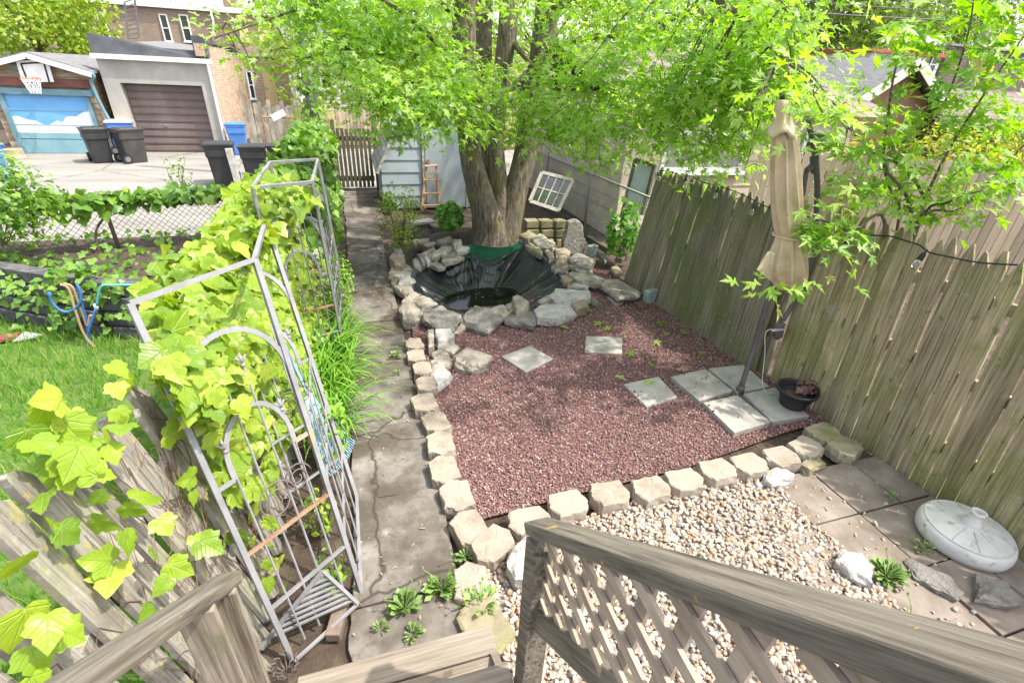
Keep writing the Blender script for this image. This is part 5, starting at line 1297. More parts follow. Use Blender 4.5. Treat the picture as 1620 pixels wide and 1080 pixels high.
m = MB(); m.bar((.43, ysd - .115, .76), (.86, ysd - .115, 1.6), .03, .06, (1, 0, 0)); m.bar((1.4, ysd - .03, 0), (1.4, ysd - .03, 1.9), .05, .05, (0, 1, 0)); m.bar((2.34, ysd - .03, 0), (2.34, ysd - .03, 1.9), .05, .04, (0, 1, 0)); m.build('trim', pm('worn_trim', [(.35, (.5, .5, .47)), (.6, (.25, .22, .18))], 14, .8, .3), sh)
m = MB(); m.box((1.87, ysd - .035, .93), (.86, .03, 1.82)); dr = m.build('door', M['shedpaint'], sh, bevel=.004)
m = MB(); m.box((1.5, ysd - .06, .98), (.05, .03, .09)); m.build('latch', M['rust'], dr)
M['ladderwood'] = pm('ladder_wood', [(.3, (.36, .19, .10)), (.7, (.50, .29, .17))], 6, .7, .2, 40)
ld = thing('step_ladder', 'small old wooden step ladder standing against the shed', 'ladder', (1.52, 10.55, 0)); Yl = 10.45
fl_, fr_, tl_, tr_ = ay(668, 332, Yl), ay(698, 331, Yl), ay(674, 263, Yl + .18), ay(690, 262, Yl + .18)
m = MB(); m.bar(fl_, tl_, .05, .022, (0, 1, 0)); m.bar(fr_, tr_, .05, .022, (0, 1, 0)); m.build('rail', M['ladderwood'], ld)
for t in (.1, .38, .68): m = MB(); m.bar(fl_.lerp(tl_, t), fr_.lerp(tr_, t), .09, .022); m.build('step', M['ladderwood'], ld)
m = MB(); m.bar(tl_ - Vector((.03, 0, 0)), tr_ + Vector((.03, 0, 0)), .13, .025); m.build('top_step', M['ladderwood'], ld)
m = MB(); m.bar(tl_ + Vector((0, .02, 0)), (fl_.x + .02, Yl + .40, 0), .03, .02); m.bar(tr_ + Vector((0, .02, 0)), (fr_.x - .02, Yl + .40, 0), .03, .02); m.bar(fl_.lerp(tl_, .8) - Vector((0, .02, 0)), fr_.lerp(tr_, .8) - Vector((0, .02, 0)), .02, .12); m.build('rear_frame', M['slab'], ld)
# old window sash on the low wall
M['sashwood'] = pm('sash_paint', [(.35, (.28, .26, .225)), (.6, (.38, .355, .31)), (.75, (.2, .15, .10))], 9, .8, .4, 50)
M['darkglass'] = pm('dark_glass', [(.3, (.02, .024, .024)), (.7, (.05, .055, .055))], 2, .06, 0, spec=.6)
ws = thing('window_sash', 'old eight-pane window sash leaning on the chain link fence', 'window', (3.5, 8.2, .5))
Yw = 8.3; A, B, Cc, D = ay(838, 318, Yw - .1), ay(883, 333, Yw - .22), ay(906, 285, Yw + .02), ay(857, 273, Yw + .12)
nn = (B - A).cross(D - A).normalized(); m = MB(); 
for a, b in ((A, B), (B, Cc), (Cc, D), (D, A)): m.bar(a, b, .035, .06, nn.cross((b - a).normalized()))
m.build('frame', M['sashwood'], ws)
m = MB(); m.bar(A.lerp(D, .5), B.lerp(Cc, .5), .02, .03, nn)
for t in (.25, .5, .75): m.bar(A.lerp(B, t), D.lerp(Cc, t), .02, .03, nn)
m.build('glazing_bars', M['sashwood'], ws)
m = MB(); m.quad(A, B, Cc, D); m.build('pane', M['darkglass'], ws)

# ------------------------------------------------------------------ chain link fences
M['galv'] = pm('galvanised_wire', [(.3, (.20, .20, .19)), (.7, (.32, .32, .30))], 30, .55, 0, metallic=.4)
M['rustwire'] = pm('weathered_wire', [(.3, (.12, .10, .08)), (.7, (.2, .17, .14))], 30, .7, 0, metallic=.2)
def chain(root, a, b, h, mat, pitch=.075, wr=.0022, z0=0.03):
    a, b = Vector(a), Vector(b); L = (b - a).length; u = (b - a) / L; V = []; F = []; hz = h
    def seg(p, q):
        d = (q - p).normalized(); s = d.cross(Vector((0, 0, 1)) if abs(d.z) < .9 else u).normalized() * wr; t = d.cross(s).normalized() * wr; i = len(V)
        for c in (p, q): V.extend([c + s, c - s * .5 + t * .87, c - s * .5 - t * .87])
        for k in range(3): F.append([i + k, i + (k + 1) % 3, i + 3 + (k + 1) % 3, i + 3 + k])
    x = -hz
    while x < L:
        for sg in (1, -1):
            x0, x1 = (x, x + hz) if sg > 0 else (x + hz, x); za, zb = 0, hz
            lo, hi = 0.0, 1.0; dx = x1 - x0
            ta, tb = (0 - x0) / dx, (L - x0) / dx
            lo = max(lo, min(ta, tb)); hi = min(hi, max(ta, tb))
            if hi - lo > .01:
                p = a + u * (x0 + dx * lo) + Vector((0, 0, z0 + hz * lo)); q = a + u * (x0 + dx * hi) + Vector((0, 0, z0 + hz * hi)); seg(p, q)
        x += pitch * 1.0
    link('wire_mesh', raw_mesh('wire_mesh', V, F), M[mat], root)
    m = MB(); m.tube([a + Vector((0, 0, h + z0)), b + Vector((0, 0, h + z0))], .018, 8); m.build('top_rail', M[mat], root, True)
    n = max(1, int(round(L / 2.4)))
    for i in range(n + 1):
        p = a.lerp(b, i / n); m = MB(); m.tube([p - Vector((0, 0, .05)), p + Vector((0, 0, h + z0 + .05)), p + Vector((0, 0, h + z0 + .08))], [.026, .026, .008], 8); m.build('post', M[mat], root, True)
c1 = thing('chain_link_fence', 'chain link fence along the right side behind the maple', 'fence', (4.15, 9, 0)); chain(c1, (4.12, 6.2, 0), (4.10, 12.8, 0), 1.12, 'galv')
c2 = thing('chain_link_fence', 'rusty chain link fence with vine on its top rail, across the yard on the left', 'fence', (-3.3, 8, .3)); chain(c2, (-7.2, 7.05, .30), (-1.2, 8.0, .28), .68, 'rustwire', .08, .003)
# blue-grey window frames leaning beyond the chain link
wf = thing('old_window_frame', 'tall weathered blue-grey window frame leaning behind the chain link', 'window frame', (4.4, 7.2, 0)); Xw = 4.3
A, B, Cc, D = ay(983, 345, 7.4), ay(1016, 340, 7.1), ay(1036, 262, 7.15), ay(1006, 252, 7.5)
m = MB(); nn = (B - A).cross(D - A).normalized()
for a, b in ((A, D), (B, Cc)): m.bar(a, b, .05, .07, nn)
m.bar(D, Cc, .05, .06, nn); m.build('frame', M['darkwood'], wf)
m = MB(); m.prism([A, B, Cc, D], nn * .01); m.build('panel', M['shedpaint'], wf)

# ------------------------------------------------------------------ buildings on the right
def boards(m, p0, u, L, z0, z1, dz, lap=.02, n=None):
    """lapped siding on a vertical wall: p0 corner, u along, outward normal n"""
    z = z0; u = Vector(u); n = Vector(n); p0 = Vector(p0)
    while z < z1:
        zt = min(z + dz, z1); a = p0 + Vector((0, 0, z)) + n * lap; b = a + u * L; c = p0 + u * L + Vector((0, 0, zt)) + n * .003; d = p0 + Vector((0, 0, zt)) + n * .003
        m.add([a, b, c, d, p0 + Vector((0, 0, z)), p0 + u * L + Vector((0, 0, z))], [[0, 1, 2, 3], [4, 5, 1, 0]]); z += dz
def window(root, c, w, h, n, frame='white', cross=True, glass='darkglass', sill=True, depth=.05):
    """a framed sash window on a wall; c centre, n outward"""
    c = Vector(c); n = Vector(n).normalized(); u = Vector((0, 0, 1)).cross(n).normalized(); up = Vector((0, 0, 1)); m = MB(); t = .07
    for s in (-1, 1): m.bar(c + u * s * (w / 2 - t / 2) - up * h / 2, c + u * s * (w / 2 - t / 2) + up * h / 2, t, depth, n)
    for s in (-1, 1): m.bar(c - u * (w / 2 - t) + up * s * (h / 2 - t / 2), c + u * (w / 2 - t) + up * s * (h / 2 - t / 2), t, depth, n)
    if cross: m.bar(c - u * (w / 2 - t), c + u * (w / 2 - t), .05, depth * .8, n)
    f = m.build('window', M[frame], root)
    m = MB(); a = c + n * .006; m.quad(a - u * (w / 2 - t) - up * (h / 2 - t), a + u * (w / 2 - t) - up * (h / 2 - t), a + u * (w / 2 - t) + up * (h / 2 - t), a - u * (w / 2 - t) + up * (h / 2 - t)); m.build('pane', M[glass], f)
    if sill: m = MB(); m.box(c - up * (h / 2 + .03) + n * .05, (abs(u.x) * (w + .12) + .1 * abs(n.x), abs(u.y) * (w + .12) + .1 * abs(n.y), .06)); m.build('sill', M[frame], f)
    return f
M['white'] = pm('white_paint', [(.35, (.62, .62, .60)), (.65, (.74, .74, .72))], 4, .6, .08, 40)
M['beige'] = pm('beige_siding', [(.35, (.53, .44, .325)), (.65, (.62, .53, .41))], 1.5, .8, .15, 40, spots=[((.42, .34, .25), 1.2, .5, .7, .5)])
M['beigeshade'] = pm('beige_siding_shaded', [(.35, (.44, .365, .28)), (.65, (.55, .47, .37))], 1.5, .85, .15, 40, spots=[((.2, .16, .12), 1.2, .5, .7, .5)])  # the beige siding again, with the shade on the side wall painted in
M['brownshingle'] = brickmat('brown_shingles', (.15, .112, .095), (.21, .162, .138), (.08, .06, .05), .3, .14, .01)
ng = thing('neighbour_garage', 'beige clapboard garage behind the right fence, big window in its front', 'garage', (7, 9.5, 0))
gx0, gy0, gh = 4.55, 8.0, 2.3; GX1 = 9.5
m = MB(); m.box(((gx0 + GX1) / 2, (gy0 + 14) / 2, gh / 2), (GX1 - gx0, 14 - gy0, gh)); m.build('wall', M['beige'], ng)
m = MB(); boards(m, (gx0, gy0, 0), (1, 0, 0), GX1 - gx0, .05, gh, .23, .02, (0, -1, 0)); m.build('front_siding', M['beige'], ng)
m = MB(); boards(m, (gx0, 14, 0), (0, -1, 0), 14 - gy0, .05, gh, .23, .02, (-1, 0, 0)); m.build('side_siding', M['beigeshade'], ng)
m = MB(); m.bar((gx0 - .012, gy0 - .012, 0), (gx0 - .012, gy0 - .012, gh), .05, .05, (0, 1, 0)); m.bar((gx0 - .3, gy0 - .32, gh + .04), (GX1 + .3, gy0 - .32, gh + .04), .03, .16); m.build('trim', M['beige'], ng)
m = MB(); m.prism([Vector((gx0 - .3, gy0 - .3, gh + .1)), Vector((gx0 - .3, gy0 - .3, gh)), Vector((gx0 - .3, 11, gh + .92)), Vector((gx0 - .3, 14.3, gh)), Vector((gx0 - .3, 14.3, gh + .1)), Vector((gx0 - .3, 11, gh + 1.04))], (GX1 - gx0 + .6, 0, 0)); m.build('roof', M['brownshingle'], ng)
M['oldglass'] = pm('cloudy_pane', [(.3, (.16, .15, .14)), (.7, (.34, .32, .29))], 2.2, .25, .1, 20, spec=.5)
wc_ = (ay(1048, 215, gy0) + ay(1172, 262, gy0)) / 2; window(ng, (wc_.x, gy0 - .03, wc_.z), 1.75, .68, (0, -1, 0), 'white', False, 'oldglass')
window(ng, (8.6, gy0 - .03, 1.5), .55, 1.0, (0, -1, 0), 'white', True)
M['tanfence'] = pm('tan_fence_wood', [(.3, (.34, .26, .17)), (.5, (.44, .345, .24)), (.7, (.52, .425, .31))], 5, .85, .3, 30, stretch=(9, 9, .4), island=.24)
tf = thing('wooden_fence', 'newer tan dog-eared board fence in the neighbouring yard', 'fence', (8.5, 5, 0)); r = random.Random(6); m = MB()
fa, fb = az(1290, 242, 1.75), az(1640, 264, 1.75); fa.z = fb.z = 0; Lf = (fb - fa).length; uf = (fb - fa) / Lf
fa -= uf * .8; fb += uf * 2.5; Lf = (fb - fa).length; k = 0
while k * .142 < Lf:
    p = fa + uf * (k * .142); w = .0625; h = 1.75 + r.uniform(-.012, .012); nn = Vector((0, 0, 1)).cross(uf); prof = [(-w, 0), (w, 0), (w, h - .04), (w - .035, h), (-w + .035, h), (-w, h - .04)]
    m.prism([p + uf * x + Vector((0, 0, z)) + nn * (.01 + .002 * (k % 2)) for x, z in prof], nn * -.02 * (1 if nn.x < 0 else -1)); k += 1
m.build('board_panel', M['tanfence'], tf)
m = MB()
for z in (.3, 1.45): m.bar(fa + Vector((.05, .03, z)), fb + Vector((.05, .03, z)), .04, .09)
m.build('rail', M['tanfence'], tf)
# brown gabled garage, white building with red coping, brown building
M['brownsiding'] = pm('brown_siding', [(.35, (.22, .12, .075)), (.65, (.30, .17, .11))], 2, .8, .15, 30)
M['cream'] = pm('cream_paint', [(.35, (.55, .51, .44)), (.65, (.66, .62, .55))], 3, .7, .1, 30)
Yg = 11.5; R0 = ay(1434, 96, Yg); E1 = ay(1478, 168, Yg); hw = E1.x - R0.x
gg = thing('gabled_garage', 'brown garage with cream bargeboards and a grey roof, right of the umbrella', 'garage', (R0.x, Yg, 0))
pk = Vector((R0.x, Yg, R0.z)); el, er = Vector((R0.x - hw, Yg, E1.z)), Vector((R0.x + hw, Yg, E1.z))
m = MB(); m.prism([Vector((el.x + .25, Yg, 0)), Vector((er.x - .25, Yg, 0)), Vector((er.x - .25, Yg, er.z)), pk - Vector((0, 0, .1)), Vector((el.x + .25, Yg, el.z))], (0, 5.5, 0)); m.build('wall', M['brownsiding'], gg)
m = MB(); boards(m, (el.x + .25, Yg, 0), (1, 0, 0), 2 * hw - .5, .1, er.z, .2, .02, (0, -1, 0)); m.build('siding', M['brownsiding'], gg)
m = MB(); 
for e in (el, er): d = (e - pk); d2 = d * 1.12; m.prism([pk + Vector((0, -.4, .03)), pk + d2 + Vector((0, -.4, .03)), pk + d2 + Vector((0, 5.9, .03)), pk + Vector((0, 5.9, .03))] if e is er else [pk + Vector((0, 5.9, .03)), pk + d2 + Vector((0, 5.9, .03)), pk + d2 + Vector((0, -.4, .03)), pk + Vector((0, -.4, .03))], (0, 0, .06))
m.build('roof', M['roofgrey'], gg)
m = MB()
for e in (el, er): d = (e - pk) * 1.12; m.bar(pk + Vector((0, -.42, -.06)), pk + d + Vector((0, -.42, -.06)), .03, .24)
m.build('bargeboard', M['cream'], gg)
wb_ = thing('flat_roofed_building', 'white rendered building with red coping and a chimney, far right', 'building', (27, 22, 0)); a = ay(1378, 86, 22); b = ay(1492, 86, 22)
m = MB(); m.box(((a.x + b.x) / 2, 25, 2.3), (b.x - a.x, 6, 4.6)); m.build('wall', M['cream'], wb_)
m = MB(); m.box(((a.x + b.x) / 2, 25, 4.68), (b.x - a.x + .3, 6.3, .18)); m.build('coping', pm('red_coping', [(.3, (.36, .09, .06)), (.7, (.46, .14, .1))], 5, .7, .1), wb_)
cc = ay(1478, 72, 23); m = MB(); m.box((cc.x, 23.5, 5.0), (1.3, .8, 1.4)); m.build('chimney', M['cream'], wb_)
wcc = ay(1470, 102, 22); f = window(wb_, (wcc.x, 21.97, wcc.z), 1.0, 1.0, (0, -1, 0), 'white', True); m = MB(); m.bar((wcc.x, 21.93, wcc.z - .45), (wcc.x, 21.93, wcc.z + .45), .06, .04); m.build('mullion', M['white'], f)
bb = thing('brown_building', 'dark brown shingled building behind the sapling at the right edge', 'building', (34, 20, 0)); a = ay(1500, 82, 22.4)
m = MB(); m.box((a.x + 4.2, 25.4, 2.6), (8.4, 6, 5.2)); m.build('wall', M['brownshingle'], bb); m = MB(); m.box((a.x + 4.2, 25.4, 5.25), (8.6, 6.2, .1)); m.build('coping', M['galv'], bb)
lowr = thing('low_garage', 'low garage with a brown shingle roof at the right edge', 'garage', (17, 8.5, 0)); a = ay(1500, 195, 11); e = ay(1640, 205, 11)
m = MB(); m.box(((a.x + 24) / 2, 13.5, a.z / 2), (24 - a.x, 5, a.z)); m.build('wall', M['brownsiding'], lowr)
m = MB(); m.prism([Vector((a.x - .4, 10.6, a.z)), Vector((24, 10.6, a.z)), Vector((24, 13.5, a.z + .95)), Vector((a.x - .4, 13.5, a.z + .95))], (0, 0, -.08)); m.prism([Vector((a.x - .4, 13.5, a.z + .95)), Vector((24, 13.5, a.z + .95)), Vector((24, 16.4, a.z)), Vector((a.x - .4, 16.4, a.z))], (0, 0, -.08)); m.build('roof', M['brownshingle'], lowr)
M['goldleaf'] = leafmat('gold_leaf', [(0, (.2, .3, .04)), (.5, (.35, .42, .06)), (.85, (.5, .48, .1)), (1, (.5, .33, .12))], .4, .5)
M['dryleaf'] = leafmat('dry_twiggy_leaf', [(0, (.10, .22, .04)), (.5, (.2, .34, .06)), (1, (.35, .42, .1))], .4, .5)
for nm, lb, px, ny, rx, ry, rz, n, mt_ in [('yellow_shrub', 'yellow-green shrub with orange tips beyond the tan fence', 1500, 260, 2.2, 1.2, 1.1, 1500, 'goldleaf'), ('leafy_shrub', 'dense vine-like shrub under the low garage roof', 1570, 200, 2.4, 1.0, .8, 1300, 'dryleaf'), ('brush_shrub', 'twiggy shrub between the beige garage and the tan fence', 1330, 300, .8, .7, .8, 600, 'dryleaf'), ('gold_shrub', 'golden shrub at the right edge above the fence', 1640, 255, 1.0, .9, 1.0, 800, 'goldleaf')]:
    c = ay(px, ny, 9.4 if 'yellow' in nm else (10.4 if 'leafy' in nm else (6.6 if 'brush' in nm else 7.5))); bush(nm, lb, 'shrub', (c.x, c.y, max(0, c.z - rz)), rx, ry, rz, n, .13, M[mt_], OVAL, 10, seed=ny)

# ------------------------------------------------------------------ left yard: bank, timbers, hoses, lawn
tagk = None
M['timber'] = pm('black_timber', [(.3, (.045, .043, .048)), (.5, (.085, .082, .088)), (.72, (.16, .15, .15))], 5, .9, .6, 40, stretch=(.6, 3, 3), spots=[((.24, .21, .15), 2.2, .55, .7, .7)])
cor = az(148, 446, .6); wa = az(-90, 408, .6); wb2 = az(262, 452, .6)
lbA = ['sun-bleached top timber of the left retaining wall', 'second timber down of the left retaining wall, mostly under vine', 'third timber down of the left retaining wall with a worn face', 'bottom timber of the left retaining wall beside the litter']
lbB = ['top timber of the wall behind the hose, level and wide', 'second timber down behind the hose end', 'third timber down behind the hose', 'bottom timber by the lawn behind the near arch']
for k in range(4):
    z = .6 - .16 * k - .075
    for A_, B_, lb in ((wa, cor - Vector((.05, -.02, 0)), lbA[k]), (cor + Vector((-.02 + .03 * k, .0, 0)), wb2, lbB[k])):
        a = A_.copy(); b = B_.copy(); a.z = b.z = z; o_ = Vector((0, .08 + .03 * k * -1, 0)); m = MB(); m.bar(a + o_, b + o_, .15, .145); tag(m.build('retaining_timber', M['timber'], bevel=.01), lb, 'timber', 'timbers of the retaining wall')
iv = thing('ground_ivy', 'low ivy tumbling over the timber wall and bank on the left', 'ivy', (-3, 6, .4)); n = 2600
P = np.stack([RS.uniform(-6.3, -1.3, n), RS.uniform(5.9, 8.6, n), np.zeros(n)], 1); P[:, 2] = [ground_z(a, b) + .03 for a, b in P[:, :2]]; P[:, 2] += RS.uniform(-.02, .07, n); wy = np.array([wall_y(v) for v in P[:, 0]]); P = P[(P[:, 1] > wy + .22) & ((P[:, 1] < wy + .8) | (RS.rand(len(P)) < .22))]
kp = vnoise(P[:, 0], P[:, 1], 1.3, 4) > .28; P = P[kp]
c = []
for (x, y, k, s, off) in [(20, 460, 60, .12, -.1), (45, 470, 40, .12, -.12), (75, 455, 50, .14, -.12), (100, 440, 70, .14, -.1), (120, 425, 70, .12, -.06), (95, 475, 50, .12, -.12), (65, 485, 30, .1, -.12), (135, 460, 40, .1, -.13), (165, 455, 40, .1, -.13), (150, 470, 25, .1, -.13), (185, 470, 30, .1, -.1), (210, 465, 30, .1, -.1), (160, 500, 22, .09, -.14), (190, 498, 22, .09, -.13), (110, 510, 26, .1, -.14), (40, 515, 22, .1, -.13), (170, 530, 14, .07, -.14), (10, 440, 30, .1, -.12), (90, 500, 20, .1, -.12), (120, 490, 24, .1, -.13)]:
    t = min(1, max(0, (x + 90) / 238)); yb = wa.y + (cor.y - wa.y) * t if x < 148 else cor.y; q = ay(x, y, yb + off)
    for _ in range(int(k * .4)): c.append(q + Vector((RS.normal(0, s * .9), RS.normal(0, .03), RS.normal(0, s * .5))))
P = np.concatenate([P, np.array([tuple(v) for v in c])]); nP = len(P)
leaves('foliage', IVYLO, P, RS.normal(0, .45, (nP, 3)) + [.1, -.7, .7], RS.normal(0, .5, (nP, 3)) + [0, -.4, -.3], RS.uniform(.035, .085, nP), leafmat('ivy_leaf', [(0, (.08, .19, .03)), (.5, (.14, .27, .04)), (1, (.25, .38, .07))], .35, .42), iv)
cv = thing('vine', 'leafy vine draped along the top of the rusty chain link fence', 'vine', (-3.5, 7.8, 1.2)); P = []
for k in range(1100):
    t = RS.rand(); p = Vector((-7.2, 7.05, .97)).lerp(Vector((-1.2, 8.0, .97)), t); lo = .06 + .2 * vnoise([t * 14], [0], 1, 3)[0] + (.25 if t < .18 else 0); P.append((p.x + RS.normal(0, .06), p.y + RS.normal(-.03, .08), p.z + .1 - abs(RS.normal(0, lo * .55))))
leaves('foliage', IVYLO, P, RS.normal(0, .5, (1100, 3)) + [.1, -.7, .6], RS.normal(0, .5, (1100, 3)) + [0, -.3, -.5], RS.uniform(.08, .15, 1100), M['ivyfar'], cv)
m = MB()
for k in range(3): m.tube(bez([Vector((-5.6 + 1.1 * k, 7.2 + .2 * k, .3)), Vector((-5.55 + 1.1 * k, 7.2 + .2 * k, .6)), Vector((-5.3 + 1.1 * k, 7.3 + .2 * k, .85)), Vector((-4.9 + 1.1 * k, 7.4 + .2 * k, .93))], 12), .016, 6)
m.build('stem', M['twig'], cv)
bush('leafy_bush', 'bushy plant at the left edge in front of the chain link', 'bush', tuple(ay(8, 385, 6.9)), .75, .5, .5, 1500, .075, M['ivyfar'], OVAL, 8, seed=21)
bush('tall_shoot', 'tall leafy shoot at the left edge rising above the fence vine', 'bush', tuple(ay(30, 345, 7.6)), .28, .25, .5, 420, .07, M['shrubleaf'], OVAL, 6, seed=22, holes=.3)
bush('alley_weed', 'thin upright weed on the alley side of the fence, before the bins', 'weed', tuple(ay(290, 305, 8.6)), .2, .2, .3, 130, .055, M['weed'], OVAL, 5, seed=23, holes=.3)
# hoses
M['hoseblue'] = pm('blue_hose', [(.3, (.03, .10, .30)), (.7, (.06, .17, .40))], 8, .45, .05); M['hosetan'] = pm('tan_hose', [(.3, (.30, .195, .11)), (.7, (.39, .27, .165))], 8, .5, .05); M['hoseteal'] = pm('teal_hose', [(.3, (.08, .33, .32)), (.7, (.14, .42, .40))], 8, .45, .05)
Yh = cor.y - .17
def hose(name, label, pts, mat, fit=None, r_=.012):
    root = thing(name, label, 'hose', ay(pts[0][0], pts[0][1], Yh)); m = MB(); m.tube(bez([ay(x, y, Yh - d) for x, y, d in pts], 40), r_, 8); m.build('tube', M[mat], root, True)
    if fit: a = ay(fit[0], fit[1], Yh - .02); m = MB(); m.tube([a + Vector((0, 0, .03)), a - Vector((0, 0, .03))], .02, 8); m.build('coupling', M['white'], root, True)
hose('garden_hose', 'teal garden hose running along the top timber then dropping', [(258, 455, .02), (215, 451, .03), (180, 451, .03), (162, 452, .03), (156, 465, .03), (153, 482, .03)], 'hoseteal', (152, 485))
hose('garden_hose', 'blue garden hose hanging in loops against the timbers', [(152, 486, .03), (146, 505, .04), (140, 525, .05), (138, 545, .05), (146, 556, .08), (141, 535, .03), (136, 505, .03), (128, 475, .03), (122, 450, .03), (128, 465, .04), (126, 480, .05), (112, 492, .05), (98, 492, .05), (82, 478, .04), (78, 462, .03)], 'hoseblue')
hose('garden_hose', 'tan garden hose falling straight to the ground in front of the timbers', [(95, 450, .03), (108, 456, .03), (118, 487, .05), (130, 522, .06), (141, 540, .07), (151, 549, .12)], 'hosetan')
hose('garden_hose', 'second tan hose loop behind the straight one', [(100, 448, .02), (115, 455, .02), (127, 485, .03), (138, 515, .03), (142, 500, .03), (148, 500, .03)], 'hosetan')
# litter on the lawn edge
m = MB(); c = az(8, 535, .03); m.box(c, (.22, .1, .05), Matrix.Rotation(.3, 3, 'Z')); tag(m.build('crumpled_wrapper', pm('wrapper', [(.4, (.4, .05, .05)), (.5, (.08, .07, .07)), (.6, (.55, .25, .08))], 14, .4, .3), bevel=.012), 'crumpled red and black wrapper on the grass by the timbers', 'wrapper')
m = MB(); c = az(42, 535, .02); m.prism([c + Vector(v) for v in ((-.1, -.05, 0), (.09, -.06, .03), (.12, .05, .01), (-.04, .08, .04))], (0, 0, -.012)); tag(m.build('plastic_bag', pm('clear_plastic', [(.3, (.28, .29, .29)), (.7, (.4, .41, .42))], 9, .25, .4)), 'torn clear plastic piece on the grass', 'litter')
SLIM = (np.array([(0, 0, 0), (.16, .4, .05), (.1, .8, .02), (0, 1, -.05), (-.14, .55, .06)], float), np.array([[0, 1, 4], [1, 2, 4], [2, 3, 4]]))
# grass
n = 30000; gx = RS.uniform(-6.6, -1.1, n * 2); gy = RS.uniform(1.2, 6.3, n * 2); k = inpoly(gx, gy, lawn_poly) & (vnoise(gx, gy, 1.4, 7) + .35 * vnoise(gx, gy, 5, 8) > .22); gx, gy = gx[k][:n], gy[k][:n]; n = len(gx)
TV = (np.array([(-.035, 0, 0), (.035, 0, 0), (.03, .45, .06), (-.03, .45, .06), (.0, 1, .28)], float), np.array([[0, 1, 2], [0, 2, 3], [3, 2, 4]]))
a = RS.uniform(0, 6.28, n); go = leaves('grass', TV, np.stack([gx, gy, np.zeros(n) - .012], 1), np.stack([np.cos(a), np.sin(a), np.zeros(n) + .1], 1), np.stack([RS.normal(0, .35, n), RS.normal(0, .35, n), np.ones(n)], 1), RS.uniform(.05, .15, n), M['grass']); tag(go, 'tufty green lawn grass', None, kind='stuff')
# dry leaves and samaras lying about
n = 520; lx = np.concatenate([RS.uniform(-.3, .42, 200), RS.uniform(.5, 3.75, 260), RS.uniform(1.1, 2.0, 20), RS.uniform(2.7, 3.8, 40)]); ly = np.concatenate([1.6 + 9.5 * RS.rand(200) ** 1.1, RS.uniform(2.4, 5.3, 260), RS.uniform(5.9, 6.5, 20), RS.uniform(.6, 2.0, 40)]); lz = np.concatenate([np.full(200, .026), np.full(260, .034), np.full(20, -.044), np.full(40, .03)])
a = RS.uniform(0, 6.28, n); lt = leaves('leaf_litter', SLIM, np.stack([lx, ly, lz], 1), RS.normal(0, .18, (n, 3)) + [0, 0, 1], np.stack([np.cos(a), np.sin(a), a * 0], 1), RS.uniform(.016, .046, n), M['litter']); tag(lt, 'scattered dry leaves and maple keys', None, kind='stuff')
n = 26; a = RS.uniform(0, 6.28, n); gl = leaves('green_leaf_litter', MAPLE, np.stack([RS.uniform(2.0, 3.6, n), RS.uniform(3.4, 5.2, n), np.full(n, .04)], 1), RS.normal(0, .25, (n, 3)) + [0, 0, 1], np.stack([np.cos(a), np.sin(a), a * 0], 1), RS.uniform(.06, .11, n), M['maple']); tag(gl, 'fresh fallen maple leaves on the lava rock', None, kind='stuff')
tag(rocks('stray_pebbles', [(2.7, 2.1), (3.3, 1.9), (3.6, 1.4), (3.1, .6), (2.6, .5), (2.75, 1.4)], 90, .012, .038, M['pebble'], .0, 1, flat=(.5, .85), seed=31, zbase=.012), 'stray pebbles spilled on the patio', None, kind='stuff')
m = rocks('spilled_gravel', [(1.05, 3.2), (3.3, 2.6), (3.5, 3.4), (2.6, 3.7)], 90, .012, .03, M['lava'], .0, 0, seed=22, zbase=.056); m.location.z = 0; tag(m, 'lava rock crumbs on the slabs', None, kind='stuff')

# ------------------------------------------------------------------ gate and fences by the alley
gt = thing('wooden_gate', 'narrow dark slatted gate at the end of the walk', 'gate', (.05, 12.8, 0)); m = MB(); r = random.Random(2)
for k in range(8): m.box((-.30 + k * .098, 12.8, .76), (.07, .02, 1.32 + r.uniform(-.02, .02)))
m.build('slat_panel', M['darkwood'], gt); m = MB(); m.box((.04, 12.83, .3), (.8, .03, .12)); m.box((.04, 12.83, 1.2), (.8, .03, .1)); m.build('rail', M['darkwood'], gt)
for x in (-.40, .52): m = MB(); m.box((x, 12.82, .8), (.09, .09, 1.6)); m.build('post', M['darkwood'], gt)
def plank_fence(name, label, a, b, h, pitch, mat, seed=1, ragged=.06, peak=.03):
    root = thing(name, label, 'fence', ((a[0] + b[0]) / 2, (a[1] + b[1]) / 2, 0)); a, b = Vector(a), Vector(b); L = (b - a).length; u = (b - a) / L; r = random.Random(seed); m = MB(); s = 0
    while s < L:
        picket(m, a + u * (s + pitch / 2), u, Vector((r.uniform(-.02, .02), 0, 1)).normalized(), pitch * .93, h + r.uniform(-ragged, ragged), .022, peak, r); s += pitch
    m.build('board_panel', M[mat], root); m = MB(); nn = Vector((0, 0, 1)).cross(u)
    for z in (.35, h - .3): m.bar(a + nn * .04 + Vector((0, 0, z)), b + nn * .04 + Vector((0, 0, z)), .04, .09)
    m.build('rail', M[mat], root)
plank_fence('wooden_fence', 'ragged grey board fence across the alley, behind the blue bin', (-3.6, 21.2, 0), (-1.5, 21.2, 0), 1.45, .15, 'oldwood', 3, .12)
plank_fence('wooden_fence', 'pale picket fence far behind the gate', (-1.3, 21.6, 0), (7, 21.6, 0), 1.25, .13, 'tanfence', 5, .05, .08)
gr_ = thing('chain_gate', 'low pipe-framed gate beside the blue bin across the alley', 'gate', (-2.6, 20.9, 0)); m = MB(); P = [Vector((-3.0, 20.9, .05)), Vector((-3.0, 20.9, 1.0)), Vector((-1.9, 20.9, 1.0)), Vector((-1.9, 20.9, .05))]
for a, b in zip(P, P[1:]): m.tube([a, b], .03, 8)
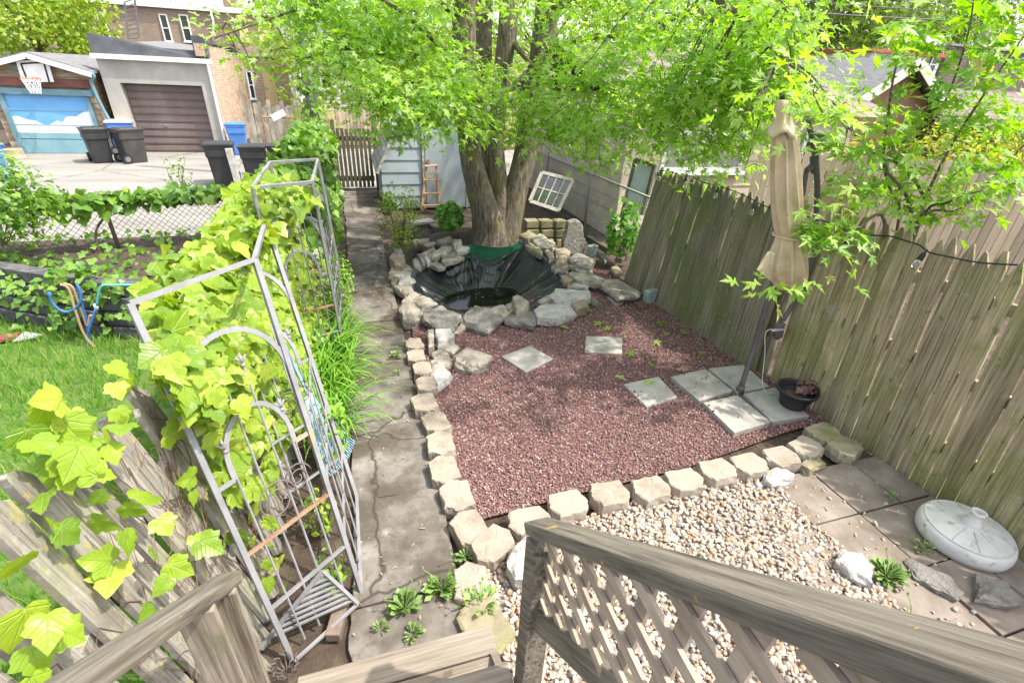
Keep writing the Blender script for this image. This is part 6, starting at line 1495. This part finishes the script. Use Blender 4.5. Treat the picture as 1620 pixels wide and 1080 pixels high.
m.build('frame', M['rust'], gr_); m = MB(); m.box((-2.45, 20.86, 1.08), (.5, .02, .22), Matrix.Rotation(-.45, 3, 'Y')); m.build('sign', M['white'], gr_)

# ------------------------------------------------------------------ garages across the alley
M['stucco'] = pm('grey_stucco', [(.3, (.29, .272, .245)), (.6, (.38, .36, .325)), (.8, (.44, .42, .385))], 1.6, .9, .3, 40, spots=[((.45, .36, .25), 1.1, .55, .7, .4)])
M['garagedoor'] = pm('brown_door', [(.3, (.135, .10, .09)), (.6, (.195, .15, .135)), (.8, (.25, .20, .18))], 1.5, .6, .1, 30, stretch=(1, 1, .4))
M['tar'] = pm('tar_paper', [(.3, (.05, .052, .058)), (.7, (.10, .10, .11))], 2.5, .75, .4, 12)
M['brickpink'] = brickmat('pinkish_brick', (.36, .195, .125), (.5, .37, .26), (.40, .35, .28), .22, .075, .012, (.36, .22, .15))
M['brickbrown'] = brickmat('brown_brick', (.245, .165, .115), (.34, .245, .175), (.26, .215, .165), .24, .08, .012, (.2, .15, .12))
Yg2 = 19.2; gl_, gr2 = -6.92, -4.02; gtop = 2.6
g2 = thing('garage', 'stucco garage with a brown sectional door and tar-papered parapet across the alley', 'garage', (-5.5, 19.2, 0))
dl_, dr_, dtop = -6.5, -4.33, 1.98
m = MB(); m.box(((gl_ + dl_) / 2, Yg2 + .15, gtop / 2), (dl_ - gl_, .3, gtop)); m.box(((dr_ + gr2) / 2, Yg2 + .15, gtop / 2), (gr2 - dr_, .3, gtop)); m.box(((dl_ + dr_) / 2, Yg2 + .15, (gtop + dtop) / 2), (dr_ - dl_ , .3, gtop - dtop)); m.box((gl_ + .12, Yg2 + 3.3, gtop / 2), (.24, 6, gtop)); m.box(((gl_ + gr2) / 2, Yg2 + 6.2, gtop / 2), (gr2 - gl_ - .5, .2, gtop)); m.build('wall', M['stucco'], g2)
m = MB(); h_ = dtop / 9
for k in range(9): m.box(((dl_ + dr_) / 2, Yg2 + .30, (k + .5) * h_), (dr_ - dl_ - .01, .04, h_ - .014))
for k in range(9): m.box(((dl_ + dr_) / 2, Yg2 + .275, (k + .5) * h_), (dr_ - dl_ - .08, .03, h_ * .5))
dd = m.build('door', M['garagedoor'], g2); m = MB(); m.box(((dl_ + dr_) / 2 - .25, Yg2 + .25, .8), (.07, .05, .07)); m.build('handle', M['galv'], dd)
m = MB(); m.box(((gl_ + gr2) / 2 + .02, Yg2 - .06, gtop + .06), (gr2 - gl_ + .2, .14, .13)); m.build('gutter', M['white'], g2)
m = MB(); m.tube(bez([Vector((gr2 + .02, Yg2 - .08, gtop)), Vector((gr2 + .01, Yg2 - .06, gtop - .3)), Vector((gr2 + .01, Yg2 - .05, 1.0)), Vector((gr2 + .03, Yg2 - .05, .05))], 14), .045, 8); m.build('downpipe', M['white'], g2, True)
m = MB(); m.prism([Vector((gl_ - .05, Yg2, gtop + .12)), Vector((gr2 - .02, Yg2, gtop + .12)), Vector((gr2 - .02, Yg2 + .06, gtop + .33)), Vector((-5.2, Yg2 + .08, gtop + .36)), Vector((gl_ + .1, Yg2 + .1, gtop + .62)), Vector((gl_ - .1, Yg2 + .1, gtop + .62))], (0, .25, 0)); m.build('parapet', M['tar'], g2)
m = MB(); m.prism([Vector((gl_ + .2, Yg2 + .35, gtop + .4)), Vector((gr2, Yg2 + .35, gtop + .2)), Vector((gr2, Yg2 + 6, gtop + .5)), Vector((gl_ + .2, Yg2 + 6, gtop + .7))], (0, 0, -.1)); m.build('roof', M['roofgrey'], g2)
m = MB(); X0 = gr2 + .02; m.box((X0 - .14, Yg2 + 3.3, 1.4), (.26, 6, 2.8)); 
for k in range(5): m.box((X0 - .14, Yg2 + .5 + k * 1.2, 2.8 + .16 - .02 * k), (.262, 1.21, .34 - .05 * k))
m.build('brick_side_wall', M['brickpink'], g2)
m = MB(); m.box((X0 - .14, Yg2 + .14, gtop + .45), (.34, .4, .55)); m.box((X0 - .14, Yg2 + 3.2, 3.16), (.34, 5.6, .04)); m.build('wall_cap', M['tar'], g2)

M['barnwood'] = pm('patchy_barn_wood', [(.3, (.23, .125, .065)), (.5, (.36, .27, .18)), (.7, (.46, .39, .30))], 3.2, .9, .5, 30, stretch=(.7, 1, 5), island=.3, spots=[((.12, .08, .06), 1.6, .55, .66, .7), ((.16, .25, .30), 1.1, .58, .66, .6)])
M['teal'] = pm('teal_paint', [(.3, (.10, .19, .23)), (.7, (.17, .28, .32))], 3, .7, .2, 30)
M['mural_sky'] = pm('mural_blue', [(.3, (.10, .30, .58)), (.7, (.16, .38, .66))], 1.5, .6, .05, 30); M['mural_cloud'] = pm('mural_white', [(.3, (.62, .64, .66)), (.7, (.74, .75, .76))], 3, .6, .05, 30); M['mural_sea'] = pm('mural_teal', [(.3, (.15, .30, .34)), (.7, (.24, .40, .43))], 1.8, .6, .05, 30)
Y1 = 19.0; g1 = thing('garage', 'patched wooden gable garage with a cloud mural on its door across the alley', 'garage', (-8.4, 19, 0))
pkx = ay(45, 82, Y1); er1 = ay(146, 112, Y1); el1 = Vector((2 * pkx.x - er1.x, Y1, er1.z)); D0, D1, D2, D3 = ay(40, 250, Y1), ay(143, 246, Y1), ay(133, 153, Y1), ay(14, 157, Y1)
dx0, dx1, dz = min(D0.x, D3.x) + .05, max(D1.x, D2.x), D2.z
m = MB(); w0, w1 = el1.x + .05, er1.x - .12; pz = pkx.z - .06; ez = er1.z - .02
r = random.Random(5); z = 0
def wide(z): return (w0, w1) if z < ez else (pkx.x - (pkx.x - w0) * max(.02, (pz - z) / (pz - ez)), pkx.x + (w1 - pkx.x) * max(.02, (pz - z) / (pz - ez)))
while z < pz - .05:
    h_ = r.choice([.12, .16, .2]); z2 = min(z + h_, pz); a0, a1 = wide(z2)
    parts_ = [(a0, dx0 - .1), (dx1 + .1, a1)] if z < dz + .1 else [(a0, a1)]
    for p, q in parts_:
        s = p
        while s < q - .02:
            e_ = min(q, s + r.choice([.5, .8, 1.1, 1.6])); m.box(((s + e_) / 2, Y1 + .1 + r.uniform(-.008, .008), (z + z2) / 2), (e_ - s - .006, .05, z2 - z - .008)); s = e_
    z = z2
m.build('wall', M['barnwood'], g1)
m = MB(); m.prism([Vector((w0 + .05, Y1 + .14, 0)), Vector((w1 - .05, Y1 + .14, 0)), Vector((w1 - .05, Y1 + .14, ez)), Vector((pkx.x, Y1 + .14, pz - .05)), Vector((w0 + .05, Y1 + .14, ez))], (0, 6, 0)); m.build('body', M['barnwood'], g1)
m = MB(); PK = Vector((pkx.x, Y1 - .2, pkx.z))
for e in (er1, el1):
    d = (Vector((e.x, Y1 - .2, e.z)) - PK) * 1.02; q = [PK, PK + d, PK + d + Vector((0, 6.4, 0)), PK + Vector((0, 6.4, 0))]; m.prism(q if e is er1 else q[::-1], (0, 0, -.06))
m.build('roof', M['roofgrey'], g1)
m = MB()
for e in (er1, el1): d = (Vector((e.x, Y1 - .2, e.z)) - PK) * 1.02; m.bar(PK + Vector((0, -.02, -.10)), PK + d + Vector((0, -.02, -.10)), .03, .13)
m.build('bargeboard', M['white'], g1)
m = MB(); m.box(((dx0 + dx1) / 2, Y1 + .02, dz + .09), (dx1 - dx0 + .5, .1, .16)); m.box((dx0 - .05, Y1 + .04, dz / 2), (.12, .08, dz)); m.box((dx1 + .05, Y1 + .05, dz / 2), (.10, .06, dz)); m.build('door_frame', M['teal'], g1)
m = MB(); m.box(((dx0 + dx1) / 2, Y1 + .09, dz / 2), (dx1 - dx0, .04, dz)); gd = m.build('door', M['mural_sky'], g1)
W_ = dx1 - dx0; zs = [.58, .62, .55, .5, .42, .36, .33, .40, .44, .46, .5, .56, .6, .66, .72, .76]; pts = [Vector((dx0, Y1 + .066, .36 * dz))] + [Vector((dx1, Y1 + .066, .36 * dz))]
cl_ = []
for i, q in enumerate([.78, .8, .74, .72, .70, .64, .60, .66, .70, .68, .78, .82, .80, .88, .92, .96][::-1]):
    x = dx1 - W_ * i / 15; cl_.append(Vector((x, Y1 + .066, q * dz * .80 + .02 * (i % 2))))
m = MB(); m.prism(pts + cl_, (0, .012, 0)); m.build('painted_cloud', M['mural_cloud'], gd)
m = MB()
for k in (1, 2, 3): m.box(((dx0 + dx1) / 2, Y1 + .0655, dz * k / 4), (W_, .019, .018))
m.build('panel_seam', M['mural_sea'], gd)
m = MB(); m.box(((dx0 + dx1) / 2, Y1 + .064, .18 * dz), (W_, .016, .36 * dz)); m.build('painted_sea', M['mural_sea'], gd)
m = MB(); P = [Vector((er1.x - .02, Y1 - .1, er1.z)), Vector((er1.x + .03, Y1 - .1, er1.z - .15)), Vector((er1.x - .1, Y1 - .05, er1.z - .32)), Vector((er1.x - .06, Y1 - .02, er1.z - .9)), Vector((er1.x + .1, Y1 - .02, er1.z - 1.6))]; m.tube(bez(P, 20), .05, 8); m.build('downpipe', M['teal'], g1, True)
m = MB(); m.box(((dx0 + dx1) / 2 + .1, Y1 + .03, dz + .34), (2.2, .06, .22)); m.build('red_board', pm('old_red_board', [(.3, (.12, .05, .045)), (.7, (.22, .09, .07))], 4, .85, .3), g1)
hp = thing('basketball_hoop', 'white basketball backboard with orange rim and net over the mural door', 'basketball hoop', ay(53, 120, 18.9)); Yb = 18.88
m = MB(); A, B, Cc, D = ay(35, 130, Yb), ay(85, 130, Yb), ay(75, 94, Yb), ay(25, 97, Yb); m.prism([A, B, Cc, D], (0, .04, 0)); bd = m.build('backboard', M['white'], hp)
i0, i1, i2, i3 = [ay(x, y, Yb - .006) for x, y in ((42, 124), (78, 130), (69, 99), (33, 101))]; m = MB()
for a, b in ((i0, i3), (i3, i2), (i2, i1)): m.bar(a, b, .04, .008, (0, 1, 0))
m.build('target_line', M['cord'], bd)
rc_ = ay(48, 124, Yb - .28); m = MB(); m.tube([rc_ + Vector((.22 * math.cos(t / 20 * 6.283), .22 * math.sin(t / 20 * 6.283), 0)) for t in range(21)], .014, 6, False); m.bar(rc_ + Vector((0, .2, 0)), rc_ + Vector((0, .3, 0)), .1, .04); m.build('rim', pm('orange_rim', [(.3, (.5, .12, .06)), (.7, (.62, .2, .12))], 8, .5, 0), hp)
m = MB()
for k in range(12):
    a0 = k / 12 * 6.283
    for sg in (.9, -.9): m.tube([rc_ + Vector((.21 * (1 - .45 * t) * math.cos(a0 + sg * t), .21 * (1 - .45 * t) * math.sin(a0 + sg * t), -.38 * t)) for t in (0, .33, .66, 1)], .007, 4, False)
m.build('net', M['white'], hp)
M['stump'] = pm('stump_wood', [(.3, (.24, .18, .12)), (.7, (.40, .31, .22))], 8, .9, .5, 40)
m = MB(); sc_ = az(24, 250, 0); m.lathe([(.28, 0), (.24, .1), (.23, .24), (.0, .25)], sc_, 16); tag(m.build('tree_stump', M['stump'], smooth=False), 'sawn tree stump beside the mural door', 'stump')

# ------------------------------------------------------------------ wheeled bins
M['binblack'] = pm('bin_black', [(.3, (.016, .018, .018)), (.7, (.035, .036, .036))], 3, .5, .1, 30, spec=.4); M['binbrown'] = pm('bin_faded', [(.3, (.035, .032, .032)), (.65, (.065, .058, .055)), (.8, (.16, .095, .06))], 2.2, .6, .1, 30); M['binblue'] = pm('bin_blue', [(.3, (.05, .15, .42)), (.7, (.08, .21, .52))], 3, .5, .1, 30)
M['hub'] = pm('wheel_hub', [(.3, (.10, .10, .105)), (.7, (.17, .17, .175))], 5, .5, 0)
def wheelie(label, loc, rz, h, mat, group='wheeled bins in the alley', w=.56, lidmat=None, lid_open=0):
    root = thing('wheeled_bin', label, 'bin', loc, group); R = Matrix.Rotation(rz, 3, 'Z'); c = Vector(loc)
    def T(v): return c + R @ Vector(v)
    m = MB(); prof = [(.40, 0), (.41, .04), (.475, .62), (.52, .66), (.52, .82), (.54, .84), (.54, .88)]; V = []
    for k, z in prof:
        s = k * w / .54
        for x, y in ((-1, -1), (-.86, -1.06), (.86, -1.06), (1, -1), (1, .86), (.9, 1), (-.9, 1), (-1, .86)): V.append(T((x * s / 2, y * s / 2 * 1.15, z * h / .95)))
    F = [list(range(7, -1, -1))]
    for j in range(len(prof) - 1):
        for i in range(8): F.append([j * 8 + i, j * 8 + (i + 1) % 8, (j + 1) * 8 + (i + 1) % 8, (j + 1) * 8 + i])
    F.append([(len(prof) - 1) * 8 + i for i in range(8)]); m.add(V, F); m.build('body', M[mat], root)
    m = MB(); m.box(T((0, -.01, .905 * h / .95)), (w * 1.06, w * 1.22, .035), R); m.box(T((0, -.02, .93 * h / .95)), (w * .86, w * .95, .03), R, .9); m.build('lid', M[lidmat or mat], root)
    m = MB(); m.tube([T((-w * .46, w * .64, .86 * h / .95)), T((w * .46, w * .64, .86 * h / .95))], .02, 8); m.build('handle', M[mat], root)
    for s in (-1, 1):
        m = MB(); p = T((s * w * .44, w * .48, .12)); d = R @ Vector((1, 0, 0)); m.tube([p - d * .03, p + d * .03], .12, 16); wh = m.build('wheel', M['cord'], root); m = MB(); m.tube([p - d * .034, p + d * .034], .075, 12); m.build('rim', M['hub'], wh)
    m = MB(); m.box(T((0, -w * .545, .74 * h / .95)), (.2, .015, .06), R); m.build('label_plate', M['hub'], root)
    return root
wheelie('black bin with white house numbers on its side, by the mural door', az(163, 256, 0), .5, .92, 'binblack')
wheelie('faded brown-black bin with a rusty corner and a visible wheel, before the brown door', az(214, 256, 0), 2.3, .92, 'binbrown')
wheelie('pale bin with a white and blue lid squeezed behind the faded one', az(203, 243, 0), 1.8, .98, 'binblue', lidmat='white')
wheelie('blue recycling bin standing at the corner of the brick garage', (az(371, 192, 1.0).x, az(371, 192, 1.0).y, 0), .1, .97, 'binblue')
wheelie('blue recycling bin cut off at the left edge', az(-8, 300, 0), -.3, .95, 'binblue')
wheelie('tall black bin nearest to our yard, standing left of the other two black ones', (-3.07, 13.95, 0), .1, .98, 'binblack', w=.6)
wheelie('middle one of the three black bins by the vine hedge', (-2.35, 13.95, 0), .05, .93, 'binblack')
wheelie('black bin of the three that is half hidden by the vine', (-1.72, 14.0, 0), 0, .95, 'binblack')
bk = [o for o in bpy.data.objects if o.get('label', '').startswith('black bin with white house numbers')][0]
def sign(name, text, loc, size, rot, mat, parent):
    cu = bpy.data.curves.new(name, 'FONT'); cu.body = text; cu.size = size; cu.extrude = .002; cu.align_x = 'CENTER'; cu.align_y = 'CENTER'
    o = bpy.data.objects.new(name, cu); C.objects.link(o); bpy.context.view_layer.update(); me = bpy.data.meshes.new_from_object(o.evaluated_get(bpy.context.evaluated_depsgraph_get())); bpy.data.objects.remove(o); o = bpy.data.objects.new(name, me); C.objects.link(o); me.materials.clear(); me.materials.append(M[mat]); o.rotation_euler = rot; o.location = loc
    o.parent = parent; o.matrix_parent_inverse = Matrix.LocRotScale(parent.location, None, None).inverted(); return o
Rb = Matrix.Rotation(.5, 4, 'Z'); q_ = Vector(bk.location) + Rb.to_3x3() @ Vector((.262, -.02, .42))
sign('number', '21260', q_, .14, (Rb @ Matrix.Rotation(rad(90), 4, 'Z') @ Matrix.Rotation(rad(90), 4, 'X') @ Matrix.Rotation(rad(-90), 4, 'Z')).to_euler(), 'white', bk)
m = MB(); m.box((-2.78, 13.6, .42), (.14, .14, .9), Matrix.Rotation(-.06, 3, 'Y')); tag(m.build('concrete_post', M['palestone'], bevel=.01), 'leaning pale concrete post between the black bins', 'post')

# ------------------------------------------------------------------ houses behind
K = 1.62; Yh_ = 42.0
def hy(x, y): return ay(x, y, Yh_)
bh = thing('brick_house', 'two-storey brown brick house behind the garages with white and boarded windows', 'house', (-8, 42, 0)); tl2 = hy(128, 6); tr2 = hy(462, 22); zt = (tl2.z + tr2.z) / 2
m = MB(); m.box(((tl2.x - 3 + tr2.x) / 2, Yh_ + 5, zt / 2), (tr2.x - tl2.x + 3, 10, zt)); m.build('wall', M['brickbrown'], bh)
m = MB(); m.box(((tl2.x - 3 + tr2.x) / 2, Yh_ - .1, zt + .08), (tr2.x - tl2.x + 3.3, .25, .3)); m.build('gutter', M['white'], bh)
m = MB(); m.prism([Vector((tl2.x - 3, Yh_, zt + .2)), Vector((tr2.x, Yh_, zt + .2)), Vector((tr2.x, Yh_ + 10, zt + 1.1)), Vector((tl2.x - 3, Yh_ + 10, zt + 1.1))], (0, 0, -.2)); m.build('roof', M['roofgrey'], bh)
for (x0, y0, x1, y1) in ((150, 19, 178, 63), (249, 22, 276, 67), (281, 23, 308, 67)):
    a, b = hy(x0, y0), hy(x1, y1); window(bh, ((a.x + b.x) / 2, Yh_ - .04, (a.z + b.z) / 2), abs(b.x - a.x) - .1, a.z - b.z, (0, -1, 0), 'white', True, depth=.12)
M['plywood'] = pm('plywood', [(.3, (.58, .40, .20)), (.7, (.68, .49, .27))], 2.5, .8, .1, 20, stretch=(1, 1, .3))
for (x0, y0, x1, y1) in ((374, 26, 396, 68), (405, 27, 427, 68)):
    a, b = hy(x0, y0), hy(x1, y1); m = MB(); m.box(((a.x + b.x) / 2, Yh_ - .03, (a.z + b.z) / 2), (abs(b.x - a.x), .08, a.z - b.z)); m.build('boarded_window', M['plywood'], bh)
a, b = hy(333, 12), hy(341, 66); m = MB(); m.tube([a + Vector((0, -.15, 0)), Vector((a.x, Yh_ - .12, a.z - .8)), Vector((b.x - .1, Yh_ - .12, b.z))], .07, 8); m.build('downpipe', M['white'], bh, True)
for px, wd in ((230, 1.6), (285, 2.2), (352, .8)): c = hy(px, 2); m = MB(); m.box((c.x, Yh_ + 3, zt + 1.0), (wd, 1.2, 1.3)); m.build('chimney' if px == 352 else 'roof_vent', M['brickbrown'] if px == 352 else M['white'], bh)
ext = thing('house_extension', 'low reddish brick rear wing with a tall boarded doorway, behind the ragged fence', 'house', (-3, 37, 0)); Ye = 36.0; e0, e1 = ay(385, 88, Ye), ay(457, 88, Ye)
m = MB(); m.box(((e0.x - 1 + e1.x) / 2, Ye + 2.9, e0.z / 2), (e1.x - e0.x + 1, 5.8, e0.z)); m.build('wall', M['brickpink'], ext); m = MB(); m.box(((e0.x - 1 + e1.x) / 2, Ye + 2.9, e0.z + .06), (e1.x - e0.x + 1.3, 6.1, .16)); m.build('coping', M['stucco'], ext)
a, b = ay(387, 112, Ye), ay(408, 157, Ye); window(ext, ((a.x + b.x) / 2, Ye - .04, (a.z + b.z) / 2), abs(b.x - a.x) - .1, a.z - b.z, (0, -1, 0), 'white', True, depth=.12)
a, b = ay(413, 106, Ye), ay(442, 168, Ye); m = MB(); m.box(((a.x + b.x) / 2, Ye - .03, (a.z + b.z) / 2), (b.x - a.x, .08, a.z - b.z)); m.build('boarded_door', M['plywood'], ext)
M['vinyl'] = pm('vinyl_siding', [(.3, (.50, .48, .40)), (.7, (.58, .56, .48))], 1, .7, .1, 20)
sdh = thing('siding_house', 'pale sided house with white door and windows behind the vine-wrapped pole', 'house', (3, 34, 0)); Ys = 33.0; s0, s1 = ay(448, 60, Ys), ay(600, 60, Ys); stz = ay(450, 62, Ys).z
m = MB(); m.box(((s0.x + s1.x + 5) / 2, Ys + 2.5, stz / 2), (s1.x + 5 - s0.x, 5, stz)); m.build('wall', M['vinyl'], sdh); m = MB(); boards(m, (s0.x, Ys, 0), (1, 0, 0), s1.x + 5 - s0.x, .1, stz, .2, .03, (0, -1, 0)); m.build('siding', M['vinyl'], sdh)
m = MB(); m.prism([Vector((s0.x - .4, Ys - .4, stz)), Vector((s1.x + 5, Ys - .4, stz)), Vector((s1.x + 5, Ys + 2.5, stz + 1.3)), Vector((s0.x - .4, Ys + 2.5, stz + 1.3))], (0, 0, -.12)); m.build('roof', M['roofgrey'], sdh)
a, b = ay(463, 110, Ys), ay(484, 165, Ys); m = MB(); m.box(((a.x + b.x) / 2, Ys - .06, (a.z + b.z) / 2), (b.x - a.x, .1, a.z - b.z)); dq = m.build('door', M['white'], sdh); m = MB(); m.box(((a.x + b.x) / 2, Ys - .12, a.z * .62 + b.z * .38), ((b.x - a.x) * .6, .02, (a.z - b.z) * .4)); m.build('pane', M['darkglass'], dq)
for x in (505, 548): a, b = ay(x, 112, Ys), ay(x + 22, 138, Ys); window(sdh, ((a.x + b.x) / 2, Ys - .04, (a.z + b.z) / 2), b.x - a.x, a.z - b.z + .3, (0, -1, 0), 'white', True, depth=.12)
# ladder on the garage roof
rl = thing('ladder', 'grey extension ladder rising from the garage roof in front of the brick house', 'ladder', ay(205, 62, 22)); m = MB(); a0, a1, b0, b1 = ay(203, 62, 22), ay(197, 4, 22), ay(220, 60, 22), ay(213, -2, 22); m.bar(a0, a1, .05, .03, (0, 1, 0)); m.bar(b0, b1, .05, .03, (0, 1, 0)); m.build('rail', M['hub'], rl)
m = MB()
for k in range(9): t = k / 8; m.tube([a0.lerp(a1, t), b0.lerp(b1, t)], .015, 6)
m.build('rung', M['hub'], rl)

# ------------------------------------------------------------------ poles and wires
M['polewood'] = pm('pole_wood', [(.3, (.22, .19, .165)), (.7, (.36, .32, .28))], 5, .9, .5, 30, stretch=(3, 3, .2))
p_l = thing('utility_pole', 'grey utility pole wrapped in creeper beyond the gate', 'pole', (-.86, 14.4, 0)); m = MB(); m.tube([Vector((-.86, 14.4, 0)), Vector((-.88, 14.4, 4)), Vector((-.9, 14.4, 9))], [.15, .135, .11], 14); m.build('shaft', M['polewood'], p_l, True)
n = 420; z = RS.uniform(.3, 4.3, n) ; a = RS.uniform(0, 6.28, n); rr_ = .16 + RS.uniform(0, .16, n) * (vnoise(z, z * 0, 1.6, 4) > .35); leaves('creeper', IVYLO, np.stack([-.86 + rr_ * np.cos(a), 14.4 + rr_ * np.sin(a), z], 1), np.stack([np.cos(a), np.sin(a), a * 0 + .5], 1), RS.normal(0, .4, (n, 3)) + [0, 0, -.6], RS.uniform(.07, .14, n), M['ivyfar'], p_l)
p_r = thing('utility_pole', 'weathered utility pole behind the sapling at the upper right', 'pole', ay(1530, 140, 17)); pb = ay(1532, 110, 17); m = MB(); m.tube([Vector((pb.x, 17, 0)), Vector((pb.x, 17, 9))], [.2, .15], 14); m.build('shaft', M['polewood'], p_r, True); m = MB(); m.bar(Vector((pb.x - 1.2, 17, 8)), Vector((pb.x + 1.2, 17, 8)), .1, .12); m.build('cross_arm', M['polewood'], p_r)
wires_px = [((1050, -22), (1270, 18), (1502, 33), .022, 'thick bundled cable sagging to the right pole'), ((1080, -20), (1290, 3), (1500, 19), .014, 'upper cable to the right pole above the thick one'), ((1200, -40), (1420, 0), (1520, 8), .010, 'highest thin wire at the upper right'), ((1545, 35), (1600, 50), (1660, 72), .018, 'cable running right from the pole, lowest'), ((1545, 12), (1590, 22), (1660, 42), .010, 'thin wire running right from the pole, upper one')]
for p, q, s, w_, lb in wires_px: m = MB(); m.tube(bez([ay(*p, 16.6), ay(*q, 16.8), ay(*s, 17)], 24), w_, 6); tag(m.build('overhead_cable', M['mast'], smooth=True), lb, 'cable', 'overhead cables')

# ------------------------------------------------------------------ trees in the background
def tree(name, label, px, py, Y, rx, rz, n, size, mat, group='trees behind the houses', ry=None, seed=1, trunkw=.18, tmpl=DIAMOND):
    c = ay(px, py, Y); root = thing(name, label, 'tree', (c.x, Y, 0), group); r = random.Random(seed); cl = []; ry = ry or rx * .8
    for k in range(60):
        d = Vector((r.gauss(0, 1), r.gauss(0, 1), r.gauss(0, 1))).normalized() * r.uniform(.35, 1) ** .5; cl.append((c + Vector((d.x * rx, d.y * ry, d.z * rz)), .33 * (rx + rz) / 2 * r.uniform(.7, 1.3), n // 60))
    P, N, T = spray_points(cl, 10, size * 1.4); N = RS.normal(0, .6, N.shape) + [0.1, -.7, .35]; leaves('crown', tmpl, P, N, T, size * RS.uniform(.6, 1.25, len(P)), M[mat], root)
    m = MB(); b = Vector((c.x, Y, 0)); m.tube(bez([b, b.lerp(c, .6) + Vector((r.uniform(-.2, .2), 0, 0)), c + Vector((0, 0, rz * .6))], 12), [trunkw * (1 - .06 * i) for i in range(13)], 8); m.build('trunk', M['bark'], root, True)
    m = MB()
    for k in range(9): q = cl[k * 3][0]; m.tube(bez([b.lerp(c, .7), b.lerp(c, .9).lerp(q, .5), q], 8), [trunkw * .4 * (1 - .09 * i) for i in range(9)], 6)
    m.build('limb', M['bark'], root, True)
M['treelime'] = leafmat('lime_tree_leaf', [(0, (.16, .27, .02)), (.5, (.25, .36, .03)), (1, (.36, .44, .06))], .45, .5)
M['treegreen'] = leafmat('green_tree_leaf', [(0, (.09, .16, .03)), (.5, (.14, .22, .045)), (1, (.21, .29, .07))], .45, .5)
M['treepale'] = leafmat('pale_tree_leaf', [(0, (.18, .26, .06)), (.5, (.27, .34, .09)), (1, (.38, .42, .14))], .42, .5)
tree('lime_tree', 'bright lime-green tree at the upper left behind the mural garage', 42, 26, 27, 2.7, 1.9, 7000, .2, 'treelime', seed=1)
tree('leafy_tree', 'tall olive-green tree filling the gap above the gabled garage', 1310, 35, 34, 9.0, 5.5, 17000, .46, 'treegreen', seed=2)
tree('leafy_tree', 'green tree with dark bare limbs behind the white building', 1440, 10, 40, 8.5, 5.5, 11000, .48, 'treegreen', seed=3)
tree('pale_tree', 'thin pale tree at the far upper right under the wires', 1590, 60, 46, 8, 4.0, 2600, .36, 'treepale', seed=4)
tree('lime_tree', 'sunlit yellow-green tree behind the pole and maple', 600, 60, 25, 4.6, 3.6, 6500, .24, 'treelime', seed=5)
tree('leafy_tree', 'green tree right behind the maple trunks', 860, 40, 28, 6.5, 4.2, 6500, .28, 'treelime', seed=6)
tree('leafy_tree', 'tree beyond the beige garage roof', 1080, 60, 27, 6.0, 3.8, 8000, .28, 'treegreen', seed=7)
tree('leafy_tree', 'small tree just over the brick house roof', 480, -30, 52, 7, 4.0, 2200, .42, 'treegreen', seed=8)
bush('alley_bush', 'straggly bush at the far side of the alley in front of the pole', 'bush', (-1.2, 20.6, 0), 1.0, .5, .8, 700, .13, M['treelime'], OVAL, 8, seed=31, holes=.25)
bush('alley_bush', 'large bright bush behind the pale picket fence', 'bush', (2.4, 22.6, .4), 2.6, 1.2, 1.5, 2200, .17, M['treelime'], OVAL, 8, seed=32)
bush('alley_bush', 'bush over the shed roof by the alley', 'bush', (4.6, 16.5, .4), 1.8, 1.0, 1.5, 1500, .15, M['treelime'], OVAL, 8, seed=33)
